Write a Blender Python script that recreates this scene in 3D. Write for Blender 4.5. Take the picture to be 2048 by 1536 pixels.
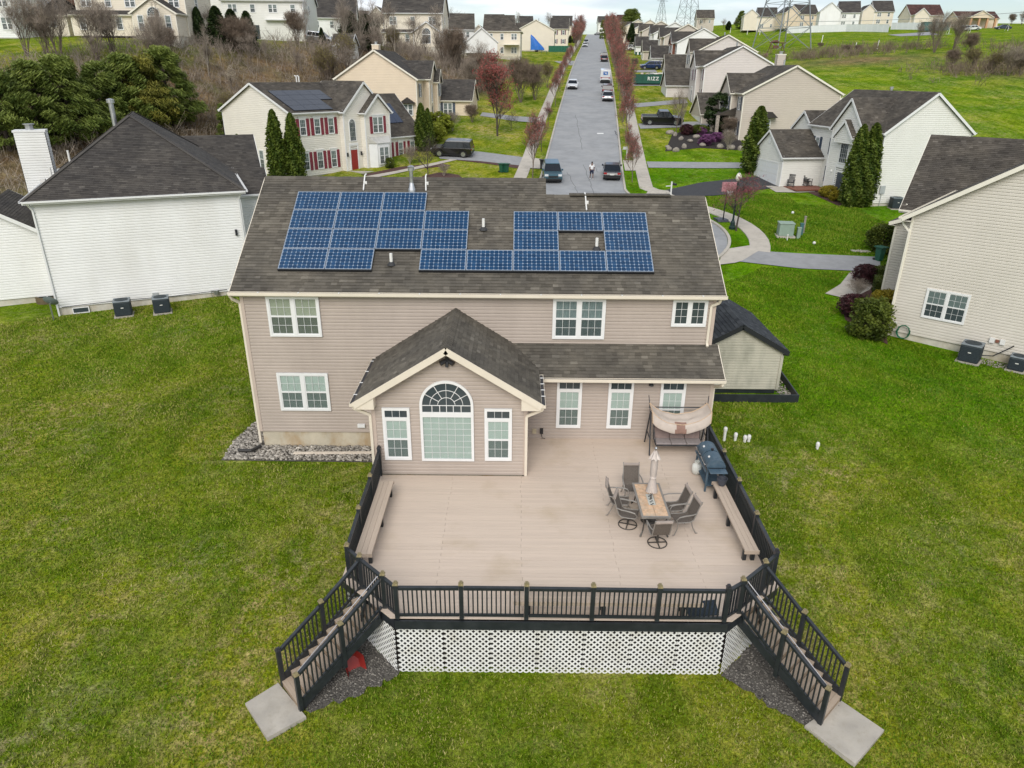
import bpy, bmesh, math, random
import numpy as np
from mathutils import Vector, Matrix
random.seed(7); np.random.seed(7)
for o in list(bpy.data.objects): bpy.data.objects.remove(o)
scene = bpy.context.scene
COL = scene.collection
R = math.radians
# ---------------------------------------------------------------- camera
CP, CYAW, CROLL, CF = 23.546, -0.23, 0.416, 1420.0
CAM = np.array([1.315, -24.081, 12.224])
def cam_axes():
    p, y, r = R(CP), R(CYAW), R(CROLL)
    f = np.array([math.sin(y)*math.cos(p), math.cos(y)*math.cos(p), -math.sin(p)])
    ri = np.array([math.cos(y), -math.sin(y), 0.0]); u = np.cross(ri, f)
    return math.cos(r)*ri+math.sin(r)*u, -math.sin(r)*ri+math.cos(r)*u, f
AR, AU, AF = cam_axes()
cd = bpy.data.cameras.new('camera'); cam = bpy.data.objects.new('camera', cd); COL.objects.link(cam)
cd.sensor_width = 36; cd.lens = CF/2048*36; cd.clip_start = .5; cd.clip_end = 6000
m = Matrix.Identity(4)
for i in range(3):
    m[i][0], m[i][1], m[i][2], m[i][3] = AR[i], AU[i], -AF[i], CAM[i]
cam.matrix_world = m
scene.camera = cam
# ---------------------------------------------------------------- sky, sun, exposure
SUN_EL, SUN_AZ = 40, 190          # degrees; azimuth clockwise from +Y (camera looks along +Y)
W = bpy.data.worlds.new('World'); scene.world = W; W.use_nodes = True
nt = W.node_tree; nt.nodes.clear()
def wn(t, **k):
    n = nt.nodes.new(t)
    for a, b in k.items(): setattr(n, a, b)
    return n
sky = wn('ShaderNodeTexSky', sky_type='NISHITA', sun_disc=False, sun_elevation=R(SUN_EL), sun_rotation=R(SUN_AZ), altitude=120, air_density=1.0, dust_density=1.5, ozone_density=1.0)
tc = wn('ShaderNodeTexCoord'); mp = wn('ShaderNodeMapping'); mp.inputs['Scale'].default_value = (1.6, 1.6, 9.0)
nz = wn('ShaderNodeTexNoise'); nz.inputs['Scale'].default_value = 1.7; nz.inputs['Detail'].default_value = 7; nz.inputs['Roughness'].default_value = .55
rp = wn('ShaderNodeValToRGB'); rp.color_ramp.elements[0].position = .40; rp.color_ramp.elements[0].color = (.1, .1, .1, 1); rp.color_ramp.elements[1].position = .58; rp.color_ramp.elements[1].color = (.97, .97, .97, 1)
nz2 = wn('ShaderNodeTexNoise'); nz2.inputs['Scale'].default_value = 4.0; nz2.inputs['Detail'].default_value = 6
cr2 = wn('ShaderNodeValToRGB'); cr2.color_ramp.elements[0].position = .3; cr2.color_ramp.elements[0].color = (5.6, 6.2, 7.0, 1); cr2.color_ramp.elements[1].position = .68; cr2.color_ramp.elements[1].color = (10.4, 10.3, 10.1, 1)
mx = wn('ShaderNodeMix', data_type='RGBA'); bg = wn('ShaderNodeBackground'); bg.inputs['Strength'].default_value = .1; ow = wn('ShaderNodeOutputWorld')
L = nt.links.new
L(tc.outputs['Generated'], mp.inputs['Vector']); L(mp.outputs['Vector'], nz.inputs['Vector']); L(mp.outputs['Vector'], nz2.inputs['Vector'])
L(nz.outputs['Fac'], rp.inputs['Fac']); L(nz2.outputs['Fac'], cr2.inputs['Fac'])
L(rp.outputs['Color'], mx.inputs[0]); L(sky.outputs['Color'], mx.inputs[6]); L(cr2.outputs['Color'], mx.inputs[7])
L(mx.outputs[2], bg.inputs['Color']); L(bg.outputs['Background'], ow.inputs['Surface'])
sd_ = bpy.data.lights.new('sun', 'SUN'); sd_.energy = 1.65; sd_.angle = R(35); sd_.color = (1, .965, .91)
sun = bpy.data.objects.new('sun', sd_); COL.objects.link(sun)
sun.rotation_euler = Vector((-math.sin(R(SUN_AZ))*math.cos(R(SUN_EL)), -math.cos(R(SUN_AZ))*math.cos(R(SUN_EL)), -math.sin(R(SUN_EL)))).to_track_quat('-Z', 'Y').to_euler()
vs = scene.view_settings; vs.view_transform = 'Standard'; vs.look = 'None'; vs.gamma = 1; vs.use_curve_mapping = False; vs.exposure = 0.42
scene.render.engine = 'CYCLES'; scene.render.resolution_x = 1024; scene.render.resolution_y = 768
# ---------------------------------------------------------------- helpers
def link(o, parent=None):
    COL.objects.link(o)
    if parent is not None: o.parent = parent
    return o
def tag(o, label=None, cat=None, group=None, kind=None):
    if label: o['label'] = label
    if cat: o['category'] = cat
    if group: o['group'] = group
    if kind: o['kind'] = kind
    return o
def empty(name, loc=(0, 0, 0), rz=0, label=None, cat=None, group=None):
    o = bpy.data.objects.new(name, None); o.empty_display_size = .2; o.location = loc; o.rotation_euler = (0, 0, rz)
    link(o); return tag(o, label, cat, group)
def copy_tree(o, parent=None):
    c = o.copy(); COL.objects.link(c)
    if parent is not None: c.parent = parent
    for ch in o.children: copy_tree(ch, c)
    return c
def inst(name, mesh, parent=None, loc=(0, 0, 0), rot=(0, 0, 0), scale=(1, 1, 1)):
    o = bpy.data.objects.new(name, mesh); o.location = loc; o.rotation_euler = rot; o.scale = scale
    return link(o, parent)
class MB:
    def __init__(s): s.v = []; s.f = []; s.a = []; s.cur = 0.5
    def quad(s, a, b, c, d):
        i = len(s.v); s.v += [tuple(a), tuple(b), tuple(c), tuple(d)]; s.f.append((i, i+1, i+2, i+3)); s.a.append(s.cur)
    def poly(s, pts):
        i = len(s.v); s.v += [tuple(p) for p in pts]; s.f.append(tuple(range(i, i+len(pts)))); s.a.append(s.cur)
    def tri(s, a, b, c): s.poly((a, b, c))
    def box(s, x0, x1, y0, y1, z0, z1):
        i = len(s.v)
        s.v += [(x0, y0, z0), (x1, y0, z0), (x1, y1, z0), (x0, y1, z0), (x0, y0, z1), (x1, y0, z1), (x1, y1, z1), (x0, y1, z1)]
        for f in ((0, 3, 2, 1), (4, 5, 6, 7), (0, 1, 5, 4), (1, 2, 6, 5), (2, 3, 7, 6), (3, 0, 4, 7)): s.f.append(tuple(i+k for k in f)); s.a.append(s.cur)
        return s
    def bar(s, p0, p1, w, h, up=(0, 0, 1)):      # box-section bar from p0 to p1
        p0, p1 = Vector(p0), Vector(p1); d = (p1-p0)
        if d.length < 1e-6: return s
        d.normalize(); u = Vector(up)
        if abs(d.dot(u)) > .98: u = Vector((0, 1, 0))
        sx = d.cross(u).normalized(); uy = sx.cross(d).normalized()
        i = len(s.v)
        for p in (p0, p1):
            for a, b in ((-1, -1), (1, -1), (1, 1), (-1, 1)): s.v.append(tuple(p+sx*(a*w/2)+uy*(b*h/2)))
        for f in ((3, 2, 1, 0), (4, 5, 6, 7), (0, 1, 5, 4), (1, 2, 6, 5), (2, 3, 7, 6), (3, 0, 4, 7)): s.f.append(tuple(i+k for k in f)); s.a.append(s.cur)
        return s
    def tube(s, pts, rad, n=8, caps=True):
        pts = [Vector(p) for p in pts]; k = len(pts)
        if not isinstance(rad, (list, tuple)): rad = [rad]*k
        i0 = len(s.v); prev = None
        for j, p in enumerate(pts):
            d = (pts[min(j+1, k-1)]-pts[max(j-1, 0)])
            d = d.normalized() if d.length > 1e-9 else Vector((0, 0, 1))
            if prev is None: sx = d.orthogonal().normalized()
            else:
                sx = prev-d*prev.dot(d); sx = sx.normalized() if sx.length > 1e-6 else d.orthogonal().normalized()
            prev = sx; sy = d.cross(sx)
            for q in range(n):
                t = 2*math.pi*q/n; s.v.append(tuple(p+sx*(math.cos(t)*rad[j])+sy*(math.sin(t)*rad[j])))
        for j in range(k-1):
            for q in range(n):
                a = i0+j*n+q; b = i0+j*n+(q+1) % n
                s.f.append((a, b, b+n, a+n)); s.a.append(s.cur)
        if caps:
            s.f.append(tuple(i0+q for q in reversed(range(n)))); s.a.append(s.cur)
            s.f.append(tuple(i0+(k-1)*n+q for q in range(n))); s.a.append(s.cur)
        return s
    def cyl(s, x, y, z0, z1, r0, r1=None, n=16): return s.tube([(x, y, z0), (x, y, z1)], [r0, r0 if r1 is None else r1], n)
    def lathe(s, prof, n=20, c=(0, 0, 0), caps=True):
        i0 = len(s.v); k = len(prof)
        for r, z in prof:
            for q in range(n):
                t = 2*math.pi*q/n; s.v.append((c[0]+r*math.cos(t), c[1]+r*math.sin(t), c[2]+z))
        for j in range(k-1):
            for q in range(n):
                a = i0+j*n+q; b = i0+j*n+(q+1) % n
                s.f.append((a, b, b+n, a+n)); s.a.append(s.cur)
        if caps:
            s.f.append(tuple(i0+q for q in reversed(range(n)))); s.a.append(s.cur)
            s.f.append(tuple(i0+(k-1)*n+q for q in range(n))); s.a.append(s.cur)
        return s
    def prism(s, poly, y0, y1, ax='y'):          # 2D outline (u,z) extruded along y (or (u,y) along z)
        n = len(poly); i = len(s.v)
        for t in (y0, y1):
            for p in poly: s.v.append((p[0], t, p[1]) if ax == 'y' else ((t, p[0], p[1]) if ax == 'x' else (p[0], p[1], t)))
        s.f.append(tuple(i+k for k in range(n))); s.a.append(s.cur)
        s.f.append(tuple(i+n+k for k in reversed(range(n)))); s.a.append(s.cur)
        for k in range(n):
            a, b = i+k, i+(k+1) % n
            s.f.append((b, a, a+n, b+n)); s.a.append(s.cur)
        return s
    def blob(s, c, r, n=10, m=7, jit=0.0, rnd=random):
        i0 = len(s.v)
        for j in range(m+1):
            ph = math.pi*j/m
            for q in range(n):
                t = 2*math.pi*q/n; k = 1+rnd.uniform(-jit, jit)
                s.v.append((c[0]+r[0]*k*math.sin(ph)*math.cos(t), c[1]+r[1]*k*math.sin(ph)*math.sin(t), c[2]+r[2]*k*math.cos(ph)))
        for j in range(m):
            for q in range(n):
                a = i0+j*n+q; b = i0+j*n+(q+1) % n
                s.f.append((a, a+n, b+n, b)); s.a.append(s.cur)
        return s
    def mesh(s, name, mat, smooth=False, attr=False):
        me = bpy.data.meshes.new(name); me.from_pydata(s.v, [], s.f)
        if mat is not None: me.materials.append(mat)
        if attr:
            at = me.attributes.new('rnd', 'FLOAT', 'FACE'); at.data.foreach_set('value', s.a)
        if smooth:
            me.polygons.foreach_set('use_smooth', [True]*len(me.polygons))
        me.validate(); me.update(); return me
    def build(s, name, mat, parent=None, smooth=False, attr=False, loc=(0, 0, 0), rot=(0, 0, 0)):
        o = bpy.data.objects.new(name, s.mesh(name, mat, smooth, attr)); o.location = loc; o.rotation_euler = rot
        return link(o, parent)
def part(name, mat, parent, fn, smooth=False, attr=False):
    b = MB(); fn(b); return b.build(name, mat, parent, smooth, attr)
def bevel(o, w=.01, seg=2):
    md = o.modifiers.new('bevel', 'BEVEL'); md.width = w; md.segments = seg; md.limit_method = 'ANGLE'; md.angle_limit = R(40); return o
def smooth_angle(o, a=40):
    me = o.data; me.polygons.foreach_set('use_smooth', [True]*len(me.polygons))
    bm = bmesh.new(); bm.from_mesh(me); bmesh.ops.remove_doubles(bm, verts=bm.verts, dist=1e-5)
    for e in bm.edges:
        if len(e.link_faces) == 2 and e.calc_face_angle(0) > R(a): e.smooth = False
    bm.to_mesh(me); bm.free(); return o
# ---------------------------------------------------------------- materials
MATS = {}
def nodes(name):
    m = bpy.data.materials.new(name); m.use_nodes = True; t = m.node_tree
    b = t.nodes['Principled BSDF']; return m, t, b
def C4(c): return (c[0], c[1], c[2], 1)
def nnode(t, ty, **k):
    n = t.nodes.new(ty)
    for a, b in k.items(): setattr(n, a, b)
    return n
def noise(t, scale, detail=4, rough=.55, coord='Object', stretch=None):
    tcn = nnode(t, 'ShaderNodeTexCoord'); n = nnode(t, 'ShaderNodeTexNoise')
    n.inputs['Scale'].default_value = scale; n.inputs['Detail'].default_value = detail; n.inputs['Roughness'].default_value = rough
    if stretch:
        mpn = nnode(t, 'ShaderNodeMapping'); mpn.inputs['Scale'].default_value = stretch
        t.links.new(tcn.outputs[coord], mpn.inputs[0]); t.links.new(mpn.outputs[0], n.inputs['Vector'])
    else: t.links.new(tcn.outputs[coord], n.inputs['Vector'])
    return n
def ramp(t, src, stops):
    r = nnode(t, 'ShaderNodeValToRGB'); e = r.color_ramp.elements
    while len(e) < len(stops): e.new(.5)
    for k, (p, c) in enumerate(stops):
        e[k].position = p; e[k].color = C4(c) if len(c) == 3 else c
    t.links.new(src, r.inputs[0]); return r
def mixc(t, fac, a, b, mode='MIX'):
    n = nnode(t, 'ShaderNodeMix', data_type='RGBA', blend_type=mode)
    for s, v in ((0, fac), (6, a), (7, b)):
        if isinstance(v, (int, float)): n.inputs[s].default_value = v
        elif isinstance(v, tuple): n.inputs[s].default_value = C4(v)
        else: t.links.new(v, n.inputs[s])
    return n.outputs[2]
def bump(t, b, src, strength=.3, dist=.01):
    n = nnode(t, 'ShaderNodeBump'); n.inputs['Strength'].default_value = strength; n.inputs['Distance'].default_value = dist
    t.links.new(src, n.inputs['Height']); t.links.new(n.outputs[0], b.inputs['Normal'])
def mat(name, col, rough=.6, metal=0, var=.12, scale=3.0, bmp=0, spec=.5, stretch=None, dirt=None, coord='Object', bscale=None):
    """plain surface with a little procedural colour variation, optional dirt colour and fine relief"""
    if name in MATS: return MATS[name]
    m, t, b = nodes(name); b.inputs['Roughness'].default_value = rough; b.inputs['Metallic'].default_value = metal; b.inputs['Specular IOR Level'].default_value = spec
    n = noise(t, scale, 5, .6, coord, stretch)
    lo = tuple(max(0, c*(1-var)) for c in col); hi = tuple(min(1, c*(1+var)) for c in col)
    r = ramp(t, n.outputs['Fac'], [(.3, lo), (.7, hi)])
    out = r.outputs[0]
    if dirt:
        n2 = noise(t, dirt[1], 6, .65, coord, dirt[3] if len(dirt) > 3 else None)
        r2 = ramp(t, n2.outputs['Fac'], [(.45, (0, 0, 0)), (.75, (dirt[2],)*3)])
        out = mixc(t, r2.outputs[0], out, dirt[0])
    t.links.new(out, b.inputs['Base Color'])
    if bmp:
        n3 = noise(t, bscale or scale*12, 3, .6, coord); bump(t, b, n3.outputs['Fac'], bmp, .01)
    MATS[name] = m; return m
def shingle_mat(name, cols, streak=.5):
    m, t, b = nodes(name); b.inputs['Roughness'].default_value = .9; b.inputs['Specular IOR Level'].default_value = .25
    at = nnode(t, 'ShaderNodeAttribute', attribute_name='rnd')
    r = ramp(t, at.outputs['Fac'], [(0, cols[0]), (.45, cols[1]), (.8, cols[2]), (1, cols[3])])
    n = noise(t, .55, 5, .65, 'Object'); dk = ramp(t, n.outputs['Fac'], [(.38, (1-streak,)*3), (.62, (1.12, 1.1, 1.05))])
    o = mixc(t, 1.0, r.outputs[0], dk.outputs[0], 'MULTIPLY')
    n2 = noise(t, 60, 2, .5, 'Object'); g = ramp(t, n2.outputs['Fac'], [(.3, (.75,)*3), (.7, (1.25,)*3)])
    o = mixc(t, 1.0, o, g.outputs[0], 'MULTIPLY')
    t.links.new(o, b.inputs['Base Color']); bump(t, b, n2.outputs['Fac'], .3, .004)
    MATS[name] = m; return m
def glass_mat(name, tint=(.03, .045, .05), rough=.04, see=.0):
    m, t, b = nodes(name); b.inputs['Base Color'].default_value = C4(tint); b.inputs['Roughness'].default_value = rough; b.inputs['Specular IOR Level'].default_value = .5
    n = noise(t, 1.3, 2); bump(t, b, n.outputs['Fac'], .06, .02)
    if see > 0:
        tr = nnode(t, 'ShaderNodeBsdfTransparent'); tr.inputs[0].default_value = (.93, .97, .96, 1); mxs = nnode(t, 'ShaderNodeMixShader'); mxs.inputs[0].default_value = see
        t.links.new(b.outputs[0], mxs.inputs[1]); t.links.new(tr.outputs[0], mxs.inputs[2]); t.links.new(mxs.outputs[0], t.nodes['Material Output'].inputs[0])
    MATS[name] = m; return m
def leaf_mat(name, lo, hi, rough=.6, scale=1.2, trans=.25):
    m, t, b = nodes(name); b.inputs['Roughness'].default_value = rough; b.inputs['Specular IOR Level'].default_value = .25
    at = nnode(t, 'ShaderNodeAttribute', attribute_name='rnd')
    r = ramp(t, at.outputs['Fac'], [(0, lo), (1, hi)])
    n = noise(t, scale, 3); dk = ramp(t, n.outputs['Fac'], [(.35, (.72,)*3), (.65, (1.2,)*3)])
    o = mixc(t, 1.0, r.outputs[0], dk.outputs[0], 'MULTIPLY')
    t.links.new(o, b.inputs['Base Color'])
    tr = nnode(t, 'ShaderNodeBsdfTranslucent'); t.links.new(o, tr.inputs[0]); ms = nnode(t, 'ShaderNodeMixShader'); ms.inputs[0].default_value = trans
    t.links.new(b.outputs[0], ms.inputs[1]); t.links.new(tr.outputs[0], ms.inputs[2]); t.links.new(ms.outputs[0], t.nodes['Material Output'].inputs[0])
    MATS[name] = m; return m
# ---------------------------------------------------------------- terrain
PY = [-200, -60, -25, -13, -10, -2, 8, 15, 25, 35, 45, 52, 60, 75, 88, 105, 123, 160, 205, 300, 360, 420, 500, 620, 800, 1500]
PZ = [-7, -4, -2.6, -1.9, -1.76, -.95, -.85, -.5, .1, 1.0, 1.7, 2.1, 2.9, 4.9, 6.7, 8.6, 10.7, 14.2, 17.7, 24.3, 29, 33.2, 36.2, 37, 30, 5]
_ty = np.arange(-250, 1600, .5); _k = np.exp(-.5*(np.arange(-21, 22)/7)**2); _k /= _k.sum()
_tz = np.convolve(np.pad(np.interp(_ty, PY, PZ), 21, mode='edge'), _k, 'valid')
TOE = np.array([(-200, 10), (-60, 22), (-37, 38), (-29, 60), (-23, 80), (-10, 94), (0, 106), (4, 160), (8, 230)], float)
def sdist(x, y):
    best = np.full(np.shape(x), 1e9); sg = np.zeros(np.shape(x))
    for a, b in zip(TOE[:-1], TOE[1:]):
        ab = b-a; px, py = x-a[0], y-a[1]
        t = np.clip((px*ab[0]+py*ab[1])/(ab@ab), 0, 1); dx, dy = px-ab[0]*t, py-ab[1]*t; l = np.hypot(dx, dy)
        s = np.sign(ab[0]*py-ab[1]*px); w = l < best-1e-9
        best = np.where(w, l, best); sg = np.where(w, s, sg)
    return best*sg
def T(x, y):
    x = np.asarray(x, float); y = np.asarray(y, float)
    z = np.interp(y, _ty, _tz); a = np.interp(y, [80, 92, 106, 116, 165, 230], [10.5, 10., 8.3, 7, 2.5, 0])
    t = np.clip(sdist(x, y)/27, 0, 1); z = z+a*t*t*(3-2*t)
    t = np.clip((x-45)/95, 0, 1); return z+7*t*np.clip((y-60)/90, 0, 1)
def tz(x, y): return float(T(x, y))
def ray(px, py): return AF+AR*(px-1024)/CF+AU*(768-py)/CF
def at_depth(px, py, d): return CAM+ray(px, py)*d
def at_z(px, py, z):
    d = ray(px, py); return CAM+d*((z-CAM[2])/d[2])
def g(px, py):                                   # point of the ground seen at a place of the picture
    d = ray(px, py); d = d/np.hypot(d[0], d[1]); s = 8.; pv = s
    while s < 1500:
        p = CAM+d*s
        if p[2] < tz(p[0], p[1]): break
        pv = s; s *= 1.012
    lo, hi = pv, s
    for _ in range(26):
        mm = (lo+hi)/2; p = CAM+d*mm
        if p[2] < tz(p[0], p[1]): hi = mm
        else: lo = mm
    p = CAM+d*hi; return Vector((p[0], p[1], tz(p[0], p[1])))
def ss(a, b, x):
    t = np.clip((x-a)/(b-a), 0, 1); return t*t*(3-2*t)
def road_x(y): return 8.25+(y-53.5)*.0993
BULB = (6.6, 33.0, 11.3)
# ground sheet: grid, fine near the houses, with a colour-zone attribute
xs = np.concatenate([np.linspace(-1200, -90, 30)[:-1], np.linspace(-90, -32, 50)[:-1], np.linspace(-32, 34, 100)[:-1], np.linspace(34, 150, 90)[:-1], np.linspace(150, 1200, 30)])
ys = np.concatenate([np.linspace(-120, -18, 20)[:-1], np.linspace(-18, 70, 130)[:-1], np.linspace(70, 230, 130)[:-1], np.linspace(230, 640, 80)[:-1], np.linspace(640, 1500, 20)])
GX, GY = np.meshgrid(xs, ys); GZ = T(GX, GY)
fx = lambda f1, f2, p: np.sin(GX*f1+GY*f2+p)
wob = .5+.25*fx(.11, .07, 0)+.25*fx(-.05, .13, 2)
SD = sdist(GX, GY)
brush = ss(1, 6, SD+5*wob-2)*(1-ss(20, 27, SD+4*wob))*(1-ss(150, 180, GY))
brush = np.maximum(brush, np.exp(-((GX-78)/16)**2-((GY-150)/9)**2)*.9)
brush = np.maximum(brush, np.exp(-((GX-100)/13)**2-((GY-128)/13)**2)*.9)
field = ss(46, 60, GX)*ss(55, 80, GY)
lush = np.clip(ss(9, 13, GX)*ss(-4, 9, GY+.25*GX-2.5)*(1-ss(60, 75, GY))*.95+.5*field+.4*ss(30, 40, SD)+.35*ss(-6, 8, GY)*(1-ss(20, 30, GY)), 0, 1)
me = bpy.data.meshes.new('lawn_ground'); ny, nx = GX.shape
vv = np.stack([GX, GY, GZ], -1).reshape(-1, 3); idx = np.arange(nx*ny).reshape(ny, nx)
ff = np.stack([idx[:-1, :-1], idx[:-1, 1:], idx[1:, 1:], idx[1:, :-1]], -1).reshape(-1, 4)
me.from_pydata(vv.tolist(), [], ff.tolist())
ca = me.color_attributes.new('zone', 'FLOAT_COLOR', 'POINT')
zc = np.stack([brush, lush, field, np.ones_like(brush)], -1).reshape(-1); ca.data.foreach_set('color', zc)
me.polygons.foreach_set('use_smooth', [True]*len(me.polygons)); me.update()
def grass_mat():
    m, t, b = nodes('grass'); b.inputs['Roughness'].default_value = 1; b.inputs['Specular IOR Level'].default_value = .0
    va = nnode(t, 'ShaderNodeVertexColor', layer_name='zone'); sp = nnode(t, 'ShaderNodeSeparateColor'); t.links.new(va.outputs[0], sp.inputs[0])
    n1 = noise(t, .13, 5, .6); n2 = noise(t, .8, 8, .72); n3 = noise(t, 4.5, 6, .85); n4 = noise(t, 14, 4, .8); n6 = noise(t, 2.2, 6, .75)
    n5 = noise(t, .5, 5, .6, 'Object', (1.3, .45, 1))
    green = ramp(t, n2.outputs['Fac'], [(.30, (.084, .138, .004)), (.45, (.150, .200, .010)), (.58, (.220, .250, .026)), (.72, (.35, .33, .10))])
    rich = ramp(t, n2.outputs['Fac'], [(.30, (.050, .150, .002)), (.5, (.092, .212, .004)), (.64, (.135, .250, .010)), (.78, (.19, .26, .03))])
    base = mixc(t, sp.outputs[1], green.outputs[0], rich.outputs[0])
    dry = ramp(t, n1.outputs['Fac'], [(.42, (.12,)*3), (.62, (.9,)*3)]); dsub = ramp(t, n6.outputs['Fac'], [(.46, (0, 0, 0)), (.60, (1, 1, 1))])
    dm = mixc(t, 1.0, dry.outputs[0], dsub.outputs[0], 'MULTIPLY'); inv = nnode(t, 'ShaderNodeMath', operation='MULTIPLY_ADD'); t.links.new(sp.outputs[1], inv.inputs[0]); inv.inputs[1].default_value = -.75; inv.inputs[2].default_value = 1
    dm = mixc(t, 1.0, dm, inv.outputs[0], 'MULTIPLY')
    base = mixc(t, dm, base, (.39, .325, .16))
    grn = ramp(t, n5.outputs['Fac'], [(.50, (0, 0, 0)), (.64, (.75,)*3)]); base = mixc(t, grn.outputs[0], base, (.075, .130, .005))
    br = ramp(t, n2.outputs['Fac'], [(.32, (.085, .058, .032)), (.5, (.175, .13, .072)), (.66, (.25, .20, .11)), (.78, (.14, .16, .05))])
    base = mixc(t, sp.outputs[0], base, br.outputs[0])
    n7 = noise(t, .22, 3, .5, 'Object', (1, 1, 1)); big = ramp(t, n7.outputs['Fac'], [(.36, (.74, .86, .8)), (.5, (1, 1, 1)), (.64, (1.26, 1.12, 1.1))]); base = mixc(t, 1.0, base, big.outputs[0], 'MULTIPLY')
    mpn = nnode(t, 'ShaderNodeMapping'); mpn.inputs['Rotation'].default_value = (0, 0, R(38)); tcn = nnode(t, 'ShaderNodeTexCoord'); wv = nnode(t, 'ShaderNodeTexWave'); wv.inputs['Scale'].default_value = .42; wv.inputs['Distortion'].default_value = 2.5; wv.inputs['Detail'].default_value = 3; t.links.new(tcn.outputs['Object'], mpn.inputs[0]); t.links.new(mpn.outputs[0], wv.inputs[0]); mow = ramp(t, wv.outputs['Fac'], [(.2, (.955, .965, .955)), (.8, (1.04, 1.03, 1.03))]); base = mixc(t, 1.0, base, mow.outputs[0], 'MULTIPLY')
    fine = ramp(t, n3.outputs['Fac'], [(.36, (.68,)*3), (.64, (1.32,)*3)]); base = mixc(t, 1.0, base, fine.outputs[0], 'MULTIPLY')
    fin2 = ramp(t, n4.outputs['Fac'], [(.36, (.45,)*3), (.64, (1.55,)*3)]); base = mixc(t, 1.0, base, fin2.outputs[0], 'MULTIPLY')
    t.links.new(base, b.inputs['Base Color'])
    ad = nnode(t, 'ShaderNodeMath', operation='ADD'); t.links.new(n3.outputs['Fac'], ad.inputs[0]); t.links.new(n4.outputs['Fac'], ad.inputs[1])
    bump(t, b, ad.outputs[0], .9, .06)
    MATS['grass'] = m; return m
me.materials.append(grass_mat())
ground = link(bpy.data.objects.new('lawn_ground', me)); tag(ground, kind='structure')
def sheet(name, A, B, mt, lift=.03, n=None, m_=4, kind='structure', label=None, side=0.0):
    """draped strip between two polylines A and B (lists of (x,y)), optional skirt so edges have thickness"""
    n = n or len(A)*6
    def rs(P):
        P = np.array([(p[0], p[1]) for p in P], float); s = np.concatenate([[0], np.cumsum(np.hypot(*np.diff(P, axis=0).T))]); q = np.linspace(0, s[-1], n)
        return np.stack([np.interp(q, s, P[:, 0]), np.interp(q, s, P[:, 1])], -1)
    A, B = rs(A), rs(B); b = MB()
    ws = np.linspace(0, 1, m_+1)
    P = np.array([A*(1-w)+B*w for w in ws]); Z = T(P[..., 0], P[..., 1])+lift
    b.v = [(P[j, i, 0], P[j, i, 1], Z[j, i]) for j in range(m_+1) for i in range(n)]
    for j in range(m_):
        for i in range(n-1):
            a = j*n+i; b.f.append((a, a+1, a+n+1, a+n)); b.a.append(.5)
    if side:
        k = len(b.v)
        for j in (0, m_):
            for i in range(n): b.v.append((P[j, i, 0], P[j, i, 1], Z[j, i]-side))
        for jj, off in ((0, 0), (m_, n)):
            for i in range(n-1):
                a = jj*n+i; c = k+off+i; b.f.append((a, c, c+1, a+1)); b.a.append(.5)
        for i in (0, n-1):
            cols = [j*n+i for j in range(m_+1)]
            z = [len(b.v)+q for q in range(m_+1)]
            for c in cols: x = b.v[c]; b.v.append((x[0], x[1], x[2]-side))
            for q in range(m_): b.f.append((cols[q], cols[q+1], z[q+1], z[q])); b.a.append(.5)
    o = b.build(name, mt, None, smooth=False); tag(o, label, kind=kind); return o
ASPH = mat('asphalt_grey', (.265, .272, .278), .9, var=.14, scale=.7, bmp=.3, bscale=60, dirt=((.33, .332, .332), .25, .9))
ASPH_L = mat('asphalt_driveway', (.265, .268, .272), .9, var=.12, scale=1.5, bmp=.3, bscale=60)
ASPH_D = mat('asphalt_fresh', (.035, .036, .04), .85, var=.1, scale=1.5, bmp=.3, bscale=60)
CONC = mat('concrete_walk', (.46, .42, .36), .9, var=.1, scale=.8, bmp=.25, bscale=40, dirt=((.27, .25, .21), 1.6, .7))
KERB = mat('kerb_concrete', (.42, .39, .33), .9, var=.12, scale=1.2, bmp=.2)
MULCH = mat('mulch', (.075, .035, .028), 1, var=.45, scale=9, bmp=.8, bscale=30)
MULCH_D = mat('mulch_dark', (.022, .017, .015), 1, var=.45, scale=9, bmp=.8, bscale=30)
# road from the turning circle up the hill
RY = list(np.linspace(40, 430, 90)); HW = 4.25
sheet('road', [(road_x(y)-HW, y) for y in RY], [(road_x(y)+HW, y) for y in RY], ASPH, .035, n=160, m_=6)
def ring(c, r0, r1, a0, a1, n): 
    A = [(c[0]+r0*math.cos(a), c[1]+r0*math.sin(a)) for a in np.linspace(R(a0), R(a1), n)]
    B = [(c[0]+r1*math.cos(a), c[1]+r1*math.sin(a)) for a in np.linspace(R(a0), R(a1), n)]
    return A, B
A, B = ring(BULB, .05, BULB[2], 0, 360, 60); sheet('turning_circle', A, B, ASPH, .027, n=72, m_=8)
# flare between circle and road, right and left
def flare(s):
    ya, yb = 37.5, 47.5; pts = []
    for k in range(11):
        t = k/10; y = ya+(yb-ya)*t
        x_c = BULB[0]+s*math.sqrt(max(0, BULB[2]**2-(ya-BULB[1])**2)); x_r = road_x(yb)+s*HW
        pts.append((x_c+(x_r-x_c)*(1-(1-t)**2.2), y))
    return pts
FR, FL = flare(1), flare(-1)
sheet('road_mouth', FL, FR, ASPH, .031, n=30, m_=8)
for s, nm in ((1, FR), (-1, FL)):
    sheet('kerb', [(p[0], p[1]) for p in nm], [(p[0]+s*.22, p[1]) for p in nm], KERB, .14, n=30, m_=1, side=.2)
    yr = list(np.linspace(47.5, 400, 70))
    sheet('kerb', [(road_x(y)+s*HW, y) for y in yr], [(road_x(y)+s*(HW+.2), y) for y in yr], KERB, .14, n=140, m_=1, side=.2)
A, B = ring(BULB, BULB[2], BULB[2]+.22, -60, 23, 30); sheet('kerb', A, B, KERB, .14, n=40, m_=1, side=.2)
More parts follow.
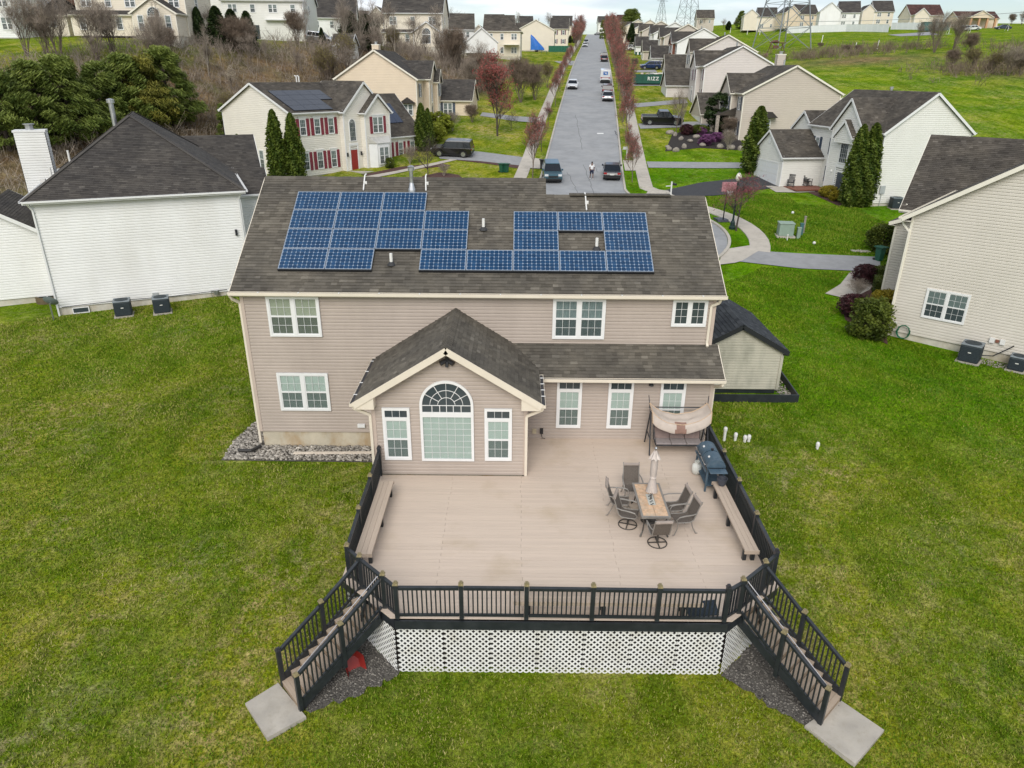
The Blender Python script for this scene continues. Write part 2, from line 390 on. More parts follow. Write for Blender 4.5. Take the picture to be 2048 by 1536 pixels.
A, B = ring(BULB, BULB[2], BULB[2]+.22, 157, 250, 30); sheet('kerb', A, B, KERB, .14, n=40, m_=1, side=.2)
# pavements: each concrete flag near enough to be told apart is a piece of its own
def pavement(name, pts, w, lab, step=1.5, nmax=60):
    """centre line pts; near flags as children, the rest as one sheet"""
    P = np.array(pts, float); s = np.concatenate([[0], np.cumsum(np.hypot(*np.diff(P, axis=0).T))])
    nf = min(nmax, int(s[-1]/step)); root = None
    def pos(q):
        x = np.interp(q, s, P[:, 0]); y = np.interp(q, s, P[:, 1]); x2 = np.interp(q+.2, s, P[:, 0]); y2 = np.interp(q+.2, s, P[:, 1]); x1 = np.interp(q-.2, s, P[:, 0]); y1 = np.interp(q-.2, s, P[:, 1])
        d = np.array([x2-x1, y2-y1]); d /= np.hypot(*d)+1e-9; return x, y, -d[1], d[0]
    e0 = nf*step
    if s[-1]-e0 > 3: qs = np.linspace(e0, s[-1], 40)
    else: qs = np.linspace(0, s[-1], 40)
    LA, LB = [], []
    for q in qs: x, y, nx_, ny_ = pos(q); LA.append((x+nx_*w/2, y+ny_*w/2)); LB.append((x-nx_*w/2, y-ny_*w/2))
    root = sheet(name, LA, LB, CONC, .07 if s[-1]-e0 > 3 else .03, n=80, m_=1, side=.1)
    for k in range(nf):
        b = MB(); q0, q1 = k*step+.012, (k+1)*step-.012; c = []
        for q in (q0, q1):
            x, y, nx_, ny_ = pos(q)
            for sg in (1, -1): c.append((x+nx_*w/2*sg, y+ny_*w/2*sg))
        zt = [tz(*p)+.07+random.uniform(-.006, .006) for p in c]; top = [(c[i][0], c[i][1], zt[i]) for i in range(4)]; bot = [(c[i][0], c[i][1], zt[i]-.1) for i in range(4)]
        b.quad(top[0], top[1], top[3], top[2])
        for i, j in ((0, 1), (1, 3), (3, 2), (2, 0)): b.quad(top[i], top[j], bot[j], bot[i])
        b.build('paving_slab', CONC, root)
    return root
WO = HW+.2+1.35+.7
pavement('pavement', [(road_x(y)+WO, y) for y in np.linspace(49, 330, 80)], 1.35, '', nmax=60)
pavement('pavement', [(road_x(y)-WO, y) for y in np.linspace(50, 330, 80)], 1.35, '', nmax=60)
rp_ = [(BULB[0]+(BULB[2]+2.35)*math.cos(R(a)), BULB[1]+(BULB[2]+2.35)*math.sin(R(a))) for a in np.linspace(-22, 34, 14)]
pavement('pavement', rp_+[(17.2, 42.2), (15.6, 45.2), (road_x(49)+WO, 49)], 1.5, '', nmax=60)
def px_sheet(name, Ap, Bp, mt, lift=.05, **k): return sheet(name, [g(*p) for p in Ap], [g(*p) for p in Bp], mt, lift, **k)
px_sheet('driveway', [(1516, 503), (1600, 508), (1760, 515)], [(1478, 524), (1600, 538), (1760, 545)], ASPH_L, .05, n=24, m_=6)
px_sheet('driveway_apron', [(1448, 500), (1500, 492), (1522, 500)], [(1436, 531), (1470, 527), (1484, 523)], CONC, .062, n=20, m_=4)
px_sheet('driveway', [(1330, 381), (1400, 366), (1524, 352)], [(1345, 394), (1430, 392), (1566, 374)], ASPH_D, .05, n=24, m_=6)
px_sheet('driveway_apron', [(1300, 378), (1318, 381), (1336, 383)], [(1290, 392), (1330, 402), (1360, 404)], CONC, .085, n=20, m_=4)
px_sheet('driveway', [(1293, 324), (1400, 325), (1500, 326)], [(1297, 336), (1400, 337), (1500, 337)], ASPH_L, .05, n=24, m_=4)
px_sheet('driveway_apron', [(1246, 321), (1272, 322)], [(1250, 342), (1275, 342)], CONC, .055, n=10, m_=3)
px_sheet('driveway', [(1276, 248), (1380, 244), (1452, 243)], [(1281, 258), (1390, 254), (1460, 252)], ASPH_L, .05, n=24, m_=4)
px_sheet('driveway', [(1258, 208), (1300, 205), (1370, 199)], [(1262, 216), (1310, 212), (1376, 206)], ASPH_L, .05, n=24, m_=4)
px_sheet('driveway', [(1262, 165), (1340, 165)], [(1265, 172), (1345, 172)], ASPH_L, .05, n=24, m_=4)
px_sheet('driveway', [(1268, 141), (1310, 140)], [(1270, 145), (1315, 145)], ASPH_L, .05, n=20, m_=3)
px_sheet('driveway', [(868, 300), (960, 304), (1070, 318)], [(880, 318), (960, 323), (1062, 334)], ASPH_L, .05, n=24, m_=5)
px_sheet('driveway_apron', [(1058, 316), (1098, 321)], [(1050, 337), (1092, 339)], CONC, .08, n=10, m_=3)
px_sheet('driveway', [(965, 225), (1030, 233), (1085, 236)], [(960, 232), (1025, 242), (1080, 247)], ASPH_L, .05, n=20, m_=3)
px_sheet('driveway', [(1108, 123), (1140, 122), (1158, 122)], [(1128, 130), (1145, 131), (1152, 132)], ASPH_L, .06, n=12, m_=3)
px_sheet('field_track', [(1775, 70), (1860, 64)], [(1800, 73), (1880, 70)], ASPH_L, .08, n=12, m_=3)
# planting beds
px_sheet('mulch_bed', [(722, 350), (800, 334), (880, 326)], [(735, 352), (815, 340), (902, 332)], MULCH, .03, n=20, m_=3)
px_sheet('mulch_bed', [(846, 352), (880, 345), (918, 350)], [(840, 358), (880, 360), (925, 357)], MULCH, .03, n=20, m_=3)
px_sheet('mulch_bed', [(905, 312), (980, 320), (1040, 330)], [(900, 319), (975, 328), (1035, 337)], MULCH, .035, n=20, m_=3)
px_sheet('front_walk', [(716, 356), (790, 343), (850, 330), (905, 318)], [(730, 360), (800, 346), (860, 333), (915, 320)], CONC, .05, n=20, m_=2)
px_sheet('mulch_bed', [(1345, 268), (1400, 255), (1470, 268)], [(1330, 303), (1400, 296), (1498, 302)], MULCH_D, .03, n=20, m_=5)
px_sheet('mulch_bed', [(1604, 378), (1650, 376), (1700, 388)], [(1618, 386), (1650, 400), (1680, 414)], MULCH, .03, n=20, m_=3)
px_sheet('front_walk', [(1530, 372), (1590, 374), (1625, 376)], [(1552, 385), (1600, 386), (1630, 384)], CONC, .05, n=16, m_=3)
px_sheet('front_walk', [(1700, 545), (1680, 570), (1650, 588)], [(1760, 540), (1740, 580), (1700, 600)], CONC, .045, n=12, m_=3)
px_sheet('mulch_bed', [(1690, 560), (1680, 600), (1690, 640)], [(1775, 560), (1770, 620), (1775, 690)], MULCH, .03, n=12, m_=3)

CRK = mat('crack_sealant', (.10, .10, .105), .8); rcx = random.Random(31)
for i, pp in enumerate([[(1168, 330), (1178, 360), (1190, 395)], [(1135, 345), (1150, 375), (1160, 400)], [(1186, 330), (1195, 345)], [(1236, 255), (1240, 300), (1238, 330)], [(1228, 262), (1236, 275), (1238, 300)], [(1120, 300), (1150, 304), (1190, 302)], [(1210, 385), (1235, 392)], [(1150, 230), (1158, 262), (1165, 300)]]):
    q = [g(*p) for p in pp]; w_ = .05 if i not in (3, 4) else .16
    A_ = []
    for a_, b_ in zip(q[:-1], q[1:]):
        for t_ in np.linspace(0, 1, 8): v_ = a_.lerp(b_, t_); A_.append((v_.x+rcx.uniform(-.12, .12), v_.y))
    sheet('road_crack', A_, [(p[0]+w_, p[1]) for p in A_], CRK, .041, n=40, m_=1)
px_sheet('road_marking', [(1194, 266.5), (1207, 266.5)], [(1194, 268.5), (1207, 268.5)], mat('road_paint', (.7, .7, .68), .7), .042, n=4, m_=1)
# ---------------------------------------------------------------- building kit
def crange(poly, v):
    """u-range of a convex polygon at height v"""
    us = []
    n = len(poly)
    for i in range(n):
        (u0, v0), (u1, v1) = poly[i], poly[(i+1) % n]
        if (v0-v)*(v1-v) <= 0 and abs(v1-v0) > 1e-9: us.append(u0+(u1-u0)*(v-v0)/(v1-v0))
        elif abs(v1-v0) <= 1e-9 and abs(v-v0) < 1e-6: us += [u0, u1]
    return (min(us), max(us)) if us else None
def siding(b, O, U, N, poly, h=.13):
    O, U, N = Vector(O), Vector(U), Vector(N); up = Vector((0, 0, 1))
    z0 = min(p[1] for p in poly); z1 = max(p[1] for p in poly); k = max(1, int(round((z1-z0)/h))); dh = (z1-z0)/k
    brk = sorted({p[1] for p in poly})
    for i in range(k):
        a = z0+i*dh; c = a+dh; cuts = [a]+[q for q in brk if a+1e-4 < q < c-1e-4]+[c]
        b.cur = random.random()
        for s, e in zip(cuts[:-1], cuts[1:]):
            kn = a+.62*dh
            pro = lambda q: .042-.006*(q-a)/(.62*dh) if q <= kn else .036-.032*(q-kn)/(.38*dh)
            sub = [s]+([kn] if s < kn < e else [])+[e]
            for s2, e2 in zip(sub[:-1], sub[1:]):
                r0, r1 = crange(poly, s2+1e-5), crange(poly, e2-1e-5)
                if not r0 or not r1: continue
                oa, ob = pro(s2), pro(e2)
                b.quad(O+U*r0[0]+up*s2+N*oa, O+U*r0[1]+up*s2+N*oa, O+U*r1[1]+up*e2+N*ob, O+U*r1[0]+up*e2+N*ob)
            r0 = crange(poly, s+1e-5)
            if s == a and r0: b.quad(O+U*r0[0]+up*s, O+U*r0[1]+up*s, O+U*r0[1]+up*s+N*.042, O+U*r0[0]+up*s+N*.042)
def shingles(b, P, U, V, N, poly, row=.143, tab=.3, lift=.022):
    P, U, V, N = Vector(P), Vector(U), Vector(V), Vector(N)
    v0 = min(p[1] for p in poly); v1 = max(p[1] for p in poly); k = max(1, int(round((v1-v0)/row))); dv = (v1-v0)/k
    for i in range(k):
        a = v0+i*dv; c = a+dv; r0, r1 = crange(poly, a+1e-5), crange(poly, c-1e-5)
        if not r0 or not r1: continue
        lo = min(r0[0], r1[0]); hi = max(r0[1], r1[1])
        if hi-lo < .02: continue
        u = lo-random.uniform(0, tab); cuts = [lo]
        while True:
            u += tab*random.uniform(.7, 1.3)
            if u >= hi-.04: break
            if u > lo+.04: cuts.append(u)
        cuts.append(hi); n = len(cuts)-1; rowv = random.uniform(-.06, .06)
        for j in range(n):
            s, e = cuts[j], cuts[j+1]
            s0, s1, e0, e1 = max(s, r0[0]), max(s, r1[0]), min(e, r0[1]), min(e, r1[1])
            if e0 < s0: s0 = e0 = (s0+e0)/2
            if e1 < s1: s1 = e1 = (s1+e1)/2
            b.cur = min(1, max(0, random.gauss(.45, .2)+rowv)); t0 = lift*random.uniform(.7, 1.25); t1 = lift*.15
            A = P+U*s0+V*a+N*t0; B = P+U*e0+V*a+N*t0
            b.quad(A, B, P+U*e1+V*c+N*t1, P+U*s1+V*c+N*t1)
            if e0-s0 > .01: b.quad(P+U*s0+V*a-N*.01, P+U*e0+V*a-N*.01, B, A)
WMESH = {}
def win_parts(w, h, style, trim, glass, see=None):
    """meshes of one window: frame, panes, grille, blinds; wall plane y=0, outside is -y, origin bottom left"""
    key = (round(w, 2), round(h, 2), style, trim.name, glass.name, see)
    if key in WMESH: return WMESH[key]
    fr, gr = MB(), MB(); c = .085; panes = []; blinds = []
    yo, yi = -.088, 0.0
    def rect(b, x0, x1, z0, z1, t, y0, y1):
        b.box(x0, x1, y0, y1, z0, z0+t); b.box(x0, x1, y0, y1, z1-t, z1); b.box(x0, x0+t, y0, y1, z0+t, z1-t); b.box(x1-t, x1, y0, y1, z0+t, z1-t)
    def grid(x0, x1, z0, z1, nc, nr, t=.011):
        for i in range(1, nc): xx = x0+(x1-x0)*i/nc; gr.box(xx-t/2, xx+t/2, -.070, -.058, z0, z1)
        for i in range(1, nr): zz = z0+(z1-z0)*i/nr; gr.box(x0, x1, -.068, -.060, zz-t/2, zz+t/2)
    def pane(x0, x1, z0, z1, k=0): p = MB(); p.box(x0, x1, -.057, -.053, z0, z1); p.kk = k; panes.append(p)
    def blind(x0, x1, z0, z1, gap=.0):
        q = MB(); n = max(3, int((z1-z0)/.055))
        for i in range(n):
            z = z0+gap+(z1-z0-gap)*i/n; d = (z1-z0-gap)/n
            q.quad((x0, -.046, z), (x1, -.046, z), (x1, -.036, z+d), (x0, -.036, z+d))
        q.quad((x0, -.0345, z0), (x1, -.0345, z0), (x1, -.0345, z1), (x0, -.0345, z1)); blinds.append(q)
    def dh(x0, x1, z0, z1, nc, nr):
        zm = (z0+z1)/2; fr.box(x0, x1, -.076, yi, zm-.032, zm+.032)
        rect(fr, x0, x1, z0, z1, .035, -.072, yi)
        grid(x0+.035, x1-.035, zm+.032, z1-.035, nc, nr); grid(x0+.035, x1-.035, z0+.035, zm-.032, nc, nr)
        pane(x0+.03, x1-.03, zm+.03, z1-.03, 1); pane(x0+.03, x1-.03, z0+.03, zm-.03, 2)
    def fan(cx, cz, ro, ri_, n):
        k = 28
        for i in range(k):
            a, d = math.pi*i/k, math.pi*(i+1)/k
            P = lambda r, t, y: (cx+r*math.cos(t), y, cz+r*math.sin(t))
            fr.quad(P(ri_, a, yo), P(ro, a, yo), P(ro, d, yo), P(ri_, d, yo)); fr.quad(P(ro, a, yo), P(ro, a, yi), P(ro, d, yi), P(ro, d, yo)); fr.quad(P(ri_, a, yo), P(ri_, d, yo), P(ri_, d, yi), P(ri_, a, yi))
        p = MB(); p.poly([(cx+ri_*math.cos(math.pi*i/k), -.055, cz+ri_*math.sin(math.pi*i/k)) for i in range(k+1)]); p.kk = 3; panes.append(p)
        for rr in ((.36, .68) if n > 3 else (.5,)):
            for i in range(k):
                a, d = math.pi*i/k, math.pi*(i+1)/k
                gr.bar((cx+ri_*rr*math.cos(a), -.063, cz+ri_*rr*math.sin(a)), (cx+ri_*rr*math.cos(d), -.063, cz+ri_*rr*math.sin(d)), .012, .018)
        for i in range(1, n):
            t = math.pi*i/n; r0 = ri_*(.36 if n == 2 else .36) if i != n/2 else 0
            gr.bar((cx+r0*math.cos(t), -.064, cz+r0*math.sin(t)), (cx+ri_*math.cos(t), -.064, cz+ri_*math.sin(t)), .012, .018)
    base = style.split('-')[0]
    if base in ('pair', 'dh', 'trans', 'case'):
        rect(fr, 0, w, 0, h, c, yo, yi)
    if base == 'pair':
        fr.box(w/2-.06, w/2+.06, yo, yi, c, h-c)
        for x0, x1 in ((c, w/2-.06), (w/2+.06, w-c)):
            dh(x0, x1, c, h-c, 3, 2)
            if see: blind(x0, x1, c, h-c, .12 if 'gap' in style else 0)
    elif base == 'dh':
        dh(c, w-c, c, h-c, 3, 2)
        if see: blind(c, w-c, c, h-c)
    elif base == 'trans':
        zt = h*.80; fr.box(c, w-c, yo, yi, zt-.05, zt+.05); grid(c, w-c, zt+.05, h-c, 3, 1); pane(c, w-c, zt+.05, h-c, 3); dh(c, w-c, c, zt-.05, 3, 2)
        if see: blind(c, w-c, c, zt-.05, .05)
    elif base == 'case':
        fr.box(w/2-.055, w/2+.055, yo, yi, c, h-c)
        for x0, x1 in ((c, w/2-.055), (w/2+.055, w-c)): rect(fr, x0, x1, c, h-c, .03, -.076, yi); grid(x0+.03, x1-.03, c+.03, h-c-.03, 2, 3); pane(x0+.03, x1-.03, c+.03, h-c-.03)
    elif base == 'archbig':
        rw = h-w/2-.32; rect(fr, 0, w, 0, rw, c, yo, yi); pane(c, w-c, c, rw-c); grid(c, w-c, c, rw-c, 6, 7); blind(c, w-c, c, rw-c, .06)
        fr.box(0, w, yo, yi, rw+.002, rw+.09); fr.box(0, c, yo, yi, rw+.09, rw+.32); fr.box(w-c, w, yo, yi, rw+.09, rw+.32)
        pane(c, w-c, rw+.09, rw+.32, 3); fan(w/2, rw+.32, w/2, w/2-c, 6)
        for xx in (.2, .36, .5, .64, .8): gr.box(c+(w-2*c)*xx-.011, c+(w-2*c)*xx+.011, -.070, -.059, rw+.09, rw+.32)
        gr.box(c, w-c, -.071, -.06, rw+.31, rw+.334)
    elif base == 'arch':
        rw = h-w/2; fr.box(0, w, yo, yi, 0, c); fr.box(0, c, yo, yi, c, rw); fr.box(w-c, w, yo, yi, c, rw); pane(c, w-c, c, rw); grid(c, w-c, c, rw, 4, max(2, int(rw/.4))); fan(w/2, rw, w/2, w/2-c, 4)
    elif base == 'basement':
        rect(fr, 0, w, 0, h, .05, yo, yi); pane(.05, w-.05, .05, h-.05)
    res = [('frame', fr.mesh('window_frame', trim))]
    if gr.v: res.append(('grille', gr.mesh('window_grille', trim)))
    for p in panes:
        k = getattr(p, 'kk', 0); res.append(('pane', p.mesh('window_pane', WIN_GLASS if k == 3 else (GLASS_SCREEN if k == 2 else glass) if see else (WIN_GLASS_UP if k == 1 else glass))))
    for q in blinds: res.append(('blind', q.mesh('window_blind', see if see else trim)))
    WMESH[key] = res; return res
SH_MESH = {}
def shutter_mesh(w, h, mt):
    k = (round(w, 2), round(h, 2), mt.name)
    if k not in SH_MESH:
        b = MB(); t = .06; b.box(0, w, -.045, 0, 0, t); b.box(0, w, -.045, 0, h-t, h); b.box(0, t, -.045, 0, t, h-t); b.box(w-t, w, -.045, 0, t, h-t); b.box(t, w-t, -.045, 0, h/2-.04, h/2+.04)
        n = int(h/.08)
        for i in range(n):
            z = t+(h-2*t)*i/n; b.quad((t, -.04, z), (w-t, -.04, z), (w-t, -.015, z+.07), (t, -.015, z+.07))
        SH_MESH[k] = b.mesh('shutter', mt)
    return SH_MESH[k]
WIN_GLASS = glass_mat('window_glass_dark', (.05, .065, .07), .05)
GLASS_SEE = glass_mat('window_glass_clear', (.10, .14, .135), .03, .84); GLASS_SCREEN = glass_mat('window_glass_screen', (.075, .10, .10), .12, .62); WIN_GLASS_UP = glass_mat('window_glass_pale', (.13, .17, .165), .05)  # pale tint of upper sashes is a reflection put into the glass colour
TRIM_W = mat('trim_white', (.74, .74, .73), .45, var=.04, scale=2)
SIDES = {'f': (0, (1, 0), (0, -1)), 'r': (math.pi/2, (0, 1), (1, 0)), 'b': (math.pi, (-1, 0), (0, 1)), 'l': (-math.pi/2, (0, -1), (-1, 0))}
class House:
    def __init__(s, name, label, loc, rz, sid, roof, trim, cat='house', row=.143, tab=.3, course=.13, group=None, shingle=True, glass=None):
        s.root = empty(name, loc, rz, label, cat, group); s.sid, s.roofm, s.trim, s.row, s.tab, s.course, s.sh = sid, roof, trim, row, tab, course, shingle; s.glass = glass or WIN_GLASS
    def wall(s, O, U, N, poly, m=None, name='wall'):
        b = MB(); siding(b, O, U, N, poly, s.course); return b.build(name, m or s.sid, s.root, attr=True)
    def plain(s, name, m, fn, **k): return part(name, m, s.root, fn, **k)
    def roofplane(s, P, U, V, poly, th=.14, parent=None, row=None):
        U, V = Vector(U).normalized(), Vector(V).normalized(); N = U.cross(V)
        if N.z < 0: N = -N
        P = Vector(P); b = MB(); top = [P+U*u+V*v for u, v in poly]; bot = [p-N*th for p in top]; n = len(top)
        b.poly(top); b.poly(list(reversed(bot)))
        for i in range(n): b.quad(top[i], bot[i], bot[(i+1) % n], top[(i+1) % n])
        r = b.build('roof', s.roofm, s.root, attr=True)
        if s.sh:
            q = MB(); shingles(q, P+N*.002, U, V, N, poly, row or s.row, s.tab, .022*(s.row/.143)**.5); sh = q.build('shingles', s.roofm, r, attr=True); sh['kind'] = 'stuff'
        return r
    def block(s, x0, x1, y0, y1, z0, ze, axis='x', pitch=.6, oh=.3, rake=.25, hip=(False, False), skip='', gut=True, sid=None, post=True, roof=True, ridge_off=0.0):
        """box with gable or hip roof; roof planes, walls with gables, gutters, rake boards, corner posts"""
        cv = (lambda a, b_, z: Vector((a, b_, z))) if axis == 'x' else (lambda a, b_, z: Vector((b_, a, z)))
        a0, a1, b0, b1 = (x0, x1, y0, y1) if axis == 'x' else (y0, y1, x0, x1)
        half = (b1-b0)/2; zr = ze+pitch*half; bm_ = (b0+b1)/2; th = math.atan(pitch); ct, st = math.cos(th), math.sin(th); Ls = (half+oh)/ct
        e0 = a0-(oh if hip[0] else rake); e1 = a1+(oh if hip[1] else rake); Wd = e1-e0; zo = ze-pitch*oh; hl = (half+oh)
        if roof:
            for sg, bb in ((1, b0-oh), (-1, b1+oh)):
                poly = [(0, 0), (Wd, 0), (Wd-(hl if hip[1] else 0), Ls), ((hl if hip[0] else 0), Ls)]
                s.roofplane(cv(e0, bb, zo), cv(1, 0, 0), cv(0, sg*ct, st), poly)
            for hp, ea, sg in ((hip[0], e0, 1), (hip[1], e1, -1)):
                if hp: s.roofplane(cv(ea, b0-oh, zo), cv(0, 1, 0), cv(sg*ct, 0, st), [(0, 0), (2*hl, 0), (hl, Ls)])
            # ridge cap
            def rc(b):
                n = int(max(1, (Wd-(hl if hip[0] else 0)-(hl if hip[1] else 0))/.3)); u0 = e0+(hl if hip[0] else 0); u1 = e1-(hl if hip[1] else 0)
                for i in range(n):
                    ua, ub = u0+(u1-u0)*i/n, u0+(u1-u0)*(i+1)/n; b.cur = random.uniform(.2, .8); k = .028+.008*random.random()
                    for sg in (1, -1): b.quad(cv(ua, bm_, zr+k), cv(ub, bm_, zr+k), cv(ub, bm_+sg*.14, zr+k-.14*pitch), cv(ua, bm_+sg*.14, zr+k-.14*pitch))
                for hp, ua, sg in ((hip[0], e0, 1), (hip[1], e1, -1)):
                    if hp:
                        for bb, s2 in ((b0-oh, 1), (b1+oh, -1)):
                            A = cv(ua, bb, zo+.02); B = cv(ua+sg*hl, bm_, zr+.03); b.cur = .6; b.bar(A, B, .22, .03)
            s.plain('ridge_cap', s.roofm, rc, attr=True)
            def fas(b):
                for bb, sg in ((b0-oh, -1), (b1+oh, 1)):
                    p, q = cv(e0, bb+sg*.012, zo-.09), cv(e1, bb+sg*.012, zo-.09); b.bar(p, q, .024, .18)
                    p, q = cv(e0, bb-sg*oh/2, zo-.17), cv(e1, bb-sg*oh/2, zo-.17); b.bar(p, q, oh, .02)
                for hp, ea, sg in ((hip[0], e0, -1), (hip[1], e1, 1)):
                    if hp: b.bar(cv(ea+sg*.012, b0-oh, zo-.09), cv(ea+sg*.012, b1+oh, zo-.09), .024, .18)
                    else:
                        for bb in (b0-oh, b1+oh): b.bar(cv(ea+sg*.014, bb, zo-.1), cv(ea+sg*.014, bm_, zr-.1), .028, .2)
            s.plain('fascia', s.trim, fas)
            if gut:
                for bb, sg in ((b0-oh, -1), (b1+oh, 1)):
                    def gu(b):
                        y = bb+sg*.09; b.box(0, 0, 0, 0, 0, 0); b.v.clear(); b.f.clear(); b.a.clear()
                        for (da, db) in ((-.055, .0), (.055, .0)): b.bar(cv(e0, y+sg*da, zo-.03), cv(e1, y+sg*da, zo-.03), .012, .1)
                        b.bar(cv(e0, y, zo-.075), cv(e1, y, zo-.075), .1, .012)
                    s.plain('gutter', s.trim, gu)
                for hp, ea, sg in ((hip[0], e0, -1), (hip[1], e1, 1)):
                    if hp: s.plain('gutter', s.trim, lambda b: b.bar(cv(ea+sg*.08, b0-oh, zo-.04), cv(ea+sg*.08, b1+oh, zo-.04), .1, .09))
        gz = {0: not hip[0] and roof, 1: not hip[1] and roof}
        ww, dd = x1-x0, y1-y0; m_ = sid
        def rec(w): return [(0, z0), (w, z0), (w, ze), (0, ze)]
        def gab(w): return [(0, z0), (w, z0), (w, ze), (w/2, zr), (0, ze)]
        if 'f' not in skip: s.wall((x0, y0, 0), (1, 0, 0), (0, -1, 0), gab(ww) if axis == 'y' and gz[0] else rec(ww), m_)
        if 'b' not in skip: s.wall((x1, y1, 0), (-1, 0, 0), (0, 1, 0), gab(ww) if axis == 'y' and gz[1] else rec(ww), m_)
        if 'l' not in skip: s.wall((x0, y1, 0), (0, -1, 0), (-1, 0, 0), gab(dd) if axis == 'x' and gz[0] else rec(dd), m_)
        if 'r' not in skip: s.wall((x1, y0, 0), (0, 1, 0), (1, 0, 0), gab(dd) if axis == 'x' and gz[1] else rec(dd), m_)
        if post:
            for cx, cy in ((x0, y0), (x1, y0), (x0, y1), (x1, y1)): s.plain('corner_trim', s.trim, lambda b: b.box(cx-.055, cx+.055, cy-.055, cy+.055, z0, ze))
        return zr
    def place(s, side, plane, u):
        rz, U, N = SIDES[side]
        if side in 'fb': return (u, plane), rz
        return (plane, u), rz
    def window(s, side, plane, u, z, w, h, style='dh', shutter=None, see=None, sw=.38, head=False):
        """u is the wall coordinate (x for f/b, y for l/r) of the window's centre"""
        rz = SIDES[side][0]; (cx, cy), _ = s.place(side, plane, u); ux, uy = SIDES[side][1]
        n2x, n2y = SIDES[side][2]; loc = (cx-ux*w/2+n2x*.013, cy-uy*w/2+n2y*.013, z); gl = GLASS_SEE if see else s.glass
        ps = win_parts(w, h, style, TRIM_W, gl, see)
        root = inst('window', ps[0][1], s.root, loc, (0, 0, rz))
        for nm, me_ in ps[1:]: inst(nm, me_, root)
        if shutter:
            for k in (-1, 1):
                off = -sw-.02 if k < 0 else w+.02
                nx_, ny_ = SIDES[side][2]; inst('shutter', shutter_mesh(sw, h, shutter), s.root, (loc[0]+ux*off+nx_*.032, loc[1]+uy*off+ny_*.032, z), (0, 0, rz))
        if head:
            inst('window_header', part_mesh_header(w, s.trim), s.root, (loc[0], loc[1], z+h), (0, 0, rz))
        return root
HDM = {}
def part_mesh_header(w, mt):
    k = (round(w, 2), mt.name)
    if k not in HDM:
        b = MB(); b.box(-.08, w+.08, -.1, 0, .003, .13); b.box(-.13, w+.13, -.14, 0, .132, .19); HDM[k] = b.mesh('window_header', mt)
    return HDM[k]
def downspout(parent, mt, pts, w=.085, d=.07):
    def f(b):
        for p, q in zip(pts[:-1], pts[1:]): b.bar(p, q, w, d, up=(0, 1, 0.01))
    return part('downspout', mt, parent, f)
# ---------------------------------------------------------------- the main house
SID_TAN = mat('siding_tan', (.415, .350, .300), .55, var=.07, scale=.7, dirt=((.31, .255, .215), .45, .5, (1, 1, .3)))
TRIM_T = mat('trim_tan', (.70, .63, .52), .5, var=.05, scale=2)
TRIM_SID = mat('corner_tan', (.50, .41, .35), .55, var=.05, scale=2)
ROOF_MAIN = shingle_mat('shingle_weathered', [(.078, .070, .058), (.112, .101, .085), (.138, .125, .105), (.182, .167, .142)], .25)
BLIND = mat('blind_white', (.74, .77, .71), .6, var=.06, scale=2)
BLIND_C = mat('shade_cream', (.62, .58, .44), .7, var=.06, scale=2)
DRAPE = mat('curtain_grey', (.30, .33, .34), .8, var=.3, scale=8, stretch=(6, 1, .6))
FOUND = mat('foundation', (.48, .43, .33), .9, var=.15, scale=1.5, bmp=.3, dirt=((.33, .19, .06), 1.1, .9, (1, 1, .5)))
H = House('house', 'tan sided two storey house with solar panels and a wooden deck behind it', (0, 0, 0), 0, SID_TAN, ROOF_MAIN, TRIM_T, tab=.24, course=.128)
EZ, EY, PT = 5.274, -.248, .621
RZ1, RY1 = 8.451, 4.868
xl, xr, xs_ = -8.609, 8.609, 2.473
th_ = math.atan(PT); ct_, st_ = math.cos(th_), math.sin(th_)
L1 = (RY1-EY)/ct_; L2 = L1*.84
H.roofplane((xl, EY, EZ), (1, 0, 0), (0, ct_, st_), [(0, 0), (xs_-xl, 0), (xs_-xl, L1), (0, L1)])
H.roofplane((xs_, EY, EZ), (1, 0, 0), (0, ct_, st_), [(0, 0), (xr-xs_, 0), (xr-xs_, L2), (0, L2)])
yf1 = 2*RY1-EY; y2 = EY+L2*ct_; yf2 = 2*y2-EY; z2 = EZ+L2*st_
H.roofplane((xl, yf1, EZ), (1, 0, 0), (0, -ct_, st_), [(0, 0), (xs_-xl, 0), (xs_-xl, L1), (0, L1)])
H.roofplane((xs_, yf2, EZ), (1, 0, 0), (0, -ct_, st_), [(0, 0), (xr-xs_, 0), (xr-xs_, L2), (0, L2)])
def rc(b):
    for u0, u1, yy, zz in ((xl, xs_, RY1, RZ1), (xs_, xr, y2, z2)):
        n = int((u1-u0)/.3)
        for i in range(n):
            a, c = u0+(u1-u0)*i/n, u0+(u1-u0)*(i+1)/n; b.cur = random.uniform(.15, .6); k = .03+.012*random.random()
            for sg in (1, -1): b.quad((a, yy, zz+k), (c, yy, zz+k), (c, yy+sg*.15, zz+k-.15*PT), (a, yy+sg*.15, zz+k-.15*PT))
            b.quad((a, yy-.15, zz+k-.15*PT), (c, yy-.15, zz+k-.15*PT), (c, yy-.15, zz-.15*PT), (a, yy-.15, zz-.15*PT))
H.plain('ridge_cap', ROOF_MAIN, rc, attr=True)['kind'] = 'stuff'
def rv(b):
    n = 30
    for i in range(n): b.cur = random.uniform(.0, .3); a = xs_+.9+i*.13; b.box(a, a+.128, y2-.2, y2+.2, z2+.03, z2+.075)
H.plain('ridge_vent', ROOF_MAIN, rv, attr=True)
WL, WR_ = -8.324, 8.326
ZB = -.31
H.wall((WL, 0, 0), (1, 0, 0), (0, -1, 0), [(0, ZB), (WR_-WL, ZB), (WR_-WL, EZ-.16), (0, EZ-.16)])
hd = yf1-.25
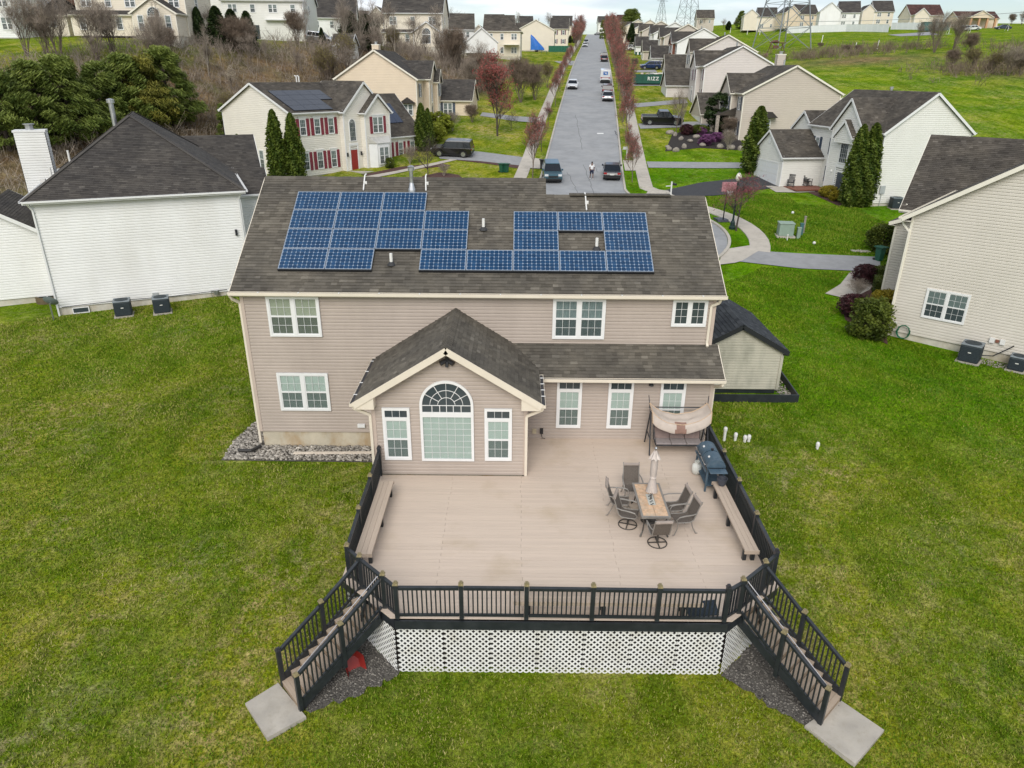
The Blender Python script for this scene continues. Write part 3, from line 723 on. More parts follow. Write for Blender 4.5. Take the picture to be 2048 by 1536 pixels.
H.wall((WL, hd, 0), (0, -1, 0), (-1, 0, 0), [(0, ZB), (hd, ZB), (hd, EZ), (hd/2, RZ1-.12), (0, EZ)])
hd2 = yf2-.25
H.wall((WR_, 0, 0), (0, 1, 0), (1, 0, 0), [(0, ZB), (hd2, ZB), (hd2, EZ), (hd2/2, z2-.12), (0, EZ)])
H.wall((WR_, hd2, 0), (-1, 0, 0), (0, 1, 0), [(0, ZB), (WR_-xs_, ZB), (WR_-xs_, EZ-.16), (0, EZ-.16)])
H.wall((xs_, hd, 0), (-1, 0, 0), (0, 1, 0), [(0, ZB), (xs_-WL, ZB), (xs_-WL, EZ-.16), (0, EZ-.16)])
H.wall((xs_, hd2, 0), (0, 1, 0), (1, 0, 0), [(0, ZB), (hd-hd2, ZB), (hd-hd2, EZ), (0, EZ+1)])
H.plain('foundation', FOUND, lambda b: b.box(WL+.03, WR_-.03, .015, hd-.03, -1.6, ZB))
H.plain('fascia', TRIM_T, lambda b: (b.box(xl, xr, EY+.006, EY+.03, EZ-.2, EZ-.02), b.box(xl+.1, xr-.1, EY+.03, -.021, EZ-.2, EZ-.18)))
for x, yy, zz in ((xl-.012, RY1, RZ1), (xr+.012, y2, z2)):
    H.plain('rake_board', TRIM_T, lambda b: [b.bar((x, yy-s*(yy-EY), EZ-.1), (x, yy, zz-.1), .024, .2) for s in (1, -1)])
def gutter(b, p, q, out, prof=.11):
    p, q, o = Vector(p), Vector(q), Vector(out).normalized()
    b.bar(p+o*.005, q+o*.005, .01, .11); b.bar(p+o*.125, q+o*.125, .012, .115); b.bar(p+o*.065-Vector((0, 0, .05)), q+o*.065-Vector((0, 0, .05)), .12, .012)
    for e in (p, q): b.bar(e, e+o*.13, .1, .012, up=(1, 0, 0))
H.plain('gutter', TRIM_T, lambda b: gutter(b, (xl-.04, EY-.004, EZ-.075), (xr+.04, EY-.004, EZ-.075), (0, -1, 0)))
GG = mat('gutter_guard', (.04, .04, .045), .6)
H.plain('gutter_guard', GG, lambda b: b.box(xl-.02, xr+.02, EY-.115, EY-.02, EZ-.05, EZ-.04))
for xx in np.linspace(xl+1.0, xr-.8, 12): H.plain('gutter_clip', TRIM_W, lambda b: b.box(xx-.02, xx+.02, EY-.145, EY+.05, EZ-.035, EZ-.02))
for cx in (WL, WR_): H.plain('corner_trim', TRIM_SID, lambda b: b.box(cx-.06, cx+.06, -.055, .06, ZB, EZ-.2))
# windows of the back wall
H.window('f', 0, (-7.463-5.602)/2, 3.548, 1.861, 1.513, 'pair', see=BLIND_C)
H.window('f', 0, (2.641+4.502)/2, 3.548, 1.861, 1.513, 'pair-d', see=DRAPE)
H.window('f', 0, (6.85+8.08)/2, 4.05, 1.23, 1.01, 'case')
H.window('f', 0, (-7.445-5.563)/2, .603, 1.882, 1.519, 'pair-gap', see=BLIND)
# lean-to (kitchen bump-out)
LY, LE, LEZ, LZ = -.95, -1.351, 2.589, 3.371
SW = (-3.206, 1.685); SYF = -3.576; GX0, GH, GEZ, GZR, GYF = -.785, 2.94, 2.761, 4.632, -3.963
H.wall((SW[1], LY, 0), (1, 0, 0), (0, -1, 0), [(0, 0), (WR_-SW[1], 0), (WR_-SW[1], LEZ-.12), (0, LEZ-.12)])
H.wall((WR_, LY, 0), (0, 1, 0), (1, 0, 0), [(0, -.4), (-LY, -.4), (-LY, LZ-.1), (0, LEZ)])
H.plain('foundation', FOUND, lambda b: b.box(SW[0]+.02, WR_-.03, LY+.03, 0, -1.7, -.38))
lp = (LZ-LEZ)/(0-LE); lt = math.atan(lp); x0l = GX0+1.3
H.roofplane((x0l, LE, LEZ), (1, 0, 0), (0, math.cos(lt), math.sin(lt)), [(0, 0), (xr-x0l, 0), (xr-x0l, -LE/math.cos(lt)), (0, -LE/math.cos(lt))])
H.plain('fascia', TRIM_T, lambda b: (b.box(GX0+GH, xr, LE+.008, LE+.03, LEZ-.2, LEZ-.02), b.box(GX0+GH, xr, LE+.03, LY-.022, LEZ-.2, LEZ-.18), b.bar((xr+.013, LE, LEZ-.1), (xr+.013, -.02, LZ-.1), .026, .19)))
H.plain('gutter', TRIM_T, lambda b: gutter(b, (GX0+GH-.02, LE-.004, LEZ-.075), (xr+.03, LE-.004, LEZ-.075), (0, -1, 0)))
H.plain('gutter_guard', GG, lambda b: b.box(GX0+GH, xr, LE-.115, LE-.02, LEZ-.05, LEZ-.04))
for uc in (3.27, 5.10, 6.95): H.window('f', LY, uc, .46, .89, 1.88, 'trans', see=BLIND)
H.plain('corner_trim', TRIM_SID, lambda b: b.box(WR_-.06, WR_+.06, LY-.055, LY+.06, -.3, LEZ-.15))
# sunroom
H.wall((SW[0], SYF, 0), (1, 0, 0), (0, -1, 0), [(0, 0), (SW[1]-SW[0], 0), (SW[1]-SW[0], GEZ+.1), (GX0-SW[0], GZR-.22), (0, GEZ+.1)])
H.wall((SW[0], 0, 0), (0, -1, 0), (-1, 0, 0), [(0, -.3), (-SYF, -.3), (-SYF, GEZ+.05), (0, GEZ+.05)])
H.wall((SW[1], SYF, 0), (0, 1, 0), (1, 0, 0), [(0, 0), (-SYF, 0), (-SYF, GEZ+.05), (0, GEZ+.05)])
H.plain('foundation', FOUND, lambda b: b.box(SW[0]+.03, SW[1]-.03, SYF+.03, LY-.01, -1.9, -.02))
gp = (GZR-GEZ)/GH; gt = math.atan(gp); GL = GH/math.cos(gt)
H.roofplane((GX0-GH, 0, GEZ), (0, -1, 0), (math.cos(gt), 0, math.sin(gt)), [(0, 0), (-GYF, 0), (-GYF, GL), (0, GL)])
H.roofplane((GX0+GH, GYF, GEZ), (0, 1, 0), (-math.cos(gt), 0, math.sin(gt)), [(0, 0), (-GYF, 0), (-GYF, GL), (0, GL)])
def rc2(b):
    n = int(-GYF/.16)
    for i in range(n):
        a, c = GYF+(-GYF)*i/n, GYF+(-GYF)*(i+1)/n+.02; b.cur = random.uniform(.35, .75); k = .028
        for sg in (1, -1): b.quad((GX0, a, GZR+k+.02), (GX0, c, GZR+k), (GX0+sg*.17, c, GZR+k-.17*gp), (GX0+sg*.17, a, GZR+k+.02-.17*gp))
        b.quad((GX0-.17, a, GZR+k+.02-.17*gp), (GX0, a, GZR+k+.02), (GX0, a, GZR), (GX0-.17, a, GZR-.17*gp)); b.quad((GX0+.17, a, GZR+k+.02-.17*gp), (GX0, a, GZR+k+.02), (GX0, a, GZR), (GX0+.17, a, GZR-.17*gp))
H.plain('ridge_cap', ROOF_MAIN, rc2, attr=True)
def gfas(b):
    for s in (1, -1):
        b.bar((GX0+s*(GH+.02), GYF-.014, GEZ-.1), (GX0-s*.02, GYF-.014, GZR-.1), .028, .21, up=(0, 0, 1))
        b.bar((GX0+s*(GH-.05), (GYF+SYF)/2+.02, GEZ-.15), (GX0, (GYF+SYF)/2+.02, GZR-.2), SYF-GYF-.06, .015)
        b.box(*(sorted((GX0+s*GH, GX0+s*(GH-.62)))), GYF+.004, SYF+.02, GEZ-.23, GEZ-.19)      # cornice returns
        b.prism([(GX0+s*GH, GEZ-.19), (GX0+s*(GH-.62), GEZ-.19), (GX0+s*(GH-.62), GEZ+.28)], GYF+.006, SYF-.02)
        b.box(*(sorted((GX0+s*(GH-.012), GX0+s*(GH+.012)))), GYF, -.02, GEZ-.19, GEZ-.02)
        b.box(*(sorted((GX0+s*(GH-.02), GX0+s*(GH-.55)))), SYF, -.02, GEZ-.21, GEZ-.192)
H.plain('fascia', TRIM_T, gfas)
for s in (-1, 1):
    ye = -.05 if s < 0 else LE-.12
    H.plain('gutter', TRIM_T, lambda b: gutter(b, (GX0+s*(GH+.014), GYF, GEZ-.08), (GX0+s*(GH+.014), ye, GEZ-.08), (s, 0, 0)))
    H.plain('gutter_guard', GG, lambda b: b.box(*sorted((GX0+s*(GH+.03), GX0+s*(GH+.12))), GYF+.02, ye, GEZ-.055, GEZ-.045))
    for yy in np.linspace(GYF+.7, ye-.3, 4): H.plain('gutter_clip', TRIM_W, lambda b: b.box(*sorted((GX0+s*(GH-.03), GX0+s*(GH+.155))), yy-.02, yy+.02, GEZ-.035, GEZ-.02))
H.window('f', SYF, -2.48, .565, .885, 1.885, 'trans-s', see=BLIND)
H.window('f', SYF, .80, .565, .885, 1.885, 'trans-s', see=BLIND)
H.window('f', SYF, -.85, .54, 1.72, 2.87, 'archbig-s', see=BLIND)
for cx in SW: H.plain('corner_trim', TRIM_SID, lambda b: b.box(cx-.06, cx+.06, SYF-.055, SYF+.06, 0 if cx > 0 else -.3, GEZ-.2))
xg = GX0-GH-.06
downspout(H.root, TRIM_T, [(xg, GYF+.12, GEZ-.14), (xg+.02, GYF+.12, GEZ-.24), (SW[0]-.10, SYF-.08, GEZ-.55), (SW[0]-.10, SYF-.08, -1.4)])
xg = GX0+GH+.06
downspout(H.root, TRIM_T, [(xg, GYF+.12, GEZ-.14), (xg-.02, GYF+.12, GEZ-.24), (SW[1]+.02, SYF-.10, GEZ-.55), (SW[1]+.02, SYF-.10, .01)])
downspout(H.root, TRIM_T, [(8.45, -.3, EZ-.13), (8.43, -.2, EZ-.3), (8.20, -.08, EZ-.45), (8.20, -.08, LZ+.05), (8.2, -.2, LZ-.03)])
downspout(H.root, TRIM_T, [(-8.62, -.3, EZ-.13), (-8.6, -.2, EZ-.3), (-8.42, .0, EZ-.5), (-8.42, .0, -.8)])
downspout(H.root, TRIM_T, [(xr-.05, LE-.06, LEZ-.13), (xr-.06, LE-.05, LEZ-.25), (WR_+.08, LY+.05, LEZ-.5), (WR_+.08, LY+.05, -.2)])
# camera light under the gable, lean-to light, outlet boxes, dryer vent
BLK = mat('black_metal', (.018, .019, .022), .45, var=.2)
def flood(b):
    b.cyl(GX0, SYF-.06, 4.02, 4.14, .07, .07, 12); b.box(GX0-.05, GX0+.05, SYF-.1, SYF, 4.05, 4.2)
    for s in (-1, 1): b.tube([(GX0+s*.04, SYF-.1, 4.1), (GX0+s*.2, SYF-.2, 4.04)], [.06, .085], 10)
    b.tube([(GX0, SYF-.1, 4.06), (GX0, SYF-.16, 3.9)], [.06, .05], 10)
H.plain('floodlight', BLK, flood)
H.plain('wall_light', BLK, lambda b: (b.cyl(6.15, LY-.09, 2.17, 2.23, .09, .07, 12), b.box(6.09, 6.21, LY-.1, LY, 2.2, 2.26)))
H.plain('outlet_box', mat('box_beige', (.55, .47, .32), .6), lambda b: b.box(1.98, 2.12, LY-.1, LY, .22, .40))
H.plain('outlet_box', BLK, lambda b: (b.box(2.25, 2.37, LY-.12, LY, .22, .42), b.tube([(2.3, LY-.08, .22), (2.34, LY-.1, .05), (2.45, LY-.12, .03)], .012, 6)))
H.plain('dryer_vent', TRIM_W, lambda b: b.box(-4.62, -4.34, -.12, 0, -.08, .05))
# roof pipes: vent stacks, flue, conduits
PVC = mat('pipe_white', (.72, .71, .68), .5, var=.06); GALV = mat('galvanised', (.45, .46, .47), .35, .85, var=.2)
def on_roof(px_, py_):                            # point of the back slope seen at a place of the picture
    d = ray(px_, py_); n = np.array([0, -PT, 1.0]); p0 = np.array([0, EY, EZ]); t = ((p0-CAM)@n)/(d@n); return CAM+d*t
for px_, py_ in ((783, 530), (967, 460), (1193, 499)):
    p = on_roof(px_, py_); H.plain('vent_pipe', PVC, lambda b: b.tube([(p[0], p[1], p[2]-.05), (p[0], p[1], p[2]+.42)], .055, 12), smooth=False)
    H.plain('pipe_boot', mat('boot_dark', (.03, .03, .032), .7), lambda b: b.lathe([(.16, .0), (.12, .06), (.06, .12)], 12, (p[0], p[1], p[2])))
p = on_roof(824, 384)
def flue(b): b.lathe([(.16, -.05), (.15, .08), (.07, .36), (.07, .80), (.12, .80), (.12, .93), (.13, .95), (.04, 1.0)], 16, tuple(p))
H.plain('flue_pipe', GALV, flue, smooth=False)
for px_, py_, qx, qy in ((727, 384, 731, 354), (852, 385, 852, 355), (1173, 424, 1170, 392)):
    a, c = on_roof(px_, py_), on_roof(qx, qy)
    H.plain('conduit', PVC, lambda b: (b.tube([(a[0], a[1], a[2]+.07), (c[0], c[1]-.1, c[2]+.07), (c[0], c[1]+.15, c[2]+.1)], .028, 8), b.box((a[0]+c[0])/2-.03, (a[0]+c[0])/2+.1, (a[1]+c[1])/2-.03, (a[1]+c[1])/2+.03, (a[2]+c[2])/2+.0, (a[2]+c[2])/2+.12)))
# ---------------------------------------------------------------- solar array
PW, PH, SX, SV = 1.665, 1.023, -2.115, .948
def cell_mat():
    m, t, b = nodes('solar_cell'); b.inputs['Roughness'].default_value = .28; b.inputs['Specular IOR Level'].default_value = .35
    at = nnode(t, 'ShaderNodeAttribute', attribute_name='rnd'); r = ramp(t, at.outputs['Fac'], [(0, (.004, .030, .080)), (1, (.009, .048, .118))])
    n = noise(t, 14, 3); k = ramp(t, n.outputs['Fac'], [(.3, (.8,)*3), (.7, (1.25,)*3)]); t.links.new(mixc(t, 1.0, r.outputs[0], k.outputs[0], 'MULTIPLY'), b.inputs['Base Color']); MATS['solar_cell'] = m; return m
SCELL = cell_mat(); SBACK = mat('solar_backsheet', (.26, .33, .42), .3, var=.04); SFR = mat('solar_frame', (.40, .45, .52), .35, .6, var=.06); SRAIL = mat('solar_skirt', (.012, .013, .016), .6)
def panel_meshes():
    f, bk, ce = MB(), MB(), MB(); w, h = PW-.022, PH-.026; t = .016
    f.box(0, w, 0, t, -.04, .004); f.box(0, w, h-t, h, -.04, .004); f.box(0, t, t, h-t, -.04, .004); f.box(w-t, w, t, h-t, -.04, .004)
    bk.box(t, w-t, t, h-t, -.01, -.004)
    cw, chh = (w-2*t-.02)/10, (h-2*t-.02)/6
    for i in range(10):
        for j in range(6):
            x0, y0 = t+.01+i*cw+.004, t+.01+j*chh+.004; x1, y1 = x0+cw-.008, y0+chh-.008; c = .026; ce.cur = random.random()
            ce.poly([(x0+c, y0, 0), (x1-c, y0, 0), (x1, y0+c, 0), (x1, y1-c, 0), (x1-c, y1, 0), (x0+c, y1, 0), (x0, y1-c, 0), (x0, y0+c, 0)])
    return f.mesh('panel_frame', SFR), bk.mesh('panel_backsheet', SBACK), ce.mesh('solar_cells', SCELL, attr=True)
PF, PB, PC = panel_meshes()
arr = empty('solar_array', (0, 0, 0), 0, 'blue solar array in stepped rows across the tan house roof', 'solar panels')
rows = {0: [-3, -2, 0, 1, 2, 3, 4], 1: [-3, -2, -1, 0, 2, 4], 2: [-3, -2, -1, 0, 2, 3, 4], 3: [-3, -2, -1]}
nrm = Vector((0, -st_, ct_))
def sp(u, v, l=.12): return Vector((u, EY+v*ct_, EZ+v*st_))+nrm*l
for r_, cs in rows.items():
    for c in cs:
        o = inst('solar_panel', PF, arr, sp(SX+c*PW+.011, SV+r_*PH+.013, .124), (th_, 0, 0)); inst('backsheet', PB, o); inst('cells', PC, o)
def rails(b):
    for r_, cs in rows.items():
        for k in (.25, .75):
            v = SV+(r_+k)*PH; seg = []
            for c in cs:
                if seg and seg[-1][1] == c: seg[-1][1] = c+1
                else: seg.append([c, c+1])
            for s, e in seg: b.bar(sp(SX+s*PW+.05, v, .05), sp(SX+e*PW-.05, v, .05), .04, .06, up=nrm)
        for c in cs:
            if c not in rows.get(r_-1, []): b.bar(sp(SX+c*PW, SV+r_*PH+.0, .06), sp(SX+(c+1)*PW, SV+r_*PH+.0, .06), .05, .09, up=nrm)
part('mounting_rail', SRAIL, arr, rails)
# ---------------------------------------------------------------- deck
def wood_mat(name, col, var=.1, axis=(.35, 6, 6), dirt=None):
    m, t, b = nodes(name); b.inputs['Roughness'].default_value = .75; b.inputs['Specular IOR Level'].default_value = .3
    oi = nnode(t, 'ShaderNodeObjectInfo'); n = noise(t, 2.2, 6, .65, 'Object', axis)
    lo = tuple(c*(1-var) for c in col); hi = tuple(min(1, c*(1+var)) for c in col)
    r = ramp(t, n.outputs['Fac'], [(.3, lo), (.7, hi)]); k = ramp(t, oi.outputs['Random'], [(0, (.965, .965, .965)), (1, (1.03, 1.03, 1.025))])
    o = mixc(t, 1.0, r.outputs[0], k.outputs[0], 'MULTIPLY')
    if dirt:
        n2 = noise(t, .45, 5, .6, 'Object'); w = ramp(t, n2.outputs['Fac'], [(.54, (0, 0, 0)), (.75, (dirt[1],)*3)]); o = mixc(t, w.outputs[0], o, dirt[0])
    t.links.new(o, b.inputs['Base Color']); bump(t, b, n.outputs['Fac'], .15, .003); MATS[name] = m; return m
DECKM = wood_mat('deck_board', (.565, .465, .38), .05, dirt=((.40, .31, .20), .6))
BENCHM = wood_mat('bench_board', (.47, .38, .30), .08, (6, .35, 6))
BENCHX = wood_mat('bench_board_x', (.47, .38, .30), .08)
TREADM = wood_mat('tread_board', (.40, .32, .245), .12, dirt=((.25, .19, .12), .6))
RISERM = mat('riser', (.26, .19, .13), .8, var=.25, scale=3)
BLKP = mat('black_paint', (.018, .022, .026), .42, var=.25, scale=2.5, dirt=((.05, .055, .06), 3, .5))
CAPM = mat('post_cap_brass', (.30, .25, .14), .5, .2, var=.35, scale=14)
CAPD = mat('post_cap_dark', (.035, .035, .04), .4, var=.2)
LATT = mat('lattice_vinyl', (.76, .76, .74), .5, var=.05, scale=2, dirt=((.45, .42, .32), 2.2, .55))
DX0, DX1, DYF = -3.2, 8.28, -10.53
DPOLY = [(DX0, SYF), (DX0, -9.02), (-1.58, DYF), (6.58, DYF), (DX1, -9.12), (DX1, LY), (SW[1], LY), (SW[1], SYF)]
deck = empty('deck', (0, 0, 0), 0, 'wide tan composite deck with black edge and white lattice skirt behind the tan house', 'deck')
def xr_at(y):
    l = DX0 if y > SYF else DX0
    l = SW[1] if y > SYF else (DX0 if y > -9.02 else DX0+(-1.58-DX0)*(-9.02-y)/(-9.02-DYF))
    r = DX1 if y > -9.12 else DX1+(6.58-DX1)*(-9.12-y)/(-9.12-DYF)
    return l, r
y = LY-.012; bw = .1435; k = 0
while y-bw > DYF-.02:
    ya, yb = y, y-bw+.0035
    if True:
        la, ra = xr_at(ya); lb, rb = xr_at(yb)
        if ya > SYF > yb: la = lb = SW[1]
        js = [j+random.uniform(-.02, .02) for j in ((1.55, 6.35) if k % 2 else (-.7, 4.15))]
        cuts = [None]+[j for j in js if max(la, lb)+.5 < j < min(ra, rb)-.5]+[None]
        for s, e in zip(cuts[:-1], cuts[1:]):
            xa0, xb0 = (la, lb) if s is None else (s+.003, s+.003); xa1, xb1 = (ra, rb) if e is None else (e-.003, e-.003)
            b = MB(); zt = random.uniform(-.002, .001); b.prism([(xa0, ya), (xa1, ya), (xb1, yb), (xb0, yb)], zt-.028, zt, ax='z'); b.build('deck_board', DECKM, deck)
    y -= bw; k += 1
ins = .03
path = [(DX0+ins, SYF+.0), (DX0+ins, -9.0), (-1.57, DYF+ins), (6.57, DYF+ins), (DX1-ins, -9.1), (DX1-ins, LY)]
for p, q in zip(path[:-1], path[1:]): part('rim_board', BLKP, deck, lambda b: b.bar((p[0], p[1], -.155), (q[0], q[1], -.155), .045, .25))
def joist(b):
    for x in np.arange(DX0+.3, DX1, .45): b.box(x, x+.04, max(-10.3, -9.1 if x < -2.6 or x > 7.6 else -10.3), SYF-.05 if x < 1.6 else LY-.05, -.26, -.031)
part('joists', BLKP, deck, joist)
for x, y_ in ((-3.0, -8.8), (-3.0, -6.2), (8.1, -8.9), (8.1, -6.0), (8.1, -3.0), (-1.45, -10.35), (2.5, -10.35), (6.45, -10.35)):
    part('support_post', BLKP, deck, lambda b: b.box(x-.07, x+.07, y_-.07, y_+.07, tz(x, y_)-.2, -.26))
SOIL_SHADE = mat('bare_soil', (.035, .028, .022), 1, var=.4, scale=6, bmp=.6)  # bare soil under the deck, its colour darkened to hold the shade there
sheet('bare_soil', [(-2.9, -8.9), (-1.5, -10.3), (6.5, -10.3), (7.9, -8.95)], [(-2.9, -3.6), (-1.5, -3.6), (6.5, -1.2), (7.9, -1.2)], SOIL_SHADE, .02, n=40, m_=10)
# lattice panels: crossed strips clipped to each panel
def lattice(p, q, z0, z1, out, notch=None):
    p, q = Vector(p), Vector(q); d = (q-p); w = d.length; d.normalize(); o = Vector(out).normalized(); h = z1-z0; pitch = .158; sw = .044; b = MB()
    for sgn, lay in ((1, .0), (-1, .012)):
        c = -h-pitch
        while c < w+h:
            # line u = c + sgn*... clip to [0,w]x[0,h]
            if sgn > 0: t0 = max(0, -c); t1 = min(h, w-c); u0, u1 = c+t0, c+t1
            else: cc = c+h; t0 = max(0, cc-w); t1 = min(h, cc); u0, u1 = cc-t0, cc-t1
            if t1-t0 > .03 and not (notch and random.random() < notch):
                A = p+d*u0; B = p+d*u1; A = Vector((A.x, A.y, z0+t0))+o*lay; B = Vector((B.x, B.y, z0+t1))+o*lay
                b.bar(A, B, .008, sw, up=(B-A).cross(o))
            c += pitch
    return b.build('lattice_panel', LATT, deck)
ly = DYF+.09; xe = list(np.linspace(-1.55, 6.55, 8))
for a, c in zip(xe[:-1], xe[1:]): lattice((a+.004, ly), (c-.004, ly), tz((a+c)/2, ly)-.05+random.uniform(-.02, .03), -.275, (0, -1, 0), .006)
for a, c, o in (((-2.95, -9.02), (-1.6, ly-.01), (-.7, -.7, 0)), ((6.6, ly-.01), (7.95, -9.2), (.7, -.7, 0))):
    mx_ = ((a[0]+c[0])/2, (a[1]+c[1])/2); lattice(a, mx_, tz(*mx_)-.04, -.275, o); lattice(mx_, c, tz(*mx_)-.04, -.275, o)
for x, o in ((DX0+.08, -1), (DX1-.08, 1)):
    ye = [-9.0, -7.2, -5.4, -3.7] if x < 0 else [-9.1, -7.1, -5.1, -3.1, -1.0]
    for a, c in zip(ye[:-1], ye[1:]): lattice((x, a), (x, c), tz(x, a)-.02, -.275, (o, 0, 0))
# railings
BAL = MB().box(-.017, .017, -.017, .017, 0, 1).mesh('baluster', BLKP)
POSTM = MB().box(-.052, .052, -.052, .052, 0, 1).mesh('railing_post', BLKP)
def capm(mt):
    b = MB(); b.box(-.062, .062, -.062, .062, 0, .03); b.prism([(-.05, .03), (.05, .03), (.034, .085), (-.034, .085)], -.045, .045); b.box(-.02, .02, -.03, .03, .086, .1); return b.mesh('post_cap', mt)
CAP1, CAP2 = capm(CAPM), capm(CAPD)
def post(parent, x, y, z0, z1, rz=0, cap=None):
    o = inst('post', POSTM, parent, (x, y, z0), (0, 0, rz), (1, 1, z1-z0)); c = inst('post_cap', cap or (CAP1 if random.random() < .75 else CAP2), o, (0, 0, 1), (0, 0, 0), (1, 1, 1/(z1-z0))); return o
def rail_run(parent, p, q, top=.93, bot=.1, sp_=.112, inset=.06):
    """one bay between two post feet p and q (x,y,z of walking surface), rails parallel to the slope"""
    p, q = Vector(p), Vector(q); d = q-p; hl = Vector((d.x, d.y)).length; u = d/hl; a = p+u*inset; c = q-u*inset
    part('top_rail', BLKP, parent, lambda b: (b.bar(a+Vector((0, 0, top)), c+Vector((0, 0, top)), .088, .045), b.bar(a+Vector((0, 0, top-.045)), c+Vector((0, 0, top-.045)), .05, .05)))
    part('bottom_rail', BLKP, parent, lambda b: b.bar(a+Vector((0, 0, bot)), c+Vector((0, 0, bot)), .05, .065))
    n = max(1, int(round((hl-2*inset)/sp_))-1)
    for i in range(1, n+1):
        t = i/(n+1); r = a+(c-a)*t; inst('baluster', BAL, parent, (r.x, r.y, r.z+bot), (0, 0, math.atan2(d.y, d.x)), (1, 1, top-bot-.05))
def railing(name, label, pts, cat='railing', caps=None, gate=False, skip_end=False):
    root = empty(name, (pts[0][0], pts[0][1], 0), 0, label, cat)
    sh = Vector((pts[0][0], pts[0][1], 0)); L_ = [Vector((p[0], p[1], 0))-sh for p in pts]
    if not gate:
        for i, p in enumerate(L_):
            if skip_end and i in skip_end: continue
            post(root, p.x, p.y, 0.001, 1.02, 0, CAP2 if (caps and i in caps) else CAP1)
    for p, q in zip(L_[:-1], L_[1:]): rail_run(root, p, q)
    return root
PLs = [(-3.10, -3.72), (-3.06, -5.45), (-3.05, -7.2), (-3.0, -8.93), (-2.58, -9.36)]
PRs = [(8.18, -1.62), (8.17, -3.70), (8.15, -5.50), (8.13, -7.28), (8.10, -9.02), (7.68, -9.44)]
railing('deck_railing', 'black baluster railing along the left edge of the deck behind a bench', PLs, caps=(0,))
railing('deck_railing', 'black baluster railing along the right edge of the deck beside the grill', PRs, caps=(0, 4))
front = [(-1.5, -10.44), (.07, -10.42), (1.65, -10.42), (3.25, -10.43), (4.84, -10.44), (6.48, -10.44)]
railing('deck_railing', 'long black baluster railing along the front edge of the deck above the lattice', front, caps=(5,))
AL, BL = (-2.58, -9.36), (-1.87, -10.07); AR_, BR_ = (7.68, -9.44), (6.92, -10.13)
railing('deck_railing', 'short black railing piece at the front left corner of the deck', [BL, (-1.5, -10.44)], skip_end=(1,))
railing('deck_railing', 'short black railing piece at the front right corner of the deck', [BR_, (6.48, -10.44)], skip_end=(1,))
railing('stair_gate', 'black baluster gate closing the top of the left deck stairs', [AL, BL], 'gate', gate=True)
railing('stair_gate', 'black baluster gate closing the top of the right deck stairs', [AR_, BR_], 'gate', gate=True)
# stairs: local frame, -y runs down and outward
ALU = mat('aluminium_grab_rail', (.62, .60, .62), .3, .7)
def stairs(label, A, B, dirv, grab):
    mx_, my_ = (A[0]+B[0])/2, (A[1]+B[1])/2; dv = Vector((dirv[0], dirv[1])).normalized(); rz = math.atan2(dv.x, -dv.y)      # local -y -> dirv
    root = empty('deck_stairs', (mx_, my_, 0), rz, label, 'stairs'); w = math.hypot(A[0]-B[0], A[1]-B[1]); n = 10; zb = tz(mx_+dv.x*2.5, my_+dv.y*2.5)+.05; rise = -zb/n; run = .256; off = -.13
    hw_ = w/2
    for k in range(1, n):
        y1 = off-(k-1)*run; z = -k*rise
        for j in (0, 1): part('tread', TREADM, root, lambda b: b.box(-hw_+.03, hw_-.03, y1-(j+1)*run/2-.012+.004, y1-j*run/2-.012, z-.028, z))
        part('riser', RISERM, root, lambda b: b.box(-hw_+.03, hw_-.03, y1-.002, y1+.012, z-.0, z+rise-.03))
    part('riser', RISERM, root, lambda b: b.box(-hw_+.03, hw_-.03, off-(n-1)*run-.002, off-(n-1)*run+.012, zb, zb+rise-.03))
    ye = off-(n-1)*run
    for s in (-1, 1):
        x = s*(hw_+.0)
        part('stringer', BLKP, root, lambda b: b.prism([(off+.1, -.06), (off+.1, -.34), (ye+.08, zb), (ye-.02, zb), (ye-.02, zb+.2)], x-.025, x+.025, ax='x'))
        p0, p1, p2 = Vector((x, 0, .0)), Vector((x, (ye+.0)/2+.03, zb/2+.05)), Vector((x, ye+.03, zb+.14))
        post(root, p1.x, p1.y, p1.z-.35, p1.z+1.0, 0); post(root, p2.x, p2.y, zb, p2.z+.96, 0)
        rail_run(root, p0, p1, .93, .12); rail_run(root, p1, p2, .93, .12)
        if s == grab: part('grab_rail', ALU, root, lambda b: b.tube([(x-s*.1, -.05, .95), (x-s*.1, ye+.1, zb+.14+.93)], .011, 8))
    return root
stairs('black railed wooden stairs going down from the left corner of the deck', AL, BL, (-.757, -.653), 1)
stairs('black railed wooden stairs going down from the right corner of the deck', AR_, BR_, (.688, -.726), -1)
CPAD = mat('concrete_pad', (.42, .385, .33), .9, var=.2, scale=2.5, bmp=.3, dirt=((.28, .25, .20), 5, .75))
def slab(name, label, pts, cat='paving', z=None):
    b = MB(); zz = z if z is not None else max(tz(*p) for p in pts)+.03
    b.prism([(p[0], p[1]) for p in pts], zz-.12, zz, ax='z'); o = b.build(name, CPAD); tag(o, label, cat); return o
slab('concrete_pad', 'square concrete pad at the foot of the left deck stairs', [(-5.12, -11.5), (-4.28, -12.46), (-3.55, -11.86), (-4.52, -10.86)])
slab('concrete_pad', 'square concrete pad at the foot of the right deck stairs', [(8.2, -11.95), (8.95, -12.95), (10.02, -12.05), (9.36, -11.2)])
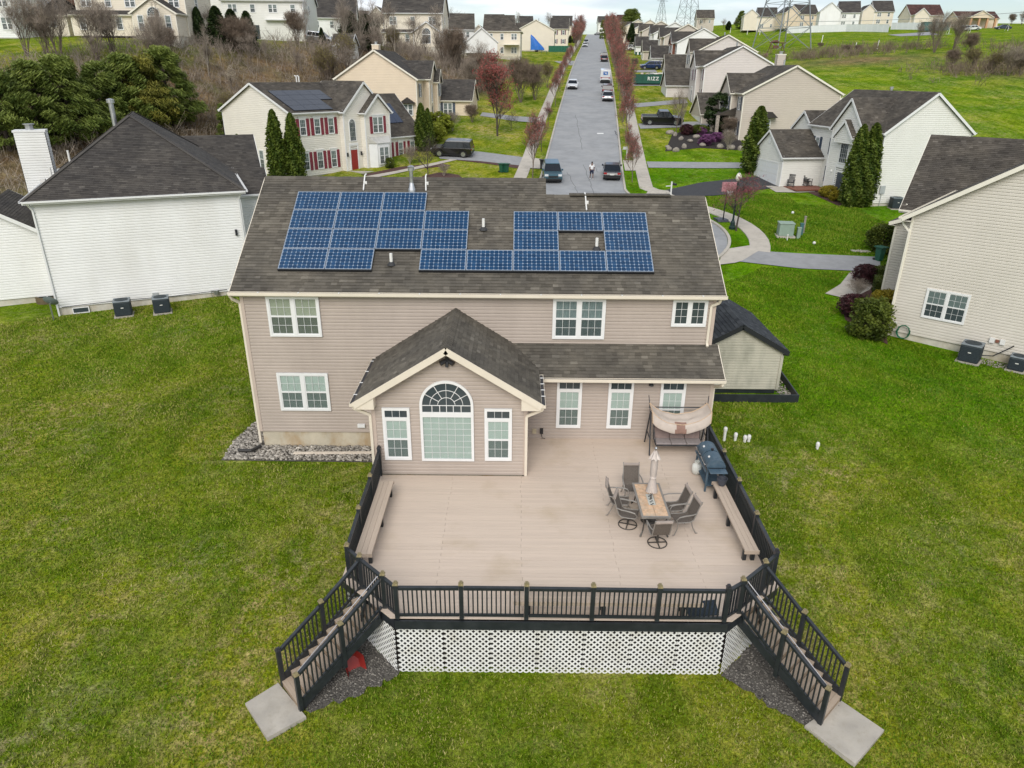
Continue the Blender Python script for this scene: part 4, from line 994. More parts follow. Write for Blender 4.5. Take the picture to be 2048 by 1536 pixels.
# benches
def bench(label, x0, x1, y0, y1, along, legs):
    root = empty('deck_bench', ((x0+x1)/2, (y0+y1)/2, 0), 0, label, 'bench'); cx, cy = (x0+x1)/2, (y0+y1)/2; n = 3
    for i in range(n):
        if along == 'y': a = x0-cx+(x1-x0)*i/n; part('seat_board', BENCHM, root, lambda b: b.box(a+.003, a+(x1-x0)/n-.003, y0-cy, y1-cy, .39, .45))
        else: a = y0-cy+(y1-y0)*i/n; part('seat_board', BENCHX, root, lambda b: b.box(x0-cx, x1-cx, a+.003, a+(y1-y0)/n-.003, .39, .45))
    mt = BENCHM if along == 'y' else BENCHX
    part('seat_edge', mt, root, lambda b: (b.box(x0-cx-.012, x1-cx+.012, y0-cy-.03, y0-cy-.004, .34, .452), b.box(x0-cx-.012, x1-cx+.012, y1-cy+.004, y1-cy+.03, .34, .452)))
    for l in legs:
        for s in (-.3, .3):
            if along == 'y': part('leg', BLKP, root, lambda b: b.box(s*(x1-x0)-.05, s*(x1-x0)+.05, l-cy-.05, l-cy+.05, .001, .388))
            else: part('leg', BLKP, root, lambda b: b.box(l-cx-.05, l-cx+.05, s*(y1-y0)-.05, s*(y1-y0)+.05, .001, .388))
    return root
bench('long low plank bench on black legs along the left deck railing', -2.92, -2.47, -8.5, -4.82, 'y', (-8.3, -6.6, -5.0))
bench('long low plank bench on black legs along the right deck railing, holding a pot', 7.6, 7.98, -8.2, -4.68, 'y', (-8.0, -6.4, -4.9))
bench('long low plank bench on black legs inside the front deck railing', 1.35, 5.95, -10.32, -9.98, 'x', (1.7, 3.55, 5.5))
# mat, pot
MATM = mat('rubber_mat', (.018, .030, .045), .85, var=.5, scale=30, bmp=.5)
b = MB(); b.prism([(5.62, -9.8), (6.46, -9.68), (6.42, -10.24), (5.66, -10.3)], .004, .018, ax='z'); tag(b.build('door_mat', MATM), 'dark blue patterned mat lying on the deck by the front railing', 'mat')
pot = empty('flower_pot', (7.84, -4.86, .455), 0, 'empty dark grey plastic pot standing on the right bench', 'pot')
part('pot_body', mat('pot_grey', (.055, .06, .075), .55), pot, lambda b: b.lathe([(.10, 0), (.145, .2), (.165, .2), (.165, .25), (.15, .25), (.13, .06)], 20, caps=False), smooth=False)
part('soil', mat('soil', (.03, .024, .02), 1, var=.4, scale=20), pot, lambda b: b.lathe([(.0, .1), (.135, .1)], 20, caps=False))
part('pot_base', MATS['pot_grey'], pot, lambda b: b.cyl(0, 0, .001, .012, .1, .1, 16))
# table
FRM = mat('patio_frame', (.27, .25, .225), .45, .3, var=.1, scale=6)
FRMD = mat('patio_frame_dark', (.075, .068, .06), .45, .3, var=.1, scale=6)
TILE = mat('table_tile', (.56, .37, .23), .5, var=.3, scale=9, dirt=((.50, .42, .32), 5, .9))
tb = empty('patio_table', (5.38, -6.14, 0), 0, 'rectangular patio table with orange stone tiles and a mosaic strip', 'table')
def tfr(b):
    b.box(-.42, .42, -.93, -.86, .66, .72); b.box(-.42, .42, .86, .93, .66, .72); b.box(-.42, -.36, -.86, .86, .66, .72); b.box(.36, .42, -.86, .86, .66, .72); b.box(-.36, .36, -.86, .86, .66, .69)
part('table_frame', FRM, tb, tfr)
for i, x in enumerate((-.358, .004)):
    for y0, y1 in ((-.858, -.3), (-.296, .3), (.304, .858)):
        if y0 == -.296: xa, xb = (x, x+.25) if i == 0 else (x+.104, x+.354)
        else: xa, xb = x, x+.354
        part('tile', TILE, tb, lambda b: b.box(xa, xb, y0, y1, .691, .716))
MOS = [mat('mosaic_light', (.5, .5, .45), .4), mat('mosaic_dark', (.03, .04, .05), .4)]
for q in (0, 1):
    def mo(b):
        for i in range(4):
            for j in range(12):
                if (i*7+j*3+i*j) % 3 % 2 == q: b.box(-.104+i*.052, -.104+i*.052+.048, -.294+j*.0495, -.294+j*.0495+.045, .691, .714)
    o = part('mosaic_strip', MOS[q], tb, mo); o['kind'] = 'stuff'
for sx in (-1, 1):
    for sy in (-1, 1): part('leg', FRMD, tb, lambda b: b.tube([(sx*.36, sy*.84, .66), (sx*.3, sy*.76, .4), (sx*.33, sy*.8, .15), (sx*.4, sy*.88, .012)], [.03, .022, .022, .028], 8))
# umbrella (closed)
UMB = mat('umbrella_cloth', (.62, .55, .50), .85, var=.1, scale=6, dirt=((.42, .36, .33), 5, .5, (4, 4, .7)))
um = empty('patio_umbrella', (5.36, -6.2, 0), 0, 'closed off white patio umbrella standing through the patio table', 'umbrella'); um.rotation_euler = (R(-5.5), R(1.5), 0)
def canopy(b):
    n = 16; prof = [(.035, 2.28), (.07, 2.2), (.10, 2.05), (.105, 1.8), (.10, 1.5), (.075, 1.42), (.12, 1.25), (.17, 1.02), (.175, .97)]; i0 = 0
    for j, (r, z) in enumerate(prof):
        for q in range(n*2):
            t = math.pi*q/n; k = 1.0 if q % 2 else (.45+.25*math.sin(q*1.7)); b.v.append((r*k*math.cos(t), r*k*math.sin(t), z))
    m2 = n*2
    for j in range(len(prof)-1):
        for q in range(m2): a = j*m2+q; c = j*m2+(q+1) % m2; b.f.append((a, c, c+m2, a+m2)); b.a.append(.5)
part('canopy', UMB, um, canopy, smooth=True)
def flap(b):
    for q in range(8):
        t = math.pi*2*q/8; t2 = t+math.pi*2/8; b.tri((.03*math.cos(t), .03*math.sin(t), 2.32), (.19*math.cos(t), .19*math.sin(t), 2.0+.03*(q % 2)), (.13*math.cos((t+t2)/2), .13*math.sin((t+t2)/2), 2.06)); b.tri((.03*math.cos(t), .03*math.sin(t), 2.32), (.13*math.cos((t+t2)/2), .13*math.sin((t+t2)/2), 2.06), (.19*math.cos(t2), .19*math.sin(t2), 2.0+.03*((q+1) % 2)))
part('canopy_vent_flap', UMB, um, flap)
part('tie_strap', UMB, um, lambda b: b.lathe([(.085, 1.41), (.092, 1.43), (.085, 1.46)], 16))
part('pole', FRMD, um, lambda b: b.tube([(0, 0, .03), (0, 0, 2.34)], .02, 10))
part('finial', GALV, um, lambda b: b.lathe([(.03, 2.33), (.045, 2.36), (.02, 2.40)], 10))
part('base', FRMD, um, lambda b: b.lathe([(.24, .012), (.22, .06), (.05, .09), (.05, .2)], 18))
# patio chairs: sling seat, facing -y
SLING = mat('sling_mesh', (.115, .095, .078), .8, var=.3, scale=40, bmp=.3); ROLL = mat('sling_headrest', (.30, .25, .215), .75, var=.1, scale=10)
def chair(label, x, y, rz, swivel=False):
    t = empty('patio_chair', (x, y, 0), rz, label, 'chair', 'sling chairs around the patio table')
    prof = [(-.26, .43), (-.22, .415), (0, .395), (.18, .40), (.26, .46), (.34, .68), (.41, .90), (.44, .98)]
    def sheet_(b, pr, w=.23, th=.012):
        for (y0, z0), (y1, z1) in zip(pr[:-1], pr[1:]):
            b.quad((-w, y0, z0), (w, y0, z0), (w, y1, z1), (-w, y1, z1)); b.quad((-w, y0, z0-th), (-w, y1, z1-th), (w, y1, z1-th), (w, y0, z0-th))
    part('seat', SLING, t, lambda b: sheet_(b, prof[:5])); part('backrest', SLING, t, lambda b: sheet_(b, prof[4:]))
    part('headrest', ROLL, t, lambda b: b.tube([(-.24, .435, .985), (.24, .435, .985)], .05, 10))
    for s in (-1, 1):
        part('side_frame', FRM, t, lambda b: b.tube([(s*.245, p, z) for p, z in prof]+[(s*.245, .47, 1.05)], .017, 8))
        part('arm', FRM, t, lambda b: b.tube([(s*.25, .36, .68), (s*.29, .2, .665), (s*.305, -.05, .66), (s*.30, -.2, .63), (s*.27, -.27, .52), (s*.25, -.22, .42)], [.015, .02, .022, .02, .015, .015], 8))
        if not swivel:
            part('leg', FRM, t, lambda b: b.tube([(s*.245, -.2, .42), (s*.25, -.22, .2), (s*.27, -.29, .02), (s*.275, -.34, .018)], .017, 8))
            part('leg', FRM, t, lambda b: b.tube([(s*.245, .2, .40), (s*.25, .26, .2), (s*.27, .36, .02), (s*.275, .41, .018)], .017, 8))
    if swivel:
        part('swivel_ring', FRMD, t, lambda b: b.tube([(.27*math.cos(a), .02+.27*math.sin(a), .02) for a in np.linspace(0, 2*math.pi, 29)], .016, 8, caps=False))
        part('swivel_hub', FRMD, t, lambda b: (b.tube([(0, .02, .06), (0, .02, .39)], .03, 10), b.bar((-.26, .02, .035), (.26, .02, .035), .03, .02), b.bar((0, -.25, .037), (0, .29, .037), .03, .02), b.bar((-.25, .02, .38), (.25, .02, .38), .04, .02)))
    else: part('stretcher', FRMD, t, lambda b: b.tube([(-.245, 0, .37), (.245, 0, .37)], .013, 8))
    return t
chair('brown sling patio chair at the far head of the table, nearest the house', 5.02, -4.98, R(0))
chair('brown sling patio chair on the left side of the table, farther from the camera', 4.55, -5.72, R(82))
chair('brown sling swivel chair with ring base on the left side of the table', 4.72, -6.42, R(72), True)
chair('brown sling swivel chair with ring base at the near head of the table', 5.42, -7.28, R(184), True)
chair('brown sling patio chair on the right side of the table, farther from the camera', 6.08, -6.02, R(-84))
chair('brown sling patio chair on the right side of the table, nearest the long bench', 6.22, -6.62, R(-80))
# canopy swing
SWF = mat('swing_frame', (.05, .052, .058), .45, .4, var=.2); SWC = mat('swing_canopy', (.50, .43, .37), .85, var=.08, scale=5); STAIN = mat('swing_canopy_stain', (.25, .15, .115), .9, var=.15, scale=6); SWT = mat('swing_piping', (.55, .40, .27), .8)
CUSH = mat('swing_seat_fabric', (.25, .185, .165), .85, var=.12, scale=10); CUSHS = mat('swing_seat_grey', (.27, .235, .225), .8, var=.1, scale=10)
sw = empty('porch_swing', (7.08, -1.68, 0), 0, 'garden swing seat with sagging beige canopy against the house wall', 'swing')
for s in (-1, 1):
    x = s*1.02
    part('leg', SWF, sw, lambda b: b.tube([(x, -.55, .012), (x*.98, -.02, 1.45)], .025, 8)); part('leg', SWF, sw, lambda b: b.tube([(x, .48, .012), (x*.98, .02, 1.45)], .025, 8))
    part('side_brace', SWF, sw, lambda b: b.tube([(x*.99, -.34, .56), (x*.99, .31, .56)], .02, 8))
    part('canopy_bracket', SWF, sw, lambda b: (b.tube([(x*.97, .1, 1.35), (x*1.03, .3, 1.95)], .014, 6), b.tube([(x*.95, -.3, 1.56), (x*.97, .4, 1.62)], .016, 6)))
    part('seat_hanger', SWF, sw, lambda b: (b.tube([(x*.93, .0, 1.42), (x*.80, -.42, .48)], .012, 6), b.tube([(x*.93, .0, 1.42), (x*.80, .05, .75)], .012, 6), b.tube([(x*.80, .12, .9), (x*.8, -.02, .42), (x*.80, -.5, .40)], .018, 8)))
part('top_beam', SWF, sw, lambda b: b.tube([(-1.0, .36, 1.46), (1.0, .36, 1.46)], .022, 8))
part('seat_frame', SWF, sw, lambda b: (b.bar((-.82, -.51, .40), (.82, -.51, .40), .03, .04), b.bar((-.82, .12, .92), (.82, .12, .92), .03, .03), b.bar((-.82, 0, .40), (.82, 0, .40), .03, .03)))
for i in range(3):
    xa, xb = -.80+i*.536, -.80+i*.536+.52
    bevel(part('seat_cushion', CUSHS, sw, lambda b: b.box(xa, xb, -.49, -.02, .41, .47)), .015); bevel(part('back_cushion', CUSH, sw, lambda b: b.prism([(-.02, .45), (-.09, .47), (.04, .94), (.11, .92)], xa, xb, ax='x')), .012)
def can_pt(u, v):                                 # u 0..1 across, v 0 back edge .. 1 front hem; sagging cloth
    sag = 4*u*(1-u); x = -1.02+2.04*u; x *= 1-.05*max(0, v-.5)
    if v < .5: t = v/.5; yv = .26-.66*t; z = 1.66-.44*sag**.8-.05*t*sag+.03*(1-t)
    else: t = (v-.5)/.5; yv = -.40-.10*math.sin(t*math.pi*.6); z = 1.66-.49*sag**.8-(.40-.06*sag)*t
    z += .012*math.sin(u*23+v*9)*sag+.018*math.sin(v*21)*sag
    return (x, yv, z)
def can(b, sel):
    nu, nv = 40, 24
    for i in range(nu):
        for j in range(nv):
            u = (i+.5)/nu; v = (j+.5)/nv; st = abs(u-.5) < .07+.03*abs(math.sin(v*5)) and v > .42
            if st == sel:
                b.quad(can_pt(i/nu, j/nv), can_pt((i+1)/nu, j/nv), can_pt((i+1)/nu, (j+1)/nv), can_pt(i/nu, (j+1)/nv))
part('canopy', SWC, sw, lambda b: can(b, False), smooth=True); o = part('canopy_stain', STAIN, sw, lambda b: can(b, True), smooth=True)
part('canopy_piping', SWT, sw, lambda b: (b.tube([can_pt(u, .5) for u in np.linspace(0, 1, 21)], .012, 6), b.tube([can_pt(u, 0) for u in np.linspace(0, 1, 21)], .02, 6), b.tube([can_pt(0.002, v) for v in np.linspace(0, 1, 13)], .016, 6), b.tube([can_pt(.998, v) for v in np.linspace(0, 1, 13)], .016, 6)))
# grill
GR = mat('grill_paint', (.060, .105, .145), .5, .2, var=.2, scale=5, dirt=((.16, .20, .23), 4, .5)); GRD = mat('grill_dark', (.03, .045, .06), .5, .3, var=.2); CHR = mat('chrome', (.55, .55, .56), .2, .9)
gr = empty('barbecue_grill', (7.72, -3.85, 0), R(0), 'blue grey barbecue grill with two barrel lids beside the right railing', 'grill')
for y0, y1 in ((-.66, -.02), (.02, .66)):
    def lid(b):
        n = 12; pr = [(.30*math.cos(math.pi*i/n), .86+.27*math.sin(math.pi*i/n)) for i in range(n+1)]; b.prism(pr, y0+.01, y1-.01)
    part('lid', GR, gr, lid)
    part('firebox', GRD, gr, lambda b: b.prism([(-.29, .855), (-.24, .62), (.24, .62), (.29, .855)], y0+.02, y1-.02))
    part('thermometer', PVC, gr, lambda b: b.tube([(-.17, (y0+y1)/2, 1.075), (-.185, (y0+y1)/2, 1.105)], .035, 12))
    part('lid_handle', CHR, gr, lambda b: b.tube([(-.33, y0+.08, .93), (-.37, y0+.08, .95), (-.37, y1-.08, .95), (-.33, y1-.08, .93)], .013, 6))
part('chimney_cap', BLK, gr, lambda b: b.cyl(.02, .05, 1.1, 1.17, .04, .05, 10))
bevel(part('front_shelf', GR, gr, lambda b: b.box(-.27, .29, -.98, -.69, .82, .85)), .012); bevel(part('side_shelf', GR, gr, lambda b: b.box(-.27, .29, .69, .86, .82, .85)), .012)
for x, y_ in ((-.27, -.66), (.27, -.66), (-.27, .64), (.27, .64)): part('leg', GR, gr, lambda b: b.bar((x*.95, y_, .84), (x*1.03, y_*1.03, .012 if y_ < 0 else .1), .055, .05, up=(0, 1, 0)))
part('bottom_shelf', GR, gr, lambda b: b.box(-.27, .27, -.66, .64, .19, .215))
part('front_bar', GR, gr, lambda b: b.bar((-.33, -.68, .74), (-.33, .68, .74), .03, .07))
for x in (-.31, .31): part('wheel', BLK, gr, lambda b: b.tube([(x-.025, .64, .105), (x+.025, .64, .105)], .10, 16))
tk = empty('propane_tank', (7.42, -3.42, 0), 0, 'white propane tank beside the blue grey grill', 'gas tank')
part('tank_body', mat('tank_white', (.66, .67, .62), .5, var=.08), tk, lambda b: b.lathe([(.10, .0), (.10, .04), (.15, .06), (.155, .2), (.15, .34), (.08, .41)], 18), smooth=True); part('collar', MATS['tank_white'], tk, lambda b: b.lathe([(.09, .40), (.09, .48), (.08, .48), (.08, .41)], 16, caps=False))
# ---------------------------------------------------------------- neighbouring houses
SID_W = mat('siding_white', (.78, .78, .76), .55, var=.04, scale=.6, dirt=((.58, .56, .50), .4, .4, (1, 1, .3)))
SID_W2 = mat('siding_white_warm', (.73, .72, .67), .55, var=.04, scale=.6)
SID_RC = mat('siding_cream_white', (.76, .72, .64), .55, var=.04, scale=.6)
SID_CR = mat('siding_cream', (.71, .64, .52), .55, var=.04, scale=.6)
SID_BE = mat('siding_beige', (.69, .575, .43), .55, var=.04, scale=.6)
SID_TN = mat('siding_tan_far', (.50, .44, .375), .55, var=.04, scale=.6)
SID_GR = mat('siding_pale_grey', (.60, .55, .52), .55, var=.04, scale=.6)
SID_RN = mat('siding_sand', (.60, .56, .49), .55, var=.04, scale=.6, dirt=((.49, .46, .39), .5, .4, (1, 1, .3)))
SID_SH = mat('siding_shed', (.45, .43, .345), .6, var=.05, scale=.8, dirt=((.22, .22, .17), 1.4, .75, (1, 1, .35)))
BRICK = mat('brick_red', (.21, .085, .055), .9, var=.35, scale=14, bmp=.5)
STONE = mat('stone_veneer', (.33, .29, .24), .9, var=.5, scale=7, bmp=.6)
ROOF_D = shingle_mat('shingle_dark', [(.046, .042, .040), (.068, .062, .057), (.085, .078, .071), (.115, .106, .096)], .2)
ROOF_B = shingle_mat('shingle_brown', [(.062, .054, .046), (.090, .080, .068), (.115, .102, .088), (.15, .135, .118)], .3)
ROOF_K = shingle_mat('shingle_black', [(.024, .028, .034), (.040, .046, .054), (.058, .065, .075), (.09, .10, .11)], .2)
ROOF_R = shingle_mat('shingle_red', [(.06, .03, .03), (.09, .045, .04), (.11, .055, .05), (.14, .08, .07)], .3)
TRIM_C = mat('trim_cream', (.76, .72, .62), .5, var=.04)
SHUT_R = mat('shutter_red', (.22, .022, .035), .55, var=.1); SHUT_B = mat('shutter_navy', (.035, .055, .085), .55, var=.1); SHUT_P = mat('shutter_plum', (.12, .035, .075), .55, var=.1)
DOOR_R = mat('door_red', (.28, .025, .022), .4, var=.05); DOOR_K = mat('door_dark', (.035, .05, .07), .4, var=.05); GDOOR = mat('garage_door', (.72, .73, .73), .5, var=.03); MULL = mat('gravel_pale', (.4, .38, .34), 1, var=.3, scale=20)
FND2 = mat('foundation_pale', (.55, .52, .45), .9, var=.2, scale=1.5, bmp=.3, dirt=((.40, .31, .18), 1.0, .7, (1, 1, .5)))
METALR = mat('bay_roof_metal', (.62, .60, .55), .35, .5)
def found(H_, x0, x1, y0, y1, z0, z1): H_.plain('foundation', FND2, lambda b: b.box(x0+.03, x1-.03, y0+.03, y1-.03, z0, z1))
def gdoor(H_, side, plane, u, z, w, h):
    rz = SIDES[side][0]; (cx, cy), _ = H_.place(side, plane, u); ux, uy = SIDES[side][1]; loc = (cx-ux*w/2, cy-uy*w/2, z)
    b = MB(); b.box(-.12, 0, -.06, 0, 0, h+.12); b.box(w, w+.12, -.06, 0, 0, h+.12); b.box(0, w, -.06, 0, h, h+.12); fr = b.build('garage_door_frame', H_.trim, H_.root, loc=loc, rot=(0, 0, rz))
    for i in range(4):
        q = MB(); z0, z1 = h*i/4+.006, h*(i+1)/4-.006; q.box(0, w, -.04, 0, z0, z1)
        for j in range(4): q.box(w*j/4+.08, w*(j+1)/4-.08, -.05, -.041, z0+.08, z1-.08)
        q.build('door_panel', GDOOR, fr)
    return fr
def entry(H_, side, plane, u, z, w, h, mt, side_light=0, transom=True):
    rz = SIDES[side][0]; (cx, cy), _ = H_.place(side, plane, u); ux, uy = SIDES[side][1]; loc = (cx-ux*w/2, cy-uy*w/2, z); s_ = side_light; tp = h+(.42 if transom else 0)
    b = MB(); b.box(-.16-s_, 0-s_, -.09, 0, 0, tp+.25); b.box(w+s_, w+.16+s_, -.09, 0, 0, tp+.25); b.box(-s_, w+s_, -.09, 0, tp, tp+.25)
    if transom: b.box(-s_, w+s_, -.07, 0, h, h+.06)
    fr = b.build('door_frame', H_.trim, H_.root, loc=loc, rot=(0, 0, rz))
    q = MB(); q.box(.01, w-.01, -.045, 0, .01, h-.01)
    for zz in (.2, h*.55):
        for xx in (.12, w/2+.05): q.box(xx, xx+w/2-.17, -.055, -.046, zz, zz+h*.32)
    d = q.build('door', mt, fr); part('handle', CHR, d, lambda b2: b2.blob((w-.1, -.08, 1.0), (.03, .03, .03), 8, 5))
    if transom: part('pane', WIN_GLASS, fr, lambda b2: b2.box(-s_, w+s_, -.03, -.01, h+.06, tp))
    if s_:
        for x0 in (-s_+.02, w+.02): part('pane', WIN_GLASS, fr, lambda b2: b2.box(x0, x0+s_-.04, -.03, -.01, .1, h-.05))
    return fr
def chimney(H_, x0, x1, y0, y1, z0, z1, mt, course=None):
    for O, U, N, w in (((x0, y0, 0), (1, 0, 0), (0, -1, 0), x1-x0), ((x1, y0, 0), (0, 1, 0), (1, 0, 0), y1-y0), ((x1, y1, 0), (-1, 0, 0), (0, 1, 0), x1-x0), ((x0, y1, 0), (0, -1, 0), (-1, 0, 0), y1-y0)):
        b = MB(); siding(b, O, U, N, [(0, z0), (w, z0), (w, z1), (0, z1)], H_.course); b.build('chimney_wall', mt, H_.root, attr=True)
    c = H_.plain('chimney_cap', H_.trim, lambda b: b.box(x0-.06, x1+.06, y0-.06, y1+.06, z1+.001, z1+.12))
    part('flue', GALV, c, lambda b: (b.cyl((x0+x1)/2, (y0+y1)/2, z1+.12, z1+.4, .22, .22, 12), b.cyl((x0+x1)/2, (y0+y1)/2, z1+.42, z1+.47, .32, .32, 12)))
# --- white house on the left with the hip roof
HL = House('house', 'white sided house with dark hip roof left of the tan house', (-24.57, 14.3, 0), R(24), SID_W, ROOF_D, TRIM_W, course=.15, tab=.3)
HL.block(0, 10.47, 0, 15, -.05, 6.145, 'y', .70, .35, hip=(True, True)); found(HL, 0, 10.47, 0, 15, -1.4, -.05)
HL.block(8.2, 12.6, 6.5, 10.6, 1.6, 4.9, 'x', .62, .3, .25, skip='l'); HL.block(5, 12.6, 10.4, 18, -.6, 5.2, 'x', .72, .3, .25, skip='l', sid=BRICK); found(HL, 8.2, 12.6, 6.5, 10.6, -1, 1.62)
HL.block(-5.5, 0, 3.0, 9.5, -.05, 3.6, 'y', .62, .3, .3, skip='r'); found(HL, -5.5, 0, 3.0, 9.5, -1.4, -.05)
chimney(HL, -1.55, .1, 9.0, 10.0, 3, 8.75, SID_W)
downspout(HL.root, TRIM_W, [(-.2, -.3, 5.85), (-.1, -.15, 5.6), (.0, -.09, 5.4), (.0, -.09, -.6)]); downspout(HL.root, TRIM_W, [(10.6, -.3, 5.85), (10.5, -.15, 5.6), (10.4, -.09, 5.4), (10.4, -.09, -.4)])
for x_, y_, z_ in ((1.6, 5.2, 7.6), (.8, 3.0, 6.9)): HL.plain('vent_pipe', PVC, lambda b: b.cyl(x_, y_, z_-.4, z_+.35, .06, .06, 10))
HL.plain('flue_pipe', GALV, lambda b: b.lathe([(.14, 0), (.14, 1.3), (.22, 1.3), (.22, 1.5), (.05, 1.55)], 12, (4.3, 6.2, 9.2)))
HL.plain('wall_light', BLK, lambda b: b.box(9.95, 10.07, -.16, -.02, 3.3, 3.65)); HL.plain('roof_vent', PVC, lambda b: b.box(.35, .6, 2.0, 2.3, 6.55, 6.75))
HL.window('f', .031, 1.1, -.48, .85, .36, 'basement'); HL.plain('utility_box', mat('utility_grey', (.40, .42, .42), .5), lambda b: b.box(4.9, 5.2, -.12, -.02, .05, .3))
HL.plain('electric_meter', MATS['utility_grey'], lambda b: (b.box(9.2, 9.5, -.14, -.02, .0, .4), b.cyl(9.35, -.2, .1, .3, .1, .1, 12))); HL.plain('utility_box', BLK, lambda b: b.box(9.55, 9.85, -.2, -.02, .0, .35)); HL.plain('utility_box', MATS['utility_grey'], lambda b: b.box(10.05, 10.3, -.12, -.02, .9, 1.4))
HL.plain('wall_cable', BLK, lambda b: b.tube([(.2, -.05, -.02), (3, -.05, .05), (6, -.05, -.02), (9, -.05, .06)], .02, 5)); HL.plain('gas_pipe', GALV, lambda b: (b.tube([(8.1, -.15, -.5), (8.1, -.15, .1), (8.5, -.15, .1), (8.5, -.15, -.2)], .025, 6), b.box(8.25, 8.45, -.25, -.1, -.15, .1)))
# --- sand coloured house at the right edge
HR = House('house', 'sand coloured sided house at the right edge with two windows and a coiled hose', (21.5, 12.5, 0), R(-41), SID_RN, ROOF_B, TRIM_C, course=.15, tab=.3)
HR.block(0, 11.5, 0, 12, -.3, 6.0, 'y', .65, .45, .35); found(HR, 0, 11.5, 0, 12, -1.6, -.3)
HR.block(-1.8, .9, 4.7, 11.4, -.1, 4.75, 'y', .42, .32, .3, gut=False); found(HR, -1.8, .9, 4.7, 11.4, -1.3, -.1)
HR.block(-3.0, 8, 11.4, 18.6, 0, 4.7, 'x', 1.12, .32, .3, skip='r'); found(HR, -3, 8, 11.4, 18.6, -1.3, 0)
HR.window('f', 0, 2.4, .75, 1.98, 1.55, 'pair'); HR.plain('outlet_box', TRIM_W, lambda b: b.box(.25, .38, -.06, 0, .1, .22))
downspout(HR.root, TRIM_C, [(-.5, .1, 5.6), (-.4, .0, 5.35), (-.02, -.08, 5.0), (-.02, -.08, -.25)]); HR.plain('downspout_elbow', mat('downspout_green', (.25, .40, .38), .6), lambda b: b.tube([(-.02, -.09, -.2), (-.06, -.2, -.6), (-.08, -.4, -.72)], .06, 8))
for x_ in (4.65, 5.1): HR.plain('vent_hood', PVC, lambda b: b.box(x_, x_+.22, -.14, -.02, .15, .4))
HR.plain('utility_box', BRICK, lambda b: b.box(4.9, 5.05, -.1, -.02, .2, .34)); HR.plain('refrigerant_line', BLK, lambda b: b.tube([(4.4, -.5, -.5), (5.0, -.25, -.45), (5.6, -.12, .1), (5.7, -.05, .2)], .03, 6))
# --- white house with garage, right
HW_ = House('house', 'white house with gable end, attached garage and tall arched window, right of the turning circle', (33.5, 41.7, 0), R(9), SID_W2, ROOF_B, TRIM_W, course=.17, tab=.32)
HW_.block(0, 8.3, 0, 12, 1.75, 7.95, 'y', .75, .28, .25); found(HW_, 0, 8.3, 0, 12, 0, 1.75)
HW_.block(-.9, 5, 1.6, 6.6, 1.75, 7.95, 'x', 1.02, .25, .25, skip='rf'); HW_.wall((-.9, 1.6, 0), (1, 0, 0), (0, -1, 0), [(0, 1.75), (.9, 1.75), (.9, 7.95), (0, 7.95)])
HW_.block(-1.3, 0, 2.6, 5.4, 6.6, 7.3, 'x', .95, .2, .2, skip='r'); HW_.block(-4.3, .2, 8.9, 15.2, 1.9, 5.0, 'x', .72, .25, .25, skip='r'); found(HW_, -4.3, .2, 8.9, 15.2, .2, 1.9)
HW_.block(.3, 8, 12, 16, 1.9, 7.4, 'x', .8, .28, .25, skip='f')
gdoor(HW_, 'l', -4.3, 12.05, 1.95, 4.8, 2.2); entry(HW_, 'l', -.9, 4.1, 1.85, 1.0, 2.1, DOOR_K, .32)
HW_.window('l', -.9, 4.1, 4.75, 1.35, 2.4, 'arch'); HW_.window('l', 0, 7.4, 5.2, .8, 1.5, 'dh', shutter=SHUT_B); HW_.window('l', 0, 10.4, 5.2, .8, 1.5, 'dh', shutter=SHUT_B); HW_.window('l', 0, 7.4, 2.6, .8, 1.5, 'dh', shutter=SHUT_B)
HW_.plain('gable_vent', TRIM_W, lambda b: b.lathe([(.0, 0), (.32, 0), (.32, .04), (0, .05)], 16, (0, 0, 0))).matrix_local = Matrix.Translation((-4.34, 12.05, 6.2)) @ Matrix.Rotation(-math.pi/2, 4, 'Y') @ Matrix.Diagonal((1, .7, 1, 1))
HW_.plain('wall_light', PVC, lambda b: b.blob((-.98, 5.6, 3.9), (.09, .09, .14), 8, 6)); HW_.plain('meter_box', MATS['utility_grey'], lambda b: (b.box(.5, 1.0, -.15, -.02, 2.6, 3.3), b.tube([(.75, -.08, 1.5), (.75, -.08, 2.6)], .04, 6)))
HW_.plain('vent_hood', PVC, lambda b: b.blob((6.6, -.04, 7.2), (.1, .06, .1), 8, 6)); HW_.plain('flue_pipe', GALV, lambda b: b.lathe([(.1, 0), (.1, 1.0), (.17, 1.0), (.17, 1.2)], 10, (5.3, 8, 10.2)))
downspout(HW_.root, TRIM_W, [(8.6, .1, 7.7), (8.5, .0, 7.4), (8.3, -.08, 7.1), (8.3, -.08, 1.6)])
b = MB(); b.prism([(-3.9, 6.3), (-.4, 6.3), (-.4, 8.8), (-3.9, 8.8)], 0, .12, ax='z'); pt_ = b.build('brick_patio', BRICK, None, loc=(33.5, 41.7, 1.98), rot=(0, 0, R(9))); tag(pt_, kind='structure')
